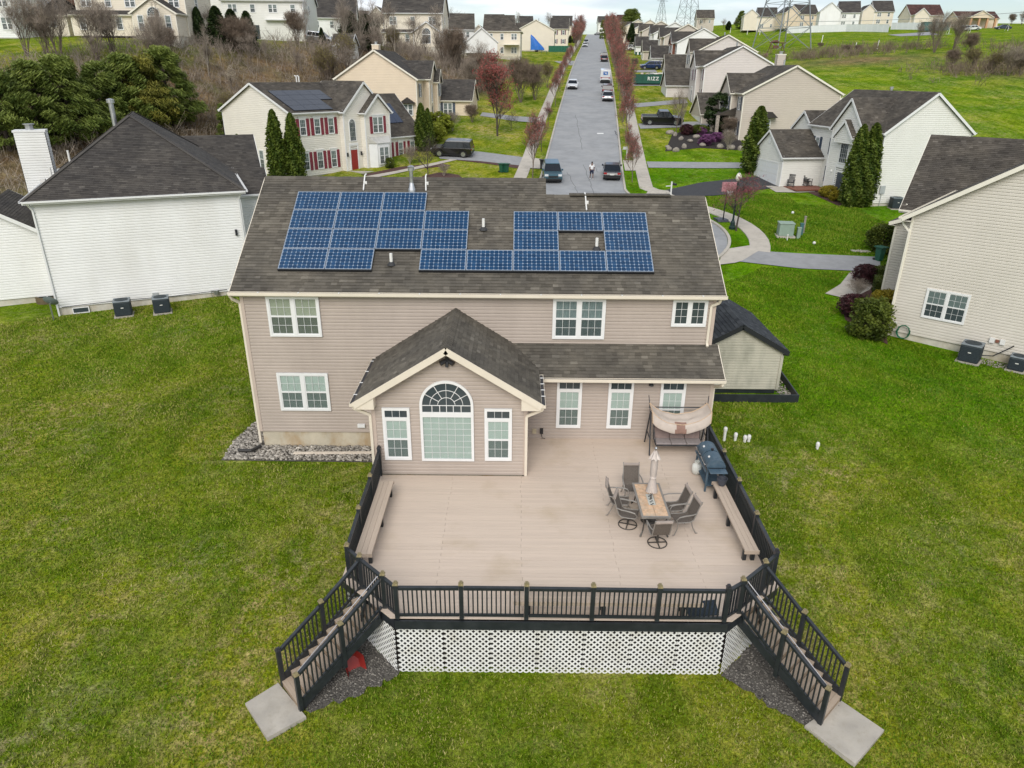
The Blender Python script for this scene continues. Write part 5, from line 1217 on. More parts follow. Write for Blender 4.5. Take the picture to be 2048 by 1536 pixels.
# --- cream house with red shutters
HC = House('house', 'cream house with red shutters, red door and dark solar panels left of the street', (-30.4, 57.5, 0), R(-35), SID_RC, ROOF_B, TRIM_W, course=.18, tab=.35, row=.16)
HC.block(0, 11.3, 0, 12.2, 2.4, 8.7, 'y', .46, .3, .3); found(HC, 0, 11.3, 0, 12.2, 0, 2.4)
HC.block(6, 12.0, 6.2, 12.2, 2.4, 8.7, 'x', .92, .25, .3, skip='l'); HC.block(9, 12.7, 8.6, 12.3, 2.4, 8.55, 'x', .92, .25, .3, skip='l'); HC.block(2.2, 11.0, 12.2, 19.4, 2.6, 5.7, 'y', .98, .25, .25, skip='f'); found(HC, 2.2, 11, 12.2, 19.4, 0, 2.6)
for yy in (1.3, 3.15, 5.0): HC.window('r', 11.3, yy, 6.35, .85, 1.65, 'dh', SHUT_R, head=True); HC.window('r', 11.3, yy, 2.95, .85, 1.8, 'dh', SHUT_R, head=True)
HC.window('r', 12.0, 7.3, 5.5, .95, 2.3, 'arch'); entry(HC, 'r', 12.0, 7.3, 2.55, 1.0, 2.1, DOOR_R); HC.window('r', 12.7, 10.45, 6.2, 1.6, 1.75, 'pair', SHUT_R, head=True)
def bay(b): b.prism([(12.7, 8.9), (13.4, 9.5), (13.4, 11.4), (12.7, 12.0)], 2.55, 5.2, ax='z')
HC.plain('bay', TRIM_W, bay); HC.plain('bay_roof', METALR, lambda b: [b.poly(q) for q in (((12.7, 8.8, 5.9), (13.5, 9.45, 5.21), (13.5, 11.45, 5.21), (12.7, 12.1, 5.9)), ((12.7, 8.8, 5.9), (12.7, 8.8, 5.21), (13.5, 9.45, 5.21)), ((12.7, 12.1, 5.9), (13.5, 11.45, 5.21), (12.7, 12.1, 5.21)))])
HC.window('r', 13.4, 10.45, 2.95, 1.5, 1.9, 'pair'); HC.window('f', 0, 8.4, 6.2, .8, 1.7, 'dh'); HC.window('f', 0, 5.9, 2.9, .8, 1.9, 'dh'); HC.window('f', 0, 9.2, 2.7, 1.0, 2.0, 'dh')
for yy in (13.6, 15.6, 17.6): HC.window('r', 11.0, yy, 3.2, .85, 1.7, 'dh', SHUT_R, head=True)
HC.plain('front_step', CONC, lambda b: (b.box(12.0, 14.3, 6.3, 8.4, 2.0, 2.5), b.box(14.3, 14.7, 6.3, 8.4, 2.0, 2.3), b.box(14.7, 15.1, 6.3, 8.4, 2.0, 2.12)))
for yy in (6.3, 8.3): HC.plain('wall_lantern', BLK, lambda b: b.box(12.05, 12.2, yy-.06, yy+.06, 4.0, 4.4))
for x_ in (4.6, 5.0): HC.plain('vent_pipe', PVC, lambda b: b.tube([(x_, 6.6, 10.8), (x_, 6.6, 11.9), (x_-.25, 6.6, 11.95)], .07, 8))
HC.plain('porch_roof', ROOF_B, lambda b: b.prism([(8.0, 5.3), (10.6, 5.3), (9.3, 6.1)], -1.2, 0))
arr2 = empty('solar_array', (0, 0, 0), 0, 'plain black solar panels on the front slope of the cream house', 'solar panels'); arr2.matrix_world = Matrix.Translation((-30.4, 57.5, 0)) @ Matrix.Rotation(R(-35), 4, 'Z')
SOLK = mat('solar_black', (.022, .026, .038), .25, var=.1, spec=.6)
ta = math.atan(.46)
def cpanel(parent, u0, u1, y0, y1, x_e, z_e, t_, mt=SOLK):
    f = lambda u, yy, l: Vector((x_e-u*math.cos(t_), yy, z_e+u*math.sin(t_)))+Vector((math.sin(t_), 0, math.cos(t_)))*l
    def q(b):
        P = [f(u0, y0, .12), f(u0, y1, .12), f(u1, y1, .12), f(u1, y0, .12)]; Q = [f(u0, y0, .05), f(u0, y1, .05), f(u1, y1, .05), f(u1, y0, .05)]; b.poly(P)
        for i in range(4): b.quad(P[i], Q[i], Q[(i+1) % 4], P[(i+1) % 4])
    return part('solar_panel', mt, parent, q)
ze_ = 8.7-.46*.3
for r_, n_ in enumerate((3, 3, 4, 4)):
    for c_ in range(n_): cpanel(arr2, .35+r_*1.06, .35+r_*1.06+1.03, .5+c_*1.68, .5+c_*1.68+1.65, 11.6, ze_, ta)
arr3 = empty('solar_array', (0, 0, 0), 0, 'dark blue solar panels on the garage roof of the cream house', 'solar panels'); arr3.matrix_world = arr2.matrix_world.copy()
SOLB = mat('solar_navy', (.010, .022, .055), .25, var=.1, spec=.6)
for c_ in range(4): cpanel(arr3, 2.0, 4.9, 13.3+c_*1.05, 13.3+c_*1.05+1.02, 11.25, 5.7-.98*.25, math.atan(.98), SOLB)
# --- beige house behind it
HB = House('house', 'beige house with navy shutters behind the cream house', (-23.2, 80.2, 0), R(-5), SID_BE, ROOF_D, TRIM_C, course=.2, tab=.4, row=.18)
HB.block(0, 11, 0, 11, 5.7, 11.75, 'y', .62, .3, .3); found(HB, 0, 11, 0, 11, 3, 5.7); HB.block(4.5, 11.9, 4.2, 9.4, 5.7, 11.75, 'x', .85, .25, .3, skip='l'); HB.block(9, 12.5, 7.2, 9.6, 5.7, 11.4, 'x', 1.25, .2, .3, skip='l')
HB.block(11, 17, 9, 15.5, 5.9, 8.9, 'x', .8, .3, .3, skip='l'); found(HB, 11, 17, 9, 15.5, 3, 5.9)
HB.window('r', 11, 2.0, 9.3, .9, 1.7, 'dh', SHUT_B); HB.window('r', 12.5, 8.4, 9.3, .8, 1.7, 'dh', SHUT_B); HB.window('r', 11.9, 5.7, 8.4, .7, 2.4, 'arch'); entry(HB, 'r', 11.9, 5.7, 5.9, 1, 2.1, DOOR_K); HB.window('f', 9, 13.6, 6.5, 1.4, 1.9, 'pair', SHUT_B); HB.window('r', 12.5, 8.4, 6.4, .9, 1.9, 'arch')
HB.plain('bay_roof', ROOF_D, lambda b: b.prism([(8.7, 8.6), (10.8, 8.6), (9.75, 9.3)], -.8, 0)); HB.window('f', -.05, 9.75, 7.0, 1.4, 1.5, 'pair')
chimney(HB, 2.6, 3.6, 9.5, 10.4, 12, 16.0, SID_BE)
def px_at_y(px, py, yy):
    d = ray(px, py); return CAM+d*((yy-CAM[1])/d[1])
# --- row of gable ends on the right side of the street
def gable_house(label, pxp, pyp, yy, w, sidm, roofm, trimm, rz=-3, depth=11, gx=-4.2, garage=True, wins=(), shut=None, base=None, pk=3.5, wall=6.1, brick=False, tab=.6):
    pk_pt = px_at_y(pxp, pyp, yy); xc = pk_pt[0]; zb = base if base is not None else tz(xc-w/2, yy)
    pitch = max(.5, min(.8, (pk_pt[2]-zb-wall)/(w/2)))
    h = House('house', label, (xc-w/2, yy, zb), R(rz), sidm, roofm, trimm, course=.24, tab=tab, row=.28)
    h.block(0, w, 0, depth, .2, wall, 'y', pitch, .3, .3); found(h, 0, w, 0, depth, -2.5, .2)
    h.block(-.7, w/2, 3, 8.2, .2, wall, 'x', .85, .25, .3, skip='r', sid=BRICK if brick else None)
    if garage:
        h.block(gx, 3, depth-1, depth+5.5, .2, 3.2, 'x', .78, .3, .3, skip='r'); found(h, gx, 3, depth-1, depth+5.5, -2, .2); gdoor(h, 'l', gx, depth+2.25, .3, 4.6, 2.2)
    for u, z, ww, hh in wins: h.window('f', 0, u, z, ww, hh, 'dh')
    for yv in (1.3, 9.4):
        h.window('l', 0, yv, wall-2.2, .9, 1.6, 'dh', shut); h.window('l', 0, yv, .9, .9, 1.7, 'dh', shut)
    h.window('l', -.7, 4.3, wall-2.2, .9, 1.6, 'dh', shut); h.window('l', -.7, 6.8, wall-2.2, .9, 1.6, 'dh', shut); entry(h, 'l', -.7, 5.6, .25, 1.0, 2.1, DOOR_K)
    h.plain('flue_pipe', GALV, lambda b: b.cyl(w*.55, 6.5, wall+2, wall+pitch*w/2+.7, .12, .12, 8))
    downspout(h.root, trimm, [(w+.35, .05, wall-.3), (w+.2, 0, wall-.6), (w, -.08, wall-.8), (w, -.08, 0)])
    return h
ht = gable_house('tan gabled house with navy shutters and brick chimney stack right of the street', 1594, 130, 73, 12.2, SID_TN, ROOF_B, TRIM_C, 0, 11, -2.6, True, (), SHUT_B, 4.3, tab=.4)
chimney(ht, 6.6, 7.7, 9.2, 10.0, 7, 10.6, SID_TN); ht.plain('bay_roof', ROOF_D, lambda b: b.prism([(1.2, 3.1), (4.4, 3.1), (3.6, 3.8), (2.0, 3.8)], -1.0, 0)); ht.window('f', -.06, 2.8, .9, 2.0, 2.0, 'pair')
ht.plain('porch_roof', ROOF_B, lambda b: b.prism([(-2.6, 3.2), (.1, 3.2), (.1, 4.2)], 2.5, 5.2)); 
for yv in (2.6, 5.1): ht.plain('porch_column', STONE, lambda b: b.box(-2.5, -2.1, yv-.2, yv+.2, -.3, 3.2))
gable_house('pale grey gabled house with one side window and plum shutters right of the street', 1485, 91, 97, 10.8, SID_GR, ROOF_B, TRIM_W, -3, 11, -4.2, True, ((4.6, 3.2, .95, 1.8),), SHUT_P)
gable_house('pale grey gabled house half hidden behind its twin right of the street', 1456, 72, 121, 10.6, SID_GR, ROOF_B, TRIM_C, -4, 11, -4.2, True, (), SHUT_B)
gable_house('bright white gabled house with red brick front wing right of the street', 1407, 57, 147, 10.6, SID_W, ROOF_D, TRIM_W, -4, 11, -4.2, True, (), SHUT_B, brick=True)
gable_house('tan gabled house between two white houses far up the right side of the street', 1376, 49, 172, 11, SID_TN, ROOF_D, TRIM_C, -5, 11, -4.2, True, ())
gable_house('white house with dark roof and bay far up the right side of the street', 1350, 44, 198, 11, SID_W, ROOF_D, TRIM_W, -5, 11, -4.2, True, ())
gable_house('pale tan gabled house far up the right side behind parked cars', 1322, 42, 226, 11, SID_TN, ROOF_B, TRIM_C, -5, 11, -4.2, True, ())
gable_house('cream house seen as a sliver far up the right side of the street', 1300, 39, 255, 11, SID_CR, ROOF_D, TRIM_W, -5, 11, -4.2, False, ())
gable_house('farthest cream gable on the right side below the pine tree', 1276, 40, 300, 11, SID_CR, ROOF_D, TRIM_W, -5, 11, -4.2, False, ())
# --- houses on the left hill and along the top: long sides face the camera
def long_house(label, pxl, pxr, pyb, dep, wall, sidm, roofm, trimm, rz=0, depth=9, pitch=.75, rows_=((.9, 1.6), (3.7, 1.5)), cols=4, extra=None, base=None, hip=(False, False), gabl=None, tab=.8, name='house', shut=None, gcol=True, course=.25):
    a, c = at_depth(pxl, pyb, dep), at_depth(pxr, pyb, dep); w = math.hypot(c[0]-a[0], c[1]-a[1]); zb = base if base is not None else max(tz(a[0], a[1]), tz(c[0], c[1]))
    h = House(name, label, (a[0], a[1], zb), R(rz), sidm, roofm, trimm, course=course, tab=tab, row=.28)
    h.block(0, w, 0, depth, .1, wall, 'x', pitch, .35, .3, hip=hip); found(h, 0, w, 0, depth, -2.5, .1)
    for z, hh in rows_:
        for i in range(cols): h.window('f', 0, w*(i+.5)/cols, z, .9 if i % 2 else 1.5, hh, 'dh' if i % 2 else 'pair', shut)
    if rows_ and wall > 4.5: h.window('r', w, depth*.4, wall-2.2, .9, 1.5, 'dh'); h.window('l', 0, depth*.4, wall-2.2, .9, 1.5, 'dh')
    if extra: extra(h, w)
    return h
def ca_extra(h, w):
    h.block(w-6.0, w-.2, -3.2, 0, .1, 3.0, 'y', .62, .3, .3, skip='b'); found(h, w-6.0, w-.2, -3.2, 0, -2.5, .1); h.block(0, w-6.0, -1.8, 0, .1, 2.8, 'x', .5, .3, .2, skip='b')
    h.window('f', -3.2, w-3.1, .7, 1.7, 2.9, 'archbig'); h.window('f', -3.2, w-4.95, .7, .85, 1.9, 'dh'); h.window('f', -3.2, w-1.25, .7, .85, 1.9, 'dh')
    for u in (1.5, 4.2, 6.5): h.window('f', -1.8, u, .8, .9, 1.7, 'dh')
    h.plain('satellite_dish', BLK, lambda b: b.lathe([(0, 0), (.3, .05), (.35, .12)], 12, (w-3.1, -3.3, 5.2)))
long_house('cream house with arched sunroom window on the left hilltop', 165, 381, 74, 99, 6.0, SID_CR, ROOF_D, TRIM_C, 0, 9, .8, ((3.7, 1.5),), 5, ca_extra)
long_house('white stone faced house cut by the left edge on the hilltop', -70, 40, 74, 95, 6.0, SID_W, ROOF_D, TRIM_W, 0, 9, .8, ((1.0, 1.6), (3.7, 1.5)), 3)
long_house('red brick house with arched window seen behind bare trees on the left hill', 28, 128, 64, 122, 6.2, BRICK, ROOF_R, TRIM_C, 4, 10, .9, ((3.4, 1.7),), 3, lambda h, w: (h.block(2.5, 6.0, -1.2, 1, .1, 6.2, 'y', .9, .25, .25, skip='b', sid=BRICK), h.window('f', -1.2, 4.25, 2.6, 1.2, 2.4, 'arch')))
long_house('small cream gabled shed wing beside the brick house on the left hill', 78, 140, 70, 100, 2.9, SID_CR, ROOF_D, TRIM_C, 0, 6, .7, ((1.2, 1.0),), 1, hip=(True, True), name='garden_shed')
def gw_extra(h, w):
    h.block(-4.2, .2, .6, 9.6, .1, 6.3, 'y', .95, .3, .3, skip='r'); found(h, -4.2, .2, .6, 9.6, -3, .1); h.plain('overhang', TRIM_W, lambda b: b.box(w-6.2, w-.2, -.7, -.02, 3.1, 3.3)); h.plain('sliding_door', WIN_GLASS, lambda b: b.box(w-9.2, w-7.4, -.05, -.021, .3, 2.4))
long_house('pale grey green house with dark roof and small upper windows on the left hilltop', 455, 612, 90, 118, 6.3, SID_W2, ROOF_D, TRIM_W, 1.5, 9.6, .85, ((4.2, 1.3),), 4, gw_extra)
def play(h, w):
    h.block(w*.25, w*.75, -.5, 1, .1, 2.2, 'y', 1.0, .15, .15, skip='b')
    h.plain('door', mat('door_teal', (.12, .25, .27), .5), lambda b: b.box(w*.42, w*.58, -.54, -.5, .15, 1.7)); h.window('f', -.5, w*.33, 1.0, .35, .6, 'basement'); h.window('f', -.5, w*.67, 1.0, .35, .6, 'basement')
long_house('small playhouse with teal door on the hilltop lawn', 665, 703, 92, 112, 2.3, SID_W2, ROOF_B, TRIM_W, -8, 3.2, .9, (), 0, play, name='playhouse', hip=(False, False))
long_house('white house with pink flowering tree in front, between the hill houses', 618, 712, 76, 150, 6.0, SID_W, ROOF_D, TRIM_W, 8, 10, .75, ((.9, 1.5), (3.8, 1.4)), 3)
def c2_extra(h, w):
    h.block(w-5.4, w-.2, -2.8, 0, .1, 3.0, 'y', .65, .3, .3, skip='b'); found(h, w-5.4, w-.2, -2.8, 0, -2.5, .1); h.block(0, w-5.4, -1.6, 0, .1, 2.9, 'x', .5, .3, .2, skip='b'); h.window('f', -2.8, w-2.8, .7, 1.7, 2.8, 'archbig'); h.block(-3.2, .2, .8, 6, .1, 6.0, 'y', .95, .3, .3, skip='r')
    for u in (1.2, 3.0, 5.0): h.window('f', -1.6, u, .8, .9, 1.7, 'dh')
long_house('tall cream house with arched gable window behind bare branches on the hill', 770, 886, 97, 145, 6.6, SID_CR, ROOF_D, TRIM_W, -2, 10, .95, ((4.2, 1.5),), 3, c2_extra)
long_house('pale house with brown roof partly hidden behind bare trees beside the cream hill house', 900, 948, 100, 175, 5.6, SID_W, ROOF_B, TRIM_W, 4, 9, .8, ((3.6, 1.4),), 2, lambda h, w: h.block(w-2, w+5.5, -5, 1, .1, 2.7, 'y', .8, .3, .3))
long_house('white house with brown roof and covered patio behind the big red maple', 968, 1040, 104, 182, 6.2, SID_CR, ROOF_B, TRIM_C, -3, 9, .85, ((3.9, 1.5), (.8, 1.5)), 3, lambda h, w: (h.block(-3, .3, .5, 8.5, .1, 6.1, 'y', .8, .3, .3, skip='r'), h.plain('patio_roof', TRIM_C, lambda b: b.box(w*.55, w-.2, -2.2, -.02, 2.7, 2.85))), hip=(False, True))
gable_house('cream gabled house with brown roof behind the blue tarpaulin', 1072, 41, 225, 11.5, SID_CR, ROOF_B, TRIM_C, -4, 12, -4.2, False, (), None)
long_house('cream house with plum shutters left of the street near its top', 1100, 1135, 84, 260, 6.0, SID_CR, ROOF_D, TRIM_C, -5, 9, .8, ((3.8, 1.5), (.9, 1.5)), 2, None, shut=SHUT_P)
long_house('cream house with cross gables far behind, left of the street', 1104, 1142, 72, 310, 6.0, SID_CR, ROOF_D, TRIM_C, -5, 9, .9, ((3.8, 1.5),), 2, lambda h, w: h.block(1.5, 5.5, -1.5, 1, .1, 6, 'y', .9, .3, .3, skip='b'))
long_house('pale house straight ahead at the top end of the street', 1196, 1232, 66, 440, 6.0, SID_W, ROOF_D, TRIM_W, 0, 9, .8, ((3.8, 1.5), (.9, 1.5)), 3)
long_house('reddish roofed house at the top end of the street behind the right maples', 1234, 1262, 64, 430, 5.5, SID_CR, ROOF_R, TRIM_W, 0, 9, .9, ((3.4, 1.5),), 2)
# along the field on the right
long_house('cream and brick house beside the pylon legs on the right hilltop', 1512, 1548, 64, 300, 5.4, SID_CR, ROOF_D, TRIM_W, -10, 9, .8, ((1, 1.5),), 2, lambda h, w: h.block(-5.5, .2, 0, 9, .1, 6, 'y', .75, .3, .3, skip='r'))
long_house('tan house with low side wing behind the white fence', 1590, 1632, 66, 290, 5.6, SID_BE, ROOF_D, TRIM_C, 5, 9, .8, ((1, 1.5), (3.5, 1.4)), 2, lambda h, w: h.block(-5.5, .2, -1, 8, .1, 6, 'y', .8, .3, .3, skip='r'))
long_house('white house with solar roof behind the white fence', 1674, 1712, 56, 270, 5.6, SID_W, ROOF_D, TRIM_W, -14, 10, .8, ((1, 1.5), (3.5, 1.4)), 2, lambda h, w: (h.block(-7, .2, -1.5, 7.5, .1, 6, 'y', .8, .3, .3, skip='r'), h.plain('roof_solar_panels', mat('solar_glare', (.55, .58, .62), .15), lambda b: b.bar((-2.2, 1.2, 8.35), (-2.2, 6.5, 8.35), 2.4, .08, up=(.62, 0, .78)))))
long_house('pale yellow house with porch behind the fence corner', 1744, 1780, 56, 275, 5.4, SID_CR, ROOF_D, TRIM_W, -6, 9, .85, ((1, 1.5), (3.4, 1.4)), 2, lambda h, w: h.block(-4.5, .2, 0, 8, .1, 5.6, 'y', .85, .3, .3, skip='r'))
long_house('cream house with dark red roof on the right horizon', 1818, 1882, 50, 260, 4.2, SID_CR, ROOF_R, TRIM_W, 0, 9, .8, ((1.6, 1.4),), 3, lambda h, w: h.block(.5, 5.5, -2, 1, .1, 4.2, 'y', .8, .3, .3, skip='b'))
def pav(h, w):
    for u in (w*.2, w*.4, w*.6, w*.8): h.plain('column', mat('pillar_orange', (.5, .28, .16), .8), lambda b: b.box(u-.3, u+.3, -3.4, -2.8, -.5, 3.0))
    h.block(w*.15, w*.7, -3.6, 1, 3.0, 3.4, 'y', .5, .3, .3, skip='b')
long_house('low pavilion with orange pillars and red roof among bare trees at the right', 1912, 1992, 58, 255, 3.2, SID_BE, ROOF_R, TRIM_C, 0, 8, .6, (), 0, pav, name='pavilion')
# --- garden shed beside the tan house
HS = House('garden_shed', 'weathered olive sided garden shed with black shingle roof beside the tan house', (9.2, 5.1, 0), 0, SID_SH, ROOF_K, mat('trim_black', (.015, .017, .02), .5), cat='shed', course=.12, tab=.3, row=.16)
HS.block(0, 3.85, 0, 5.2, -.62, 1.36, 'y', .56, .22, .18, gut=False); HS.plain('skid_base', BLKP, lambda b: b.box(.05, 3.8, .05, 5.15, -.85, -.62))
HS.plain('gable_vent', SID_SH, lambda b: [b.box(1.72, 2.13, -.05, -.02, 1.82+i*.065, 1.87+i*.065) for i in range(6)])
for cx in (0, 3.85): HS.plain('corner_board', SID_SH, lambda b: b.box(cx-.06, cx+.06, -.075, -.0, -.62, 1.3))
tb_ = empty('timber_edging', (10.0, 4.25, 0), 0, 'black timber edging boards around the gravel bed by the shed', 'edging')
part('front_board', BLKP, tb_, lambda b: b.box(-1.6, 3.75, -.03, .03, -1.0, -.52)); part('side_board', BLKP, tb_, lambda b: b.bar((3.72, 0, -.72), (3.95, 4.2, -.66), .05, .38))

long_house('brown roofed house peeking above the roofs right of the street', 1392, 1425, 62, 330, 5.6, SID_TN, ROOF_B, TRIM_C, -6, 9, .8, ((3.4, 1.4),), 2)
long_house('dark roofed house behind the rows left of the top of the street', 1040, 1066, 78, 300, 6.4, SID_GR, ROOF_D, TRIM_W, 4, 9, .8, ((3.8, 1.4),), 2)
long_house('pale house with brown roof behind the cream gabled house left of the street', 1000, 1030, 84, 270, 6.6, SID_W2, ROOF_B, TRIM_W, 6, 9, .85, ((3.9, 1.4),), 2)
long_house('grey roofed house behind the tall cream hill house', 700, 735, 78, 190, 6.2, SID_GR, ROOF_D, TRIM_W, 5, 9, .8, ((3.8, 1.4),), 2)
# ---------------------------------------------------------------- vegetation
BARK = mat('bark_grey', (.14, .11, .085), .95, var=.3, scale=8, bmp=.5); BARKL = mat('bark_pale', (.30, .26, .21), .95, var=.3, scale=8, bmp=.4); BARKD = mat('bark_dark', (.065, .050, .042), .95, var=.3, scale=8, bmp=.4)
TWIG_B = leaf_mat('twigs_brown', (.13, .095, .07), (.26, .20, .15), .9, .6, 0); TWIG_G = leaf_mat('twigs_grey', (.20, .165, .13), (.36, .30, .245), .9, .6, 0); TWIG_D = leaf_mat('twigs_dark', (.055, .042, .036), (.11, .085, .07), .9, .6, 0)
BUD_R = leaf_mat('buds_red', (.28, .070, .065), (.54, .17, .15), .7, .8, .3); BUD_P = leaf_mat('buds_pink', (.22, .05, .075), (.36, .11, .12), .7, .8, .3); BUD_Y = leaf_mat('buds_olive', (.16, .14, .04), (.30, .26, .10), .7, .8, .3)
BLOS = leaf_mat('blossom_white', (.45, .38, .26), (.66, .58, .46), .7, .8, .3); BLOSP = leaf_mat('blossom_pink', (.42, .20, .20), (.62, .36, .35), .7, .8, .3); AZA = leaf_mat('azalea_purple', (.14, .05, .13), (.30, .12, .27), .7, .8, .3)
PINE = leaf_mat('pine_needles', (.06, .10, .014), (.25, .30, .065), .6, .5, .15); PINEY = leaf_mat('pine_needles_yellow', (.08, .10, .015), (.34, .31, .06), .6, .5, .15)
ARBO = leaf_mat('arborvitae', (.032, .066, .006), (.145, .19, .026), .6, 1.2, .15); ARBD = leaf_mat('arborvitae_dark', (.012, .028, .008), (.05, .08, .02), .6, 1.2, .15); YELB = leaf_mat('golden_bush', (.17, .15, .012), (.42, .33, .03), .6, 1.2, .2); YGB = leaf_mat('yellowgreen_bush', (.10, .13, .008), (.30, .33, .035), .6, 1.2, .2); GRNB = leaf_mat('green_bush', (.030, .055, .006), (.135, .165, .022), .6, 1.2, .15); PURB = leaf_mat('purple_bush', (.028, .010, .013), (.085, .028, .032), .6, 1.2, .15)
def rv_(rnd): 
    while True:
        v = Vector((rnd.uniform(-1, 1), rnd.uniform(-1, 1), rnd.uniform(-1, 1)))
        if .05 < v.length < 1: return v.normalized()
def ribbon(b, p, q, w, rnd):
    d = q-p; s = d.cross(rv_(rnd)); s = s.normalized()*w/2 if s.length > 1e-6 else Vector((w/2, 0, 0))
    b.quad(p-s, p+s, q+s*.5, q-s*.5)
def leafq(b, p, s, rnd, up=0, asp=None):
    n = rv_(rnd); n.z += up; a = n.orthogonal().normalized()*s; c = n.cross(a).normalized()*s*(asp or rnd.uniform(.5, .9)); b.quad(p-a-c, p+a-c, p+a+c, p-a+c)
def bare_tree(seed, h, spread, stems=1, up=.55, twig=.02, buds=0, budsize=.07, trunk_r=None, split=4, fork=.28, narrow=False):
    """meshes (trunk, twigs, buds) of a leafless tree of height h"""
    rnd = random.Random(seed); T_, W_, B_ = MB(), MB(), MB(); r0 = trunk_r or h*.014
    def twigs(p, d, L_):
        n = rnd.randint(2, 4)
        for _ in range(n):
            dd = (d*.7+rv_(rnd)*.75+Vector((0, 0, up*.6))).normalized(); l = L_*rnd.uniform(.8, 1.7); s = p+d*L_*rnd.uniform(0, .6); e = s+dd*l; W_.cur = rnd.random(); ribbon(W_, s, e, twig, rnd)
            for _ in range(2):
                d2 = (dd+rv_(rnd)*.8).normalized(); s2 = s+dd*l*rnd.uniform(.3, 1); e2 = s2+d2*l*rnd.uniform(.3, .6); W_.cur = rnd.random(); ribbon(W_, s2, e2, twig*.7, rnd)
                if buds:
                    for _ in range(buds if rnd.random() < .6 else 0):
                        B_.cur = rnd.random(); leafq(B_, s2+(e2-s2)*rnd.uniform(.2, 1.1)+rv_(rnd)*.06, budsize*rnd.uniform(.6, 1.3), rnd)
    def grow(p, d, L_, r, lev):
        pts = [p]; rr = [r]; n = 4; cur = p; dd = d
        for i in range(n):
            dd = (dd+rv_(rnd)*(.05+.10*lev)+Vector((0, 0, .06*up))).normalized(); cur = cur+dd*L_/n; pts.append(cur); rr.append(r*(1-.5*(i+1)/n))
        T_.tube(pts, rr, 6 if lev == 0 else 4, caps=False)
        if lev >= 3: twigs(cur-dd*L_*.5, dd, L_*.8); return
        k = split+rnd.randint(0, 1)
        for i in range(k):
            t = rnd.uniform(fork if lev == 0 else .3, 1.0); j = min(n-1, int(t*n)); q = pts[j].lerp(pts[j+1], t*n-j)
            a = 2*math.pi*(i/k)+rnd.uniform(-.5, .5); side = Vector((math.cos(a), math.sin(a), 0))
            nd = (dd*(.55 if not narrow else .9)+side*spread*(.9 if lev == 0 else .7)+Vector((0, 0, up*rnd.uniform(.5, 1.2)))).normalized()
            grow(q, nd, L_*rnd.uniform(.5, .72)*(1.15-.35*t), rr[j]*.55, lev+1)
        if lev > 0: twigs(cur, dd, L_*.4)
        elif True: grow(cur, dd, L_*.55, rr[-1]*.9, 1)
    for s in range(stems):
        a = rnd.uniform(0, 6.28); lean = 0 if stems == 1 else rnd.uniform(.15, .4)
        grow(Vector((math.cos(a)*.12*(stems > 1), math.sin(a)*.12*(stems > 1), -.15)), Vector((math.cos(a)*lean, math.sin(a)*lean, 1)).normalized(), h*(.55 if stems == 1 else .5), r0/(1 if stems == 1 else 1.4), 0)
    return T_, W_, B_
def norm_h(mbs, h):
    zs = [v[2] for m_ in mbs for v in m_.v]; k = h/max(zs)
    for m_ in mbs: m_.v = [(v[0]*k, v[1]*k, v[2]*k) for v in m_.v]
TREES = {}
def tproto(key, parts):
    """register prototype meshes: list of (part name, mesh)"""
    TREES[key] = parts
def reg_bare(key, seed, bark, twm, budm=None, **k):
    t, w, bb = bare_tree(seed, 1.0*10, **k); norm_h([t, w, bb], 10)
    ps = [('trunk', t.mesh('trunk', bark)), ('crown', w.mesh('twigs', twm, attr=True))]
    if bb.v: ps.append(('buds', bb.mesh('buds', budm, attr=True)))
    tproto(key, ps)
for i in range(3): reg_bare('maple%d' % i, 11+i, BARK, TWIG_B, BUD_R, spread=.55, up=.8, twig=.024, buds=2, budsize=.055, split=6, narrow=True, fork=.12)
for i in range(2): reg_bare('mapleb%d' % i, 21+i, BARK, TWIG_B, BUD_R, spread=.62, up=.7, twig=.030, buds=3, budsize=.05, split=6, fork=.15)
reg_bare('bigmaple', 29, BARKD, TWIG_B, BUD_R, spread=.75, up=.65, twig=.03, buds=5, budsize=.05, split=7, fork=.1)
reg_bare('mapler', 27, BARKD, TWIG_B, BUD_P, spread=.75, up=.5, twig=.02, buds=4, budsize=.045, split=5)
for i in range(3): reg_bare('bare%d' % i, 31+i, BARK, TWIG_G, spread=.75, up=.6, twig=.026, split=5)
for i in range(2): reg_bare('tall%d' % i, 41+i, BARKL, TWIG_G, spread=.5, up=.8, twig=.026, split=4, narrow=True)
for i in range(2): reg_bare('multi%d' % i, 51+i, BARK, TWIG_G, spread=.7, up=.6, twig=.026, stems=5, split=4)
reg_bare('dark', 61, BARKD, TWIG_D, spread=.85, up=.35, twig=.024, split=5, fork=.12)
reg_bare('olive', 63, BARK, TWIG_B, BUD_Y, spread=.6, up=.6, twig=.026, stems=4, buds=2, budsize=.07)
reg_bare('blossom', 65, BARK, TWIG_G, BLOS, spread=.5, up=.7, twig=.026, buds=2, budsize=.075, stems=2)
reg_bare('pinkb', 67, BARK, TWIG_G, BLOSP, spread=.5, up=.7, twig=.026, buds=2, budsize=.075)
reg_bare('shrubb', 71, BARKL, TWIG_G, spread=.7, up=.5, twig=.026, stems=6, split=4)
reg_bare('brushb', 73, BARK, TWIG_B, spread=.65, up=.6, twig=.03, stems=6, split=5)
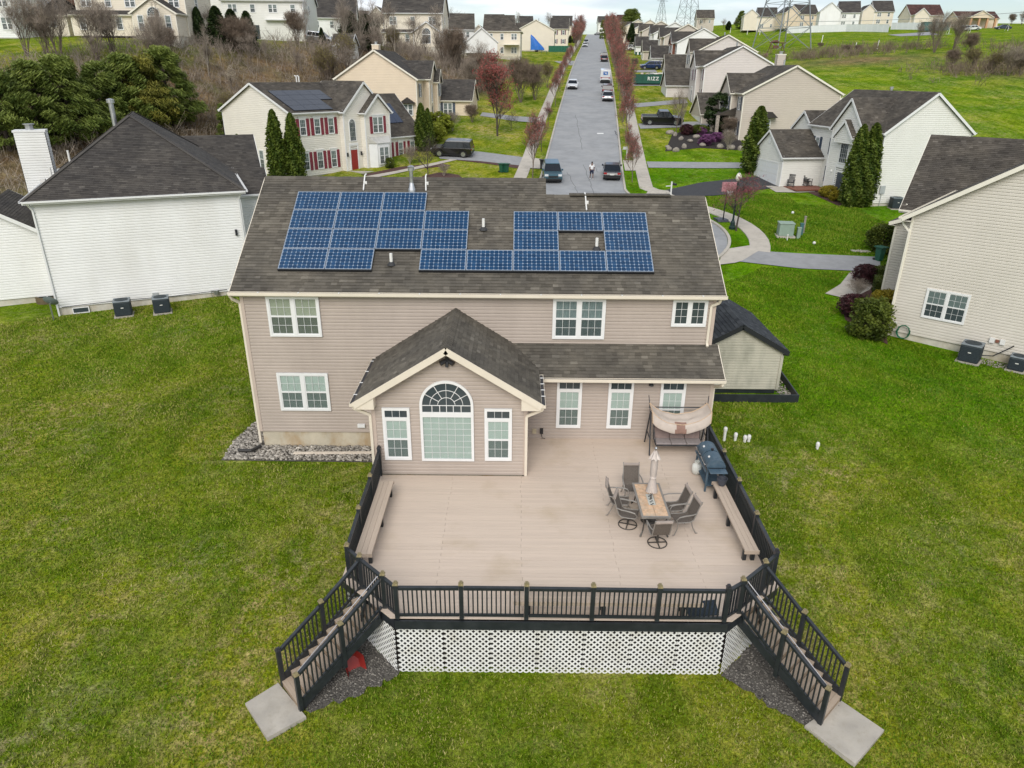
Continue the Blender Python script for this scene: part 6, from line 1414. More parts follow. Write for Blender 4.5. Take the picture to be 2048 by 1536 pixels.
def foliage(key, seed, n, env, size, mt, trunkr=.03, clumps=0, cs=.16, bark=BARK, up=.2, core=None, squash=.8, asp=None):
    """leaf-quad crown filling an envelope env(t)->radius for heights t in 0..1; unit height"""
    rnd = random.Random(seed); L_ = MB(); T_ = MB(); T_.tube([(0, 0, -.02), (0, 0, .35), (0, 0, .9)], [trunkr, trunkr*.7, trunkr*.15], 6)
    cl = []
    for _ in range(clumps):
        t = rnd.uniform(.06, .98); r = env(t)*math.sqrt(rnd.uniform(.25, 1.0)); a = rnd.uniform(0, 6.283); cl.append((Vector((r*math.cos(a), r*math.sin(a), t)), rnd.random()))
        if r > .12 and rnd.random() < .6: T_.tube([(0, 0, t-.05*r), tuple(cl[-1][0])], [trunkr*.25, trunkr*.08], 4, caps=False)
    for i in range(n):
        if clumps:
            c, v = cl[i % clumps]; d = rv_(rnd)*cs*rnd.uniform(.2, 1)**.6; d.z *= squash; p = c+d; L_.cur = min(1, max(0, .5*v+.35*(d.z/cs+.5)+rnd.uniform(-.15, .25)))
        else:
            t = rnd.random()**.9; r = env(t)*(1-.25*rnd.random()**2); a = rnd.uniform(0, 6.283); w = 1+.15*math.sin(a*5+t*17+seed)+.10*math.sin(a*11-t*31)+rnd.gauss(0, .06); p = Vector((r*w*math.cos(a), r*w*math.sin(a), t)); L_.cur = min(1, max(0, .45+.3*math.sin(a*5+t*17+seed)+rnd.uniform(-.3, .3)))
        leafq(L_, p, size*rnd.uniform(.6, 1.3), rnd, up, asp)
    if core:
        C_ = MB(); k = 12
        C_.lathe([(max(.001, env(t)*(.72 if trunkr < .015 else .5)), t) for t in np.linspace(.03, .95, 9)], k); tproto(key, [('trunk', T_.mesh('trunk', bark)), ('crown', L_.mesh('foliage', mt, attr=True)), ('inner_foliage', C_.mesh('inner_foliage', mt, attr=True))])
    else: tproto(key, [('trunk', T_.mesh('trunk', bark)), ('crown', L_.mesh('foliage', mt, attr=True))])
pine_env = lambda t: .34*(1-.75*max(0, t-.25)/.75)*min(1, .35+t*3.2)
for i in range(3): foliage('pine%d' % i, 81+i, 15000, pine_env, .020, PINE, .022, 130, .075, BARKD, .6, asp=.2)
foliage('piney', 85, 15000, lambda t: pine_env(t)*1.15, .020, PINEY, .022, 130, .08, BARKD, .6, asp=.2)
foliage('conifer', 86, 7000, lambda t: .20*(1-t)**.75+.01, .010, PINE, .018, 80, .06, BARKD, .3)
arb = lambda t: .105*min(1, (t+.03)*7)**.5*(1-max(0, t-.45)/.55)**.55+.004
for i in range(3): foliage('arbor%d' % i, 91+i, 6500, arb, .0105, ARBO, .012, 0, core=True, bark=BARKD)
foliage('arbord', 95, 5500, arb, .011, ARBD, .012, 0, core=True, bark=BARKD)
ball = lambda t: .5*math.sqrt(max(0, 1-(2*t-1)**2))+.01
foliage('bushg', 101, 8000, ball, .024, GRNB, .02, 90, .17, BARKD, .4); foliage('bushy', 102, 7000, ball, .026, YELB, .02, 80, .17, BARKD, .4); foliage('bushyg', 106, 7000, ball, .026, YGB, .02, 80, .17, BARKD, .4); foliage('bushp', 103, 4200, ball, .022, PURB, .02, 0, .2, BARKD, .3, core=True); foliage('busha', 104, 5000, ball, .032, AZA, .02, 70, .2, BARKD, .4); foliage('holly', 105, 5200, lambda t: .34*math.sqrt(max(0, 1-(2*t-1)**2))+.02, .02, ARBD, .02, 60, .10, BARKD, .3)
boxe = lambda t: .5
def box_hedge(key, mt, n=4200):
    rnd = random.Random(5); L_ = MB(); C_ = MB().box(-.44, .44, -.44, .44, .02, .93)
    for _ in range(n):
        f = rnd.randint(0, 4); u, v = rnd.uniform(-.5, .5), rnd.uniform(-.5, .5); p = {0: (u, v, 1), 1: (u, -.5, v+.5), 2: (u, .5, v+.5), 3: (-.5, u, v+.5), 4: (.5, u, v+.5)}[f]; L_.cur = rnd.random()*.6+(.35 if f == 0 else 0); leafq(L_, Vector(p)*rnd.uniform(.95, 1.0), .026*rnd.uniform(.6, 1.2), rnd, .2)
    tproto(key, [('trunk', MB().tube([(0, 0, -.02), (0, 0, .4)], .03, 6).mesh('stems', BARKD)), ('crown', L_.mesh('foliage', mt, attr=True)), ('inner_foliage', C_.mesh('inner_foliage', mt, attr=True))])
box_hedge('hedge', GRNB)
TZ = random.Random(99)
def plant(key, name, label, cat, loc, h, w=1.0, group=None, rz=None, base=10.0):
    k = h/base; root = empty(name, loc, TZ.uniform(0, 6.28) if rz is None else rz, label, cat, group)
    for nm, me_ in TREES[key]: inst(nm, me_, root, (0, 0, 0), (0, 0, 0), (k*w, k*w, k))
    return root
def top_h(loc, px, py):
    d = ray(px, py); bx, by = loc[0]-CAM[0], loc[1]-CAM[1]; t = (bx*bx+by*by)/(bx*d[0]+by*d[1]); return CAM[2]+t*d[2]-loc[2]
def ptree(key, name, label, cat, px, pyb, pyt, w=1.0, group=None, unit=False, loc=None, maxh=30):
    l = loc or g(px, pyb); h = min(maxh, max(.3, top_h(l, px, pyt))); return plant(key, name, label, cat, l, h, w, group, None, 1.0 if unit else 10.0)
ORD = ['first', 'second', 'third', 'fourth', 'fifth', 'sixth', 'seventh', 'eighth', 'ninth', 'tenth', 'eleventh', 'twelfth', 'thirteenth', 'fourteenth', 'fifteenth', 'sixteenth', 'seventeenth', 'eighteenth', 'nineteenth', 'twentieth', 'twenty first', 'twenty second', 'twenty third', 'twenty fourth', 'twenty fifth', 'twenty sixth', 'twenty seventh', 'twenty eighth', 'twenty ninth', 'thirtieth', 'thirty first', 'thirty second', 'thirty third', 'thirty fourth', 'thirty fifth']
# street maples on the verges
for i, yy in enumerate([51.5, 61, 71, 84, 93, 103, 114, 125, 136, 147, 158, 170, 182, 195, 209, 224, 240, 258, 278, 300, 325]):
    x = road_x(yy)+HW+.95; hh = 5.5 if yy < 65 else (7.0 if yy < 80 else (9.3 if yy < 150 else 10.5))
    plant(('mapleb%d' % (i % 2)) if yy < 80 else ('maple%d' % (i % 3)), 'street_maple', 'red budded street maple on the right verge, %s from the turning circle' % ORD[i], 'tree', (x, yy, tz(x, yy)), hh*TZ.uniform(.75, 1.12), .8, 'maples along the right verge')
for i, yy in enumerate([53, 66, 79, 97, 112, 128, 146, 165, 205, 218, 231, 245, 260, 276, 295, 318]):
    x = road_x(yy)-HW-.95; key = 'mapler' if i in (1, 2) else ('mapleb0' if yy < 170 else 'maple%d' % (i % 3)); hh = 6.3 if i == 0 else (4.6 if yy < 90 else (5.5 if yy < 170 else 10.8))
    plant(key, 'street_maple', 'red budded street maple on the left verge, %s from the turning circle' % ORD[i], 'tree', (x, yy, tz(x, yy)), hh*TZ.uniform(.8, 1.12), .85, 'maples along the left verge')
ptree('bigmaple', 'red_maple', 'big red budded maple standing alone on the left lawn', 'tree', 995, 272, 92, 1.0)
for i, (px, pb, pt, k, lb) in enumerate([(1042, 205, 105, 'brushb', 'brown bare tree right behind the big red maple'), (1070, 200, 118, 'brushb', 'brown bare bushy tree beside the left pavement'), (1095, 175, 120, 'olive', 'small bristly evergreen on the left lawn by the pavement'), (960, 185, 95, 'brushb', 'bare tree behind the garage of the beige house'), (925, 150, 60, 'bare1', 'tall bare tree left of the big red maple'), (1022, 262, 215, 'dark', 'small bare shrub beside the big red maple trunk')]):
    ptree(k, 'bare_tree', lb, 'tree', px, pb, pt, 1.0)
ptree('mapler', 'red_maple', 'small spreading red budded maple beside the lamp post', 'tree', 1472, 462, 338, 1.35)
ptree('bare0', 'bare_tree', 'pale bare tree in the rock garden right of the street', 'tree', 1352, 268, 165, .9); ptree('tall0', 'bare_tree', 'thin leaning bare sapling in the rock garden', 'tree', 1362, 262, 185, .8)
# pines on the slope behind the white house
for i, (px, pb, pt, k, lb) in enumerate([(20, 300, 135, 'pine0', 'green pine at the left edge of the slope'), (85, 292, 118, 'pine1', 'second green pine from the left edge on the slope'), (150, 285, 112, 'pine2', 'third green pine from the left edge on the slope'), (215, 272, 125, 'pine0', 'dark green pine left of the yellowish pine'), (262, 262, 105, 'pine1', 'tall dark pine directly behind the yellowish pine'), (300, 258, 112, 'piney', 'yellowish green pine on the brown slope'), (345, 250, 95, 'pine2', 'dark pine at the right end of the pine clump')]):
    ptree(k, 'pine_tree', lb, 'tree', px, pb, pt, 1.25, 'pines on the slope', True)
ptree('conifer', 'conifer', 'small dark conifer at the gable of the cream house', 'tree', 452, 285, 208, 1.2, None, True)
# bare trees on the slope and hilltop
rz_ = random.Random(44); SL_ = []
while len(SL_) < 34:
    x, y_ = rz_.uniform(-62, -3), rz_.uniform(40, 135); s_ = float(sdist(np.array(x), np.array(y_)))
    if 4 < s_ < 24 and not (x < -30 and y_ < 62): SL_.append((x, y_))
SL_.sort(key=lambda p: (p[0]-CAM[0])/(p[1]-CAM[1]))
for i, (x, y_) in enumerate(SL_): plant(rz_.choice(['bare0', 'bare1', 'bare2', 'multi0', 'multi1', 'brushb', 'tall0', 'olive']), 'slope_tree', 'leafless tree in the brush of the left slope, %s from the left' % ORD[i], 'tree', (x, y_, tz(x, y_)), rz_.uniform(3.5, 8), 1.0, 'leafless trees in the slope brush')
for i, (px, pb, pt, k, lb) in enumerate([(8, 250, 120, 'bare0', 'bare tree leaning in at the left edge'), (55, 112, -20, 'multi0', 'multi stemmed bare tree in front of the stone house'), (95, 118, 5, 'multi1', 'multi stemmed bare tree below the brick house'), (195, 125, -15, 'multi0', 'wide bare tree in front of the cream arched house'), (232, 118, -5, 'multi1', 'bare tree left of the arched window'), (318, 90, -10, 'tall0', 'slim bare tree in front of the arched window'), (420, 150, 80, 'bare1', 'thin bare tree on the slope left of the blossom tree'), (505, 145, 60, 'bare2', 'bare tree on the slope below the grey green house'), (535, 135, 75, 'tall1', 'slender bare tree on the slope lawn edge'), (598, 160, 85, 'bare0', 'bare tree behind the cream house roof'), (628, 138, 70, 'tall0', 'bare sapling on the lawn edge below the playhouse'), (662, 142, 92, 'dark', 'dark crooked bare tree on the slope below the playhouse'), (690, 112, -12, 'tall1', 'tall pale bare tree right of the playhouse'), (722, 108, -20, 'tall0', 'tallest pale bare tree in front of the cream hill house'), (752, 112, -5, 'tall1', 'pale bare tree near the middle of the cream hill house'), (790, 118, 10, 'tall0', 'pale bare tree at the right part of the cream hill house'), (835, 130, 20, 'bare2', 'bare tree above the beige house roof'), (872, 125, 5, 'tall1', 'bare tree right of the cream hill house'), (905, 145, 45, 'brushb', 'brown bushy bare tree behind the beige house')]):
    ptree(k, 'bare_tree', lb, 'tree', px, pb, pt, .95, 'bare trees on the left slope')
ptree('blossom', 'blossom_tree', 'small white blossoming tree on the brown slope', 'tree', 462, 190, 128, .8); ptree('pinkb', 'blossom_tree', 'pink flowering tree in front of the white hill house', 'tree', 655, 84, 25, .9)
ptree('brushb', 'bare_tree', 'broad brown leafless bush tree in front of the grey green house', 'tree', 482, 112, 25, 1.5)
for px, pb, pt, lb, w in [(402, 88, 14, 'tall dark arborvitae at the left gable of the grey green house', 1.6), (440, 95, 12, 'tall dark cedar left in front of the grey green house', 2.2), (470, 95, 18, 'dark cedar in the middle of the group at the grey green house', 2.2), (500, 98, 22, 'dark cedar right in front of the grey green house', 2.0), (702, 90, 22, 'dark cedar behind the playhouse', 3.0), (735, 100, 28, 'dark cedar left of the cream hill house', 3.0), (645, 90, 55, 'small dark conifer left of the playhouse', 1.6), (672, 66, 40, 'small conifer behind the playhouse roof', 1.5)]:
    ptree('arbord', 'cedar_tree', lb, 'tree', px, pb, pt, w, None, True)
# far evergreens round the tarpaulin garden
for px, pb, pt, lb, w in [(1048, 100, 58, 'rounded arborvitae left of the blue tarpaulin', 2.6), (1085, 98, 68, 'rounded arborvitae right of the blue tarpaulin', 2.6), (1104, 90, 66, 'slim arborvitae at the left end of the dark hedge', 1.6), (970, 92, 68, 'slim arborvitae in front of the covered patio', 1.4), (960, 92, 66, 'brown slim conifer beside the covered patio', 1.4)]:
    ptree('arbor0', 'arborvitae', lb, 'tree', px, pb, pt, w, None, True, maxh=9)
for i in range(6):
    ptree('arbord', 'hedge_conifer', 'dark conifer in the clipped hedge above the green tarpaulin, %s from the left' % ORD[i], 'tree', 1108+i*8, 88-i*.4, 70, 2.2, 'hedge above the green tarpaulin', True, maxh=6)
# arborvitae by the houses
for px, pb, pt, lb, w, k in [(-21.9, 47.6, 219, 'left one of two tall arborvitae at the corner of the cream house', .85, 'arbor0'), (-20.4, 48.2, 226, 'right one of two tall arborvitae at the corner of the cream house', .9, 'arbor1'), (-24.0, 43.5, 268, 'thin arborvitae between the white house and the cream house', .8, 'arbor2'), (-13.3, 19.6, 374, 'arborvitae squeezed between the tan house and the white house', 1.2, 'arbor0'), (845, 302, 206, 'pointed arborvitae at the corner of the beige house', 1.0, 'arbor1'), (858, 300, 216, 'smaller pointed arborvitae beside the golden bush', .9, 'arbor2'), (1505, 347, 212, 'single tall arborvitae in front of the tan gabled house', 1.25, 'arbor1'), (1698, 413, 248, 'left one of two tall arborvitae hiding the white house corner', 1.1, 'arbor0'), (1722, 413, 245, 'right one of two tall arborvitae hiding the white house corner', 1.15, 'arbor2')]:
    if px < 0: l_ = Vector((px, pb, tz(px, pb))); px = {-21.9: 577, -20.4: 592, -24.0: 517, -13.3: 505}[px]
    else: l_ = None
    ptree(k, 'arborvitae', lb, 'tree', px, pb, pt, w*(1.3 if px < 1600 else 1.05), None, True, loc=l_)
ptree('holly', 'holly_tree', 'dark rounded holly at the porch of the tan gabled house', 'tree', 1438, 262, 188, 1.3, None, True); ptree('brushb', 'bare_shrub', 'brown leafless shrub by the porch of the tan gabled house', 'shrub', 1455, 275, 230, 1.3)
ptree('dark', 'bare_tree', 'gnarled dark bare tree in the mulch bed before the cream house', 'tree', 856, 356, 262, 1.1)
# shrubs
def shrub(key, name, label, px, pb, pt, w=1.0, cat='shrub'): return ptree(key, name, label, cat, px, pb, pt, w, None, key[:4] in ('bush', 'hedg', 'holl'))
for a in [('bushyg', 'golden_bush', 'golden yellow bush by the beige house', 872, 268, 225, 1.6), ('bushyg', 'golden_bush', 'yellow bush next to the arborvitae by the beige house', 862, 285, 245, 1.4), ('bushg', 'round_bush', 'small round green bush before the cream house window bay', 780, 336, 316, 1.0), ('shrubb', 'bare_shrub', 'bare twiggy shrub at the end of the mulch bed', 888, 352, 325, 1.4), ('shrubb', 'bare_shrub', 'bare twiggy shrub before the garage wing of the cream house', 820, 328, 288, 1.3), ('shrubb', 'bare_shrub', 'bare shrub at the corner of the beige garage', 905, 262, 220, 1.3), ('brushb', 'bare_shrub', 'brown shrub at the right corner of the beige garage', 945, 245, 205, 1.3),
          ('bushy', 'golden_bush', 'golden bush beside the front door of the white garage house', 1655, 394, 372, 1.5), ('bushy', 'golden_bush', 'smaller golden bush nearest the two tall arborvitae', 1672, 402, 382, 1.4), ('bushp', 'purple_bush', 'dark purple clipped bush by the right driveway', 1729, 566, 528, 1.25), ('bushp', 'purple_bush', 'dark purple clipped bush in front of the yellow edged bush', 1704, 632, 588, 1.25), ('shrubb', 'bare_shrub', 'pale leafless shrub between two purple bushes', 1712, 596, 555, 1.6), ('bushg', 'green_bush', 'large green bush at the corner of the sand coloured house', 1734, 674, 598, 1.05), ('bushy', 'golden_bush', 'yellow bush behind the large green bush', 1766, 625, 582, 1.3), ('bushg', 'green_bush', 'green bush behind the recycling bin at the right', 1762, 505, 448, 1.0),
          ('busha', 'azalea', 'bright purple azalea in the rock garden, left one', 1412, 290, 270, 1.6), ('busha', 'azalea', 'bright purple azalea in the rock garden, right one', 1432, 283, 266, 1.6), ('busha', 'azalea', 'pink purple bush by the tan porch', 1402, 270, 255, 1.4), ('bushg', 'green_bush', 'low green bush on the mound of the rock garden', 1398, 268, 250, 2.0), ('bushp', 'purple_bush', 'dark red bush in the rock garden', 1372, 270, 248, 1.2), ('shrubb', 'bare_shrub', 'bare shrub at the right of the rock garden', 1455, 300, 255, 1.0)]: shrub(*a)
for px, pb, pt, w, lb in ((1778, 572, 535, 1.5, 'clipped box hedge block behind the corner of the sand coloured house'), (1772, 590, 556, 1.5, 'lower clipped box hedge block nearer the walk')):
    ptree('hedge', 'box_hedge', lb, 'hedge', px, pb, pt, w, None, True)
# field clumps on the right
for i, (px, pb, pt, k, w, lb) in enumerate([(1832, 100, 35, 'bare1', .9, 'bare tree at the left of the field clump'), (1868, 105, 18, 'multi0', 1.0, 'tall multi stemmed bare tree in the field clump'), (1905, 100, 20, 'multi1', 1.0, 'tall bare tree right in the field clump'), (1935, 110, 60, 'brushb', 1.2, 'brown thicket at the right end of the field clump'), (1905, 135, 95, 'brushb', 1.4, 'brown thicket left of the pale blossoming bush'), (1945, 143, 92, 'olive', 1.3, 'pale yellowish blossoming bush in the field hedge'), (1985, 148, 100, 'olive', 1.5, 'olive thicket right of the pale blossoming bush'), (2015, 152, 85, 'multi0', 1.2, 'dark bare tree at the right end of the field hedge'), (2040, 150, 100, 'brushb', 1.4, 'brown thicket at the right edge of the field'), (1640, 96, 84, 'brushb', 2.2, 'low brown brush in the field by the pylon'), (1690, 105, 88, 'brushb', 2.6, 'low brown brush in the middle of the field'), (1715, 103, 88, 'brushb', 2.2, 'low brown brush at the right of the field patch')]):
    ptree(k, 'bare_tree' if k != 'brushb' else 'thicket', lb, 'tree' if k != 'brushb' else 'shrub', px, pb, pt, w, 'field thicket on the right')
ptree('pinkb', 'weeping_cherry', 'small brown umbrella shaped tree by the play frame', 'tree', 1530, 125, 105, 1.6); ptree('brushb', 'weeping_cherry', 'small rounded bare tree on the lawn right of the street', 'tree', 1267, 140, 113, 1.2)
for px, pb, pt, lb, k, w in [(1262, 58, 17, 'big green pine above the houses at the top of the street', 'pine1', 1.6), (1205, 70, 40, 'dark conifer at the very top of the street', 'conifer', 1.2), (1456, 62, 42, 'green conifer near the pylons', 'arbord', 3.0), (1480, 58, 22, 'pine behind the hilltop houses', 'pine0', 1.2), (1492, 58, 30, 'brownish tree beside the hilltop pine', 'pine2', 1.2), (1556, 66, 38, 'dark narrow conifer between hilltop houses', 'arbord', 2.0), (1262, 82, 46, 'slim dark arborvitae far up the right side', 'arbord', 1.5), (1245, 80, 38, 'olive bare tree far up the right side', 'olive', .9)]:
    l = at_depth(px, pb, 330 if pb < 75 else 235); l = Vector((l[0], l[1], tz(l[0], l[1]))); ptree(k, 'far_tree', lb, 'tree', px, pb, pt, w, None, k != 'olive', loc=l, maxh=16)
for i, (px, pb, pt, k) in enumerate([(612, 70, 5, 'bare0'), (730, 72, 8, 'bare1'), (900, 60, 12, 'bare2'), (1035, 62, 18, 'bare0'), (1100, 60, 20, 'bare1'), (1400, 60, 28, 'bare2'), (1446, 62, 34, 'bare0'), (1470, 62, 36, 'bare1'), (1620, 60, 12, 'bare2'), (1660, 58, 10, 'bare0'), (1735, 54, 6, 'bare1'), (1770, 54, 18, 'bare2'), (1800, 56, 22, 'bare0'), (2020, 60, 25, 'brushb'), (2040, 60, 20, 'multi0')]):
    l = at_depth(px, pb, 330 if px > 1000 else 230); l = Vector((l[0], l[1], tz(l[0], l[1]))); ptree(k, 'skyline_tree', 'bare tree on the far skyline behind the houses, %s from the left' % ORD[i], 'tree', px, pb, pt, 1.1, 'bare trees on the skyline', False, loc=l, maxh=15)
# brush: uncountable thicket over the slope
def brush_mesh(name, label, cells, tw, mt, hmin, hmax, n_st):
    rnd = random.Random(3); b = MB()
    for (x, y_) in cells:
        z = tz(x, y_); hh = rnd.uniform(hmin, hmax)
        for _ in range(n_st):
            p = Vector((x+rnd.gauss(0, .5), y_+rnd.gauss(0, .5), z-.05)); d = Vector((rnd.gauss(0, .45), rnd.gauss(0, .45), 1)); q = p+d*hh*rnd.uniform(.4, 1); b.cur = rnd.random(); ribbon(b, p, q, tw, rnd)
            for _ in range(2): e = q+rv_(rnd)*hh*.35; b.cur = rnd.random(); ribbon(b, p.lerp(q, rnd.uniform(.4, .9)), e, tw*.7, rnd)
    o = b.build(name, mt, None, attr=True); tag(o, label, 'brush', kind='stuff'); return o
rb = random.Random(17); cells = []
while len(cells) < 2600:
    x, y_ = rb.uniform(-75, 2), rb.uniform(25, 150); s = float(sdist(np.array(x), np.array(y_)))
    if 3 < s < 24: cells.append((x, y_))
brush_mesh('brush', 'tangled brown leafless brush covering the left slope', cells, .045, TWIG_G, .5, 2.4, 9)
cells = []
for cx_, cy_, n_, sx_, sy_ in ((100, 130, 90, 9, 4), (88, 124, 60, 5, 4), (112, 150, 60, 8, 6), (96, 168, 80, 9, 4), (84, 172, 40, 6, 3), (66, 163, 60, 6, 2.5), (78, 160, 50, 5, 2.5)):
    for _ in range(n_): cells.append((rb.gauss(cx_, sx_), rb.gauss(cy_, sy_)))
brush_mesh('brush', 'brown tangled thicket between the trees of the right field', cells, .06, TWIG_B, .8, 3.0, 10)
# rounded boulders of the rock garden
ROCK = mat('boulder', (.27, .24, .20), .95, var=.35, scale=4, bmp=.7)
rb = random.Random(23); BL_ = [(1340, 268), (1350, 272), (1338, 300), (1352, 303), (1368, 296), (1380, 284), (1392, 276), (1405, 292), (1362, 280), (1440, 296), (1462, 298), (1480, 300), (1490, 294), (1335, 296)]; BPX = [q[0] for q in BL_]
for i, (px, py) in enumerate(BL_):
    p = g(px, py); b = MB(); b.blob((0, 0, .15), (.5*rb.uniform(.6, 1.3), .4*rb.uniform(.6, 1.3), .3*rb.uniform(.7, 1.3)), 9, 6, .14, rb); o = b.build('boulder', ROCK, None, smooth=True, loc=p, rot=(0, 0, rb.uniform(0, 6))); tag(o, 'weathered boulder in the rock garden right of the street, %s from the left' % ORD[sorted(BPX).index(px)], 'boulder', 'rock garden boulders')
# ---------------------------------------------------------------- vehicles
TYRE = mat('tyre', (.018, .018, .019), .9, var=.2); RIM = mat('rim', (.42, .43, .44), .3, .8, var=.1); CARGL = glass_mat('car_glass', (.012, .015, .018), .05); HEADL = mat('headlight', (.65, .67, .68), .15, var=.05); TAILL = mat('taillight', (.32, .012, .012), .25, var=.05); PLATE = mat('plate', (.62, .62, .58), .5); TRIMK = mat('car_trim_black', (.015, .015, .016), .5)
PAINTS = {}
def paint(nm, col, metal=.3, rough=.28):
    if nm not in PAINTS:
        m = mat('paint_'+nm, col, rough, metal, var=.04, scale=1.5); m.node_tree.nodes['Principled BSDF'].inputs['Coat Weight'].default_value = .6; PAINTS[nm] = m
    return PAINTS[nm]
SHAPES = {
 'sedan': dict(L=4.6, W=1.8, wb=2.7, r=.33, prof=[(-2.3, .32), (-2.3, .62), (-2.22, .82), (-1.65, .90), (1.05, .90), (2.15, .74), (2.3, .60), (2.3, .32)], cab=(-1.72, -.95, .22, 1.12, .88, 1.42)),
 'suv': dict(L=4.6, W=1.85, wb=2.7, r=.37, prof=[(-2.3, .38), (-2.3, .75), (-2.24, 1.02), (-1.9, 1.06), (1.05, 1.04), (2.1, .92), (2.3, .72), (2.3, .38)], cab=(-2.18, -1.95, .35, 1.18, 1.03, 1.68)),
 'bigsuv': dict(L=4.85, W=1.95, wb=2.85, r=.39, prof=[(-2.4, .42), (-2.4, .85), (-2.36, 1.08), (1.2, 1.08), (2.25, 1.02), (2.42, .80), (2.42, .42)], cab=(-2.34, -2.18, .62, 1.25, 1.07, 1.82)),
 'pickup': dict(L=5.7, W=1.95, wb=3.6, r=.39, prof=[(-2.85, .45), (-2.85, 1.12), (.35, 1.12), (1.7, 1.08), (2.72, 1.0), (2.85, .8), (2.85, .45)], cab=(-.75, -.5, .75, 1.5, 1.1, 1.85)),
 'van': dict(L=4.4, W=1.9, wb=2.3, r=.34, prof=[(-2.1, .45), (-2.1, 2.35), (1.25, 2.35), (1.45, 1.35), (2.2, 1.2), (2.3, .9), (2.3, .45)], cab=None)}
CARM = {}
def car_meshes(kind):
    if kind in CARM: return CARM[kind]
    S = SHAPES[kind]; W2 = S['W']/2; out = []; wx = (-S['wb']/2, S['wb']/2); r = S['r']; pr = S['prof']; zb = pr[0][1]
    # lower body outline with wheel arches along the bottom edge
    bot = []
    for x in sorted(wx, reverse=True):
        ra = r+.07; h0 = math.sqrt(max(.01, ra*ra-(zb-r)**2)); a0 = math.atan2(zb-r, h0)
        for a in np.linspace(a0, math.pi-a0, 9): bot.append((x+ra*math.cos(a), r+ra*math.sin(a)))
    poly = pr+bot; b = MB(); b.prism(poly, -W2, W2); out.append(('body', b, 'paint'))
    b = MB(); b.box(-S['L']/2+.15, S['L']/2-.2, -W2+.12, W2-.12, .2, zb+.25); out.append(('underbody', b, TRIMK))
    if S['cab']:
        x0, x1, x2, x3, z0, z1 = S['cab']; i = .16; b = MB()
        base = [(x0, -W2+.05), (x3, -W2+.05), (x3, W2-.05), (x0, W2-.05)]; top = [(x1, -W2+i+.06), (x2, -W2+i+.06), (x2, W2-i-.06), (x1, W2-i-.06)]
        B = [(p[0], p[1], z0) for p in base]; Tt = [(p[0], p[1], z1-.05) for p in top]
        for k in range(4): b.quad(B[k], B[(k+1) % 4], Tt[(k+1) % 4], Tt[k])
        out.append(('glasshouse', b, CARGL))
        b = MB(); b.poly([(p[0], p[1], z1) for p in top]); e = [(x1-.05, -W2+i+.02, z1-.06), (x2+.05, -W2+i+.02, z1-.06), (x2+.05, W2-i-.02, z1-.06), (x1-.05, W2-i-.02, z1-.06)]
        for k in range(4): b.quad(e[k], e[(k+1) % 4], tuple(Vector((*top[(k+1) % 4], z1))), tuple(Vector((*top[k], z1))))
        out.append(('roof', b, 'paint'))
        def pil(b, t0, w):
            for s in (-1, 1):
                for (xb, xt) in t0: b.bar((xb, s*(W2-.05+.004), z0), (xt, s*(W2-i-.06+.004), z1-.04), w, .03, up=(0, 1, 0))
        b = MB(); pil(b, [(x0+.03, x1+.02), (x3-.03, x2-.02), ((x0+x3)/2-.1, (x1+x2)/2-.05)], .09)
        if kind in ('suv', 'bigsuv'): pil(b, [(x0+.75, x1+.8)], .1)
        out.append(('pillars', b, 'paint'))
        b = MB()
        for s in (-1, 1): b.box(x3-.35, x3-.15, *sorted((s*(W2-.02), s*(W2+.16))), z0+.03, z0+.2)
        out.append(('mirrors', b, 'paint'))
    L2 = S['L']/2; xf = max(p[0] for p in pr); xb = min(p[0] for p in pr); zl = (.62 if kind == 'sedan' else .78)
    for s in (-1, 1):
        b = MB(); b.box(xf-.2, xf+.012, *sorted((s*(W2-.05), s*(W2-.42))), zl-.02, zl+.14); out.append(('headlight', b, HEADL))
        b = MB(); b.box(xb-.012, xb+.15, *sorted((s*(W2-.04), s*(W2-.36))), zl+.06, zl+.22); out.append(('taillight', b, TAILL))
    b = MB(); b.box(xf-.05, xf+.014, -.5, .5, zl-.18, zl); out.append(('front_grille', b, TRIMK)); b = MB(); b.box(xb-.016, xb, -.22, .22, zl-.02, zl+.11); out.append(('number_plate', b, PLATE)); b = MB(); b.box(xb-.03, xb+.1, -W2+.1, W2-.1, zb, zb+.17); b.box(xf-.1, xf+.03, -W2+.1, W2-.1, zb, zb+.15); out.append(('bumpers', b, TRIMK))
    if kind == 'pickup': b = MB(); b.box(-2.75, -.8, -W2+.12, W2-.12, 1.121, 1.128); out.append(('bed_cover', b, TRIMK))
    if kind == 'van':
        b = MB(); b.poly([(1.262, -W2+.12, 2.2), (1.262, W2-.12, 2.2), (1.462, W2-.12, 1.42), (1.462, -W2+.12, 1.42)]); out.append(('windscreen', b, CARGL))
        for s in (-1, 1): b = MB(); b.box(.35, 1.1, *sorted((s*W2, s*(W2+.012))), 1.35, 2.05); out.append(('side_window', b, CARGL))
        b = MB(); b.box(-2.112, -2.1, -.75, .75, .75, 2.2); out.append(('rear_door', b, 'paint'))
    if kind == 'bigsuv':
        b = MB(); [b.tube([(-1.9, s*.62, 1.86), (.3, s*.62, 1.86)], .025, 6) for s in (-1, 1)]; out.append(('roof_rack', b, RIM))
    res = [(n_, b.mesh(n_, None if mt == 'paint' else mt), mt) for n_, b, mt in out]
    w = MB(); w.tube([(0, -.11, 0), (0, .11, 0)], r, 18); ri = MB(); ri.tube([(0, -.118, 0), (0, .118, 0)], r*.66, 12)
    for a in range(5): ri.bar((0, -.125, 0), (r*.6*math.cos(a*1.2566), -.125, r*.6*math.sin(a*1.2566)), .05, .02, up=(0, 1, 0))
    CARM[kind] = (res, w.mesh('tyre', TYRE), ri.mesh('rim', RIM)); return CARM[kind]
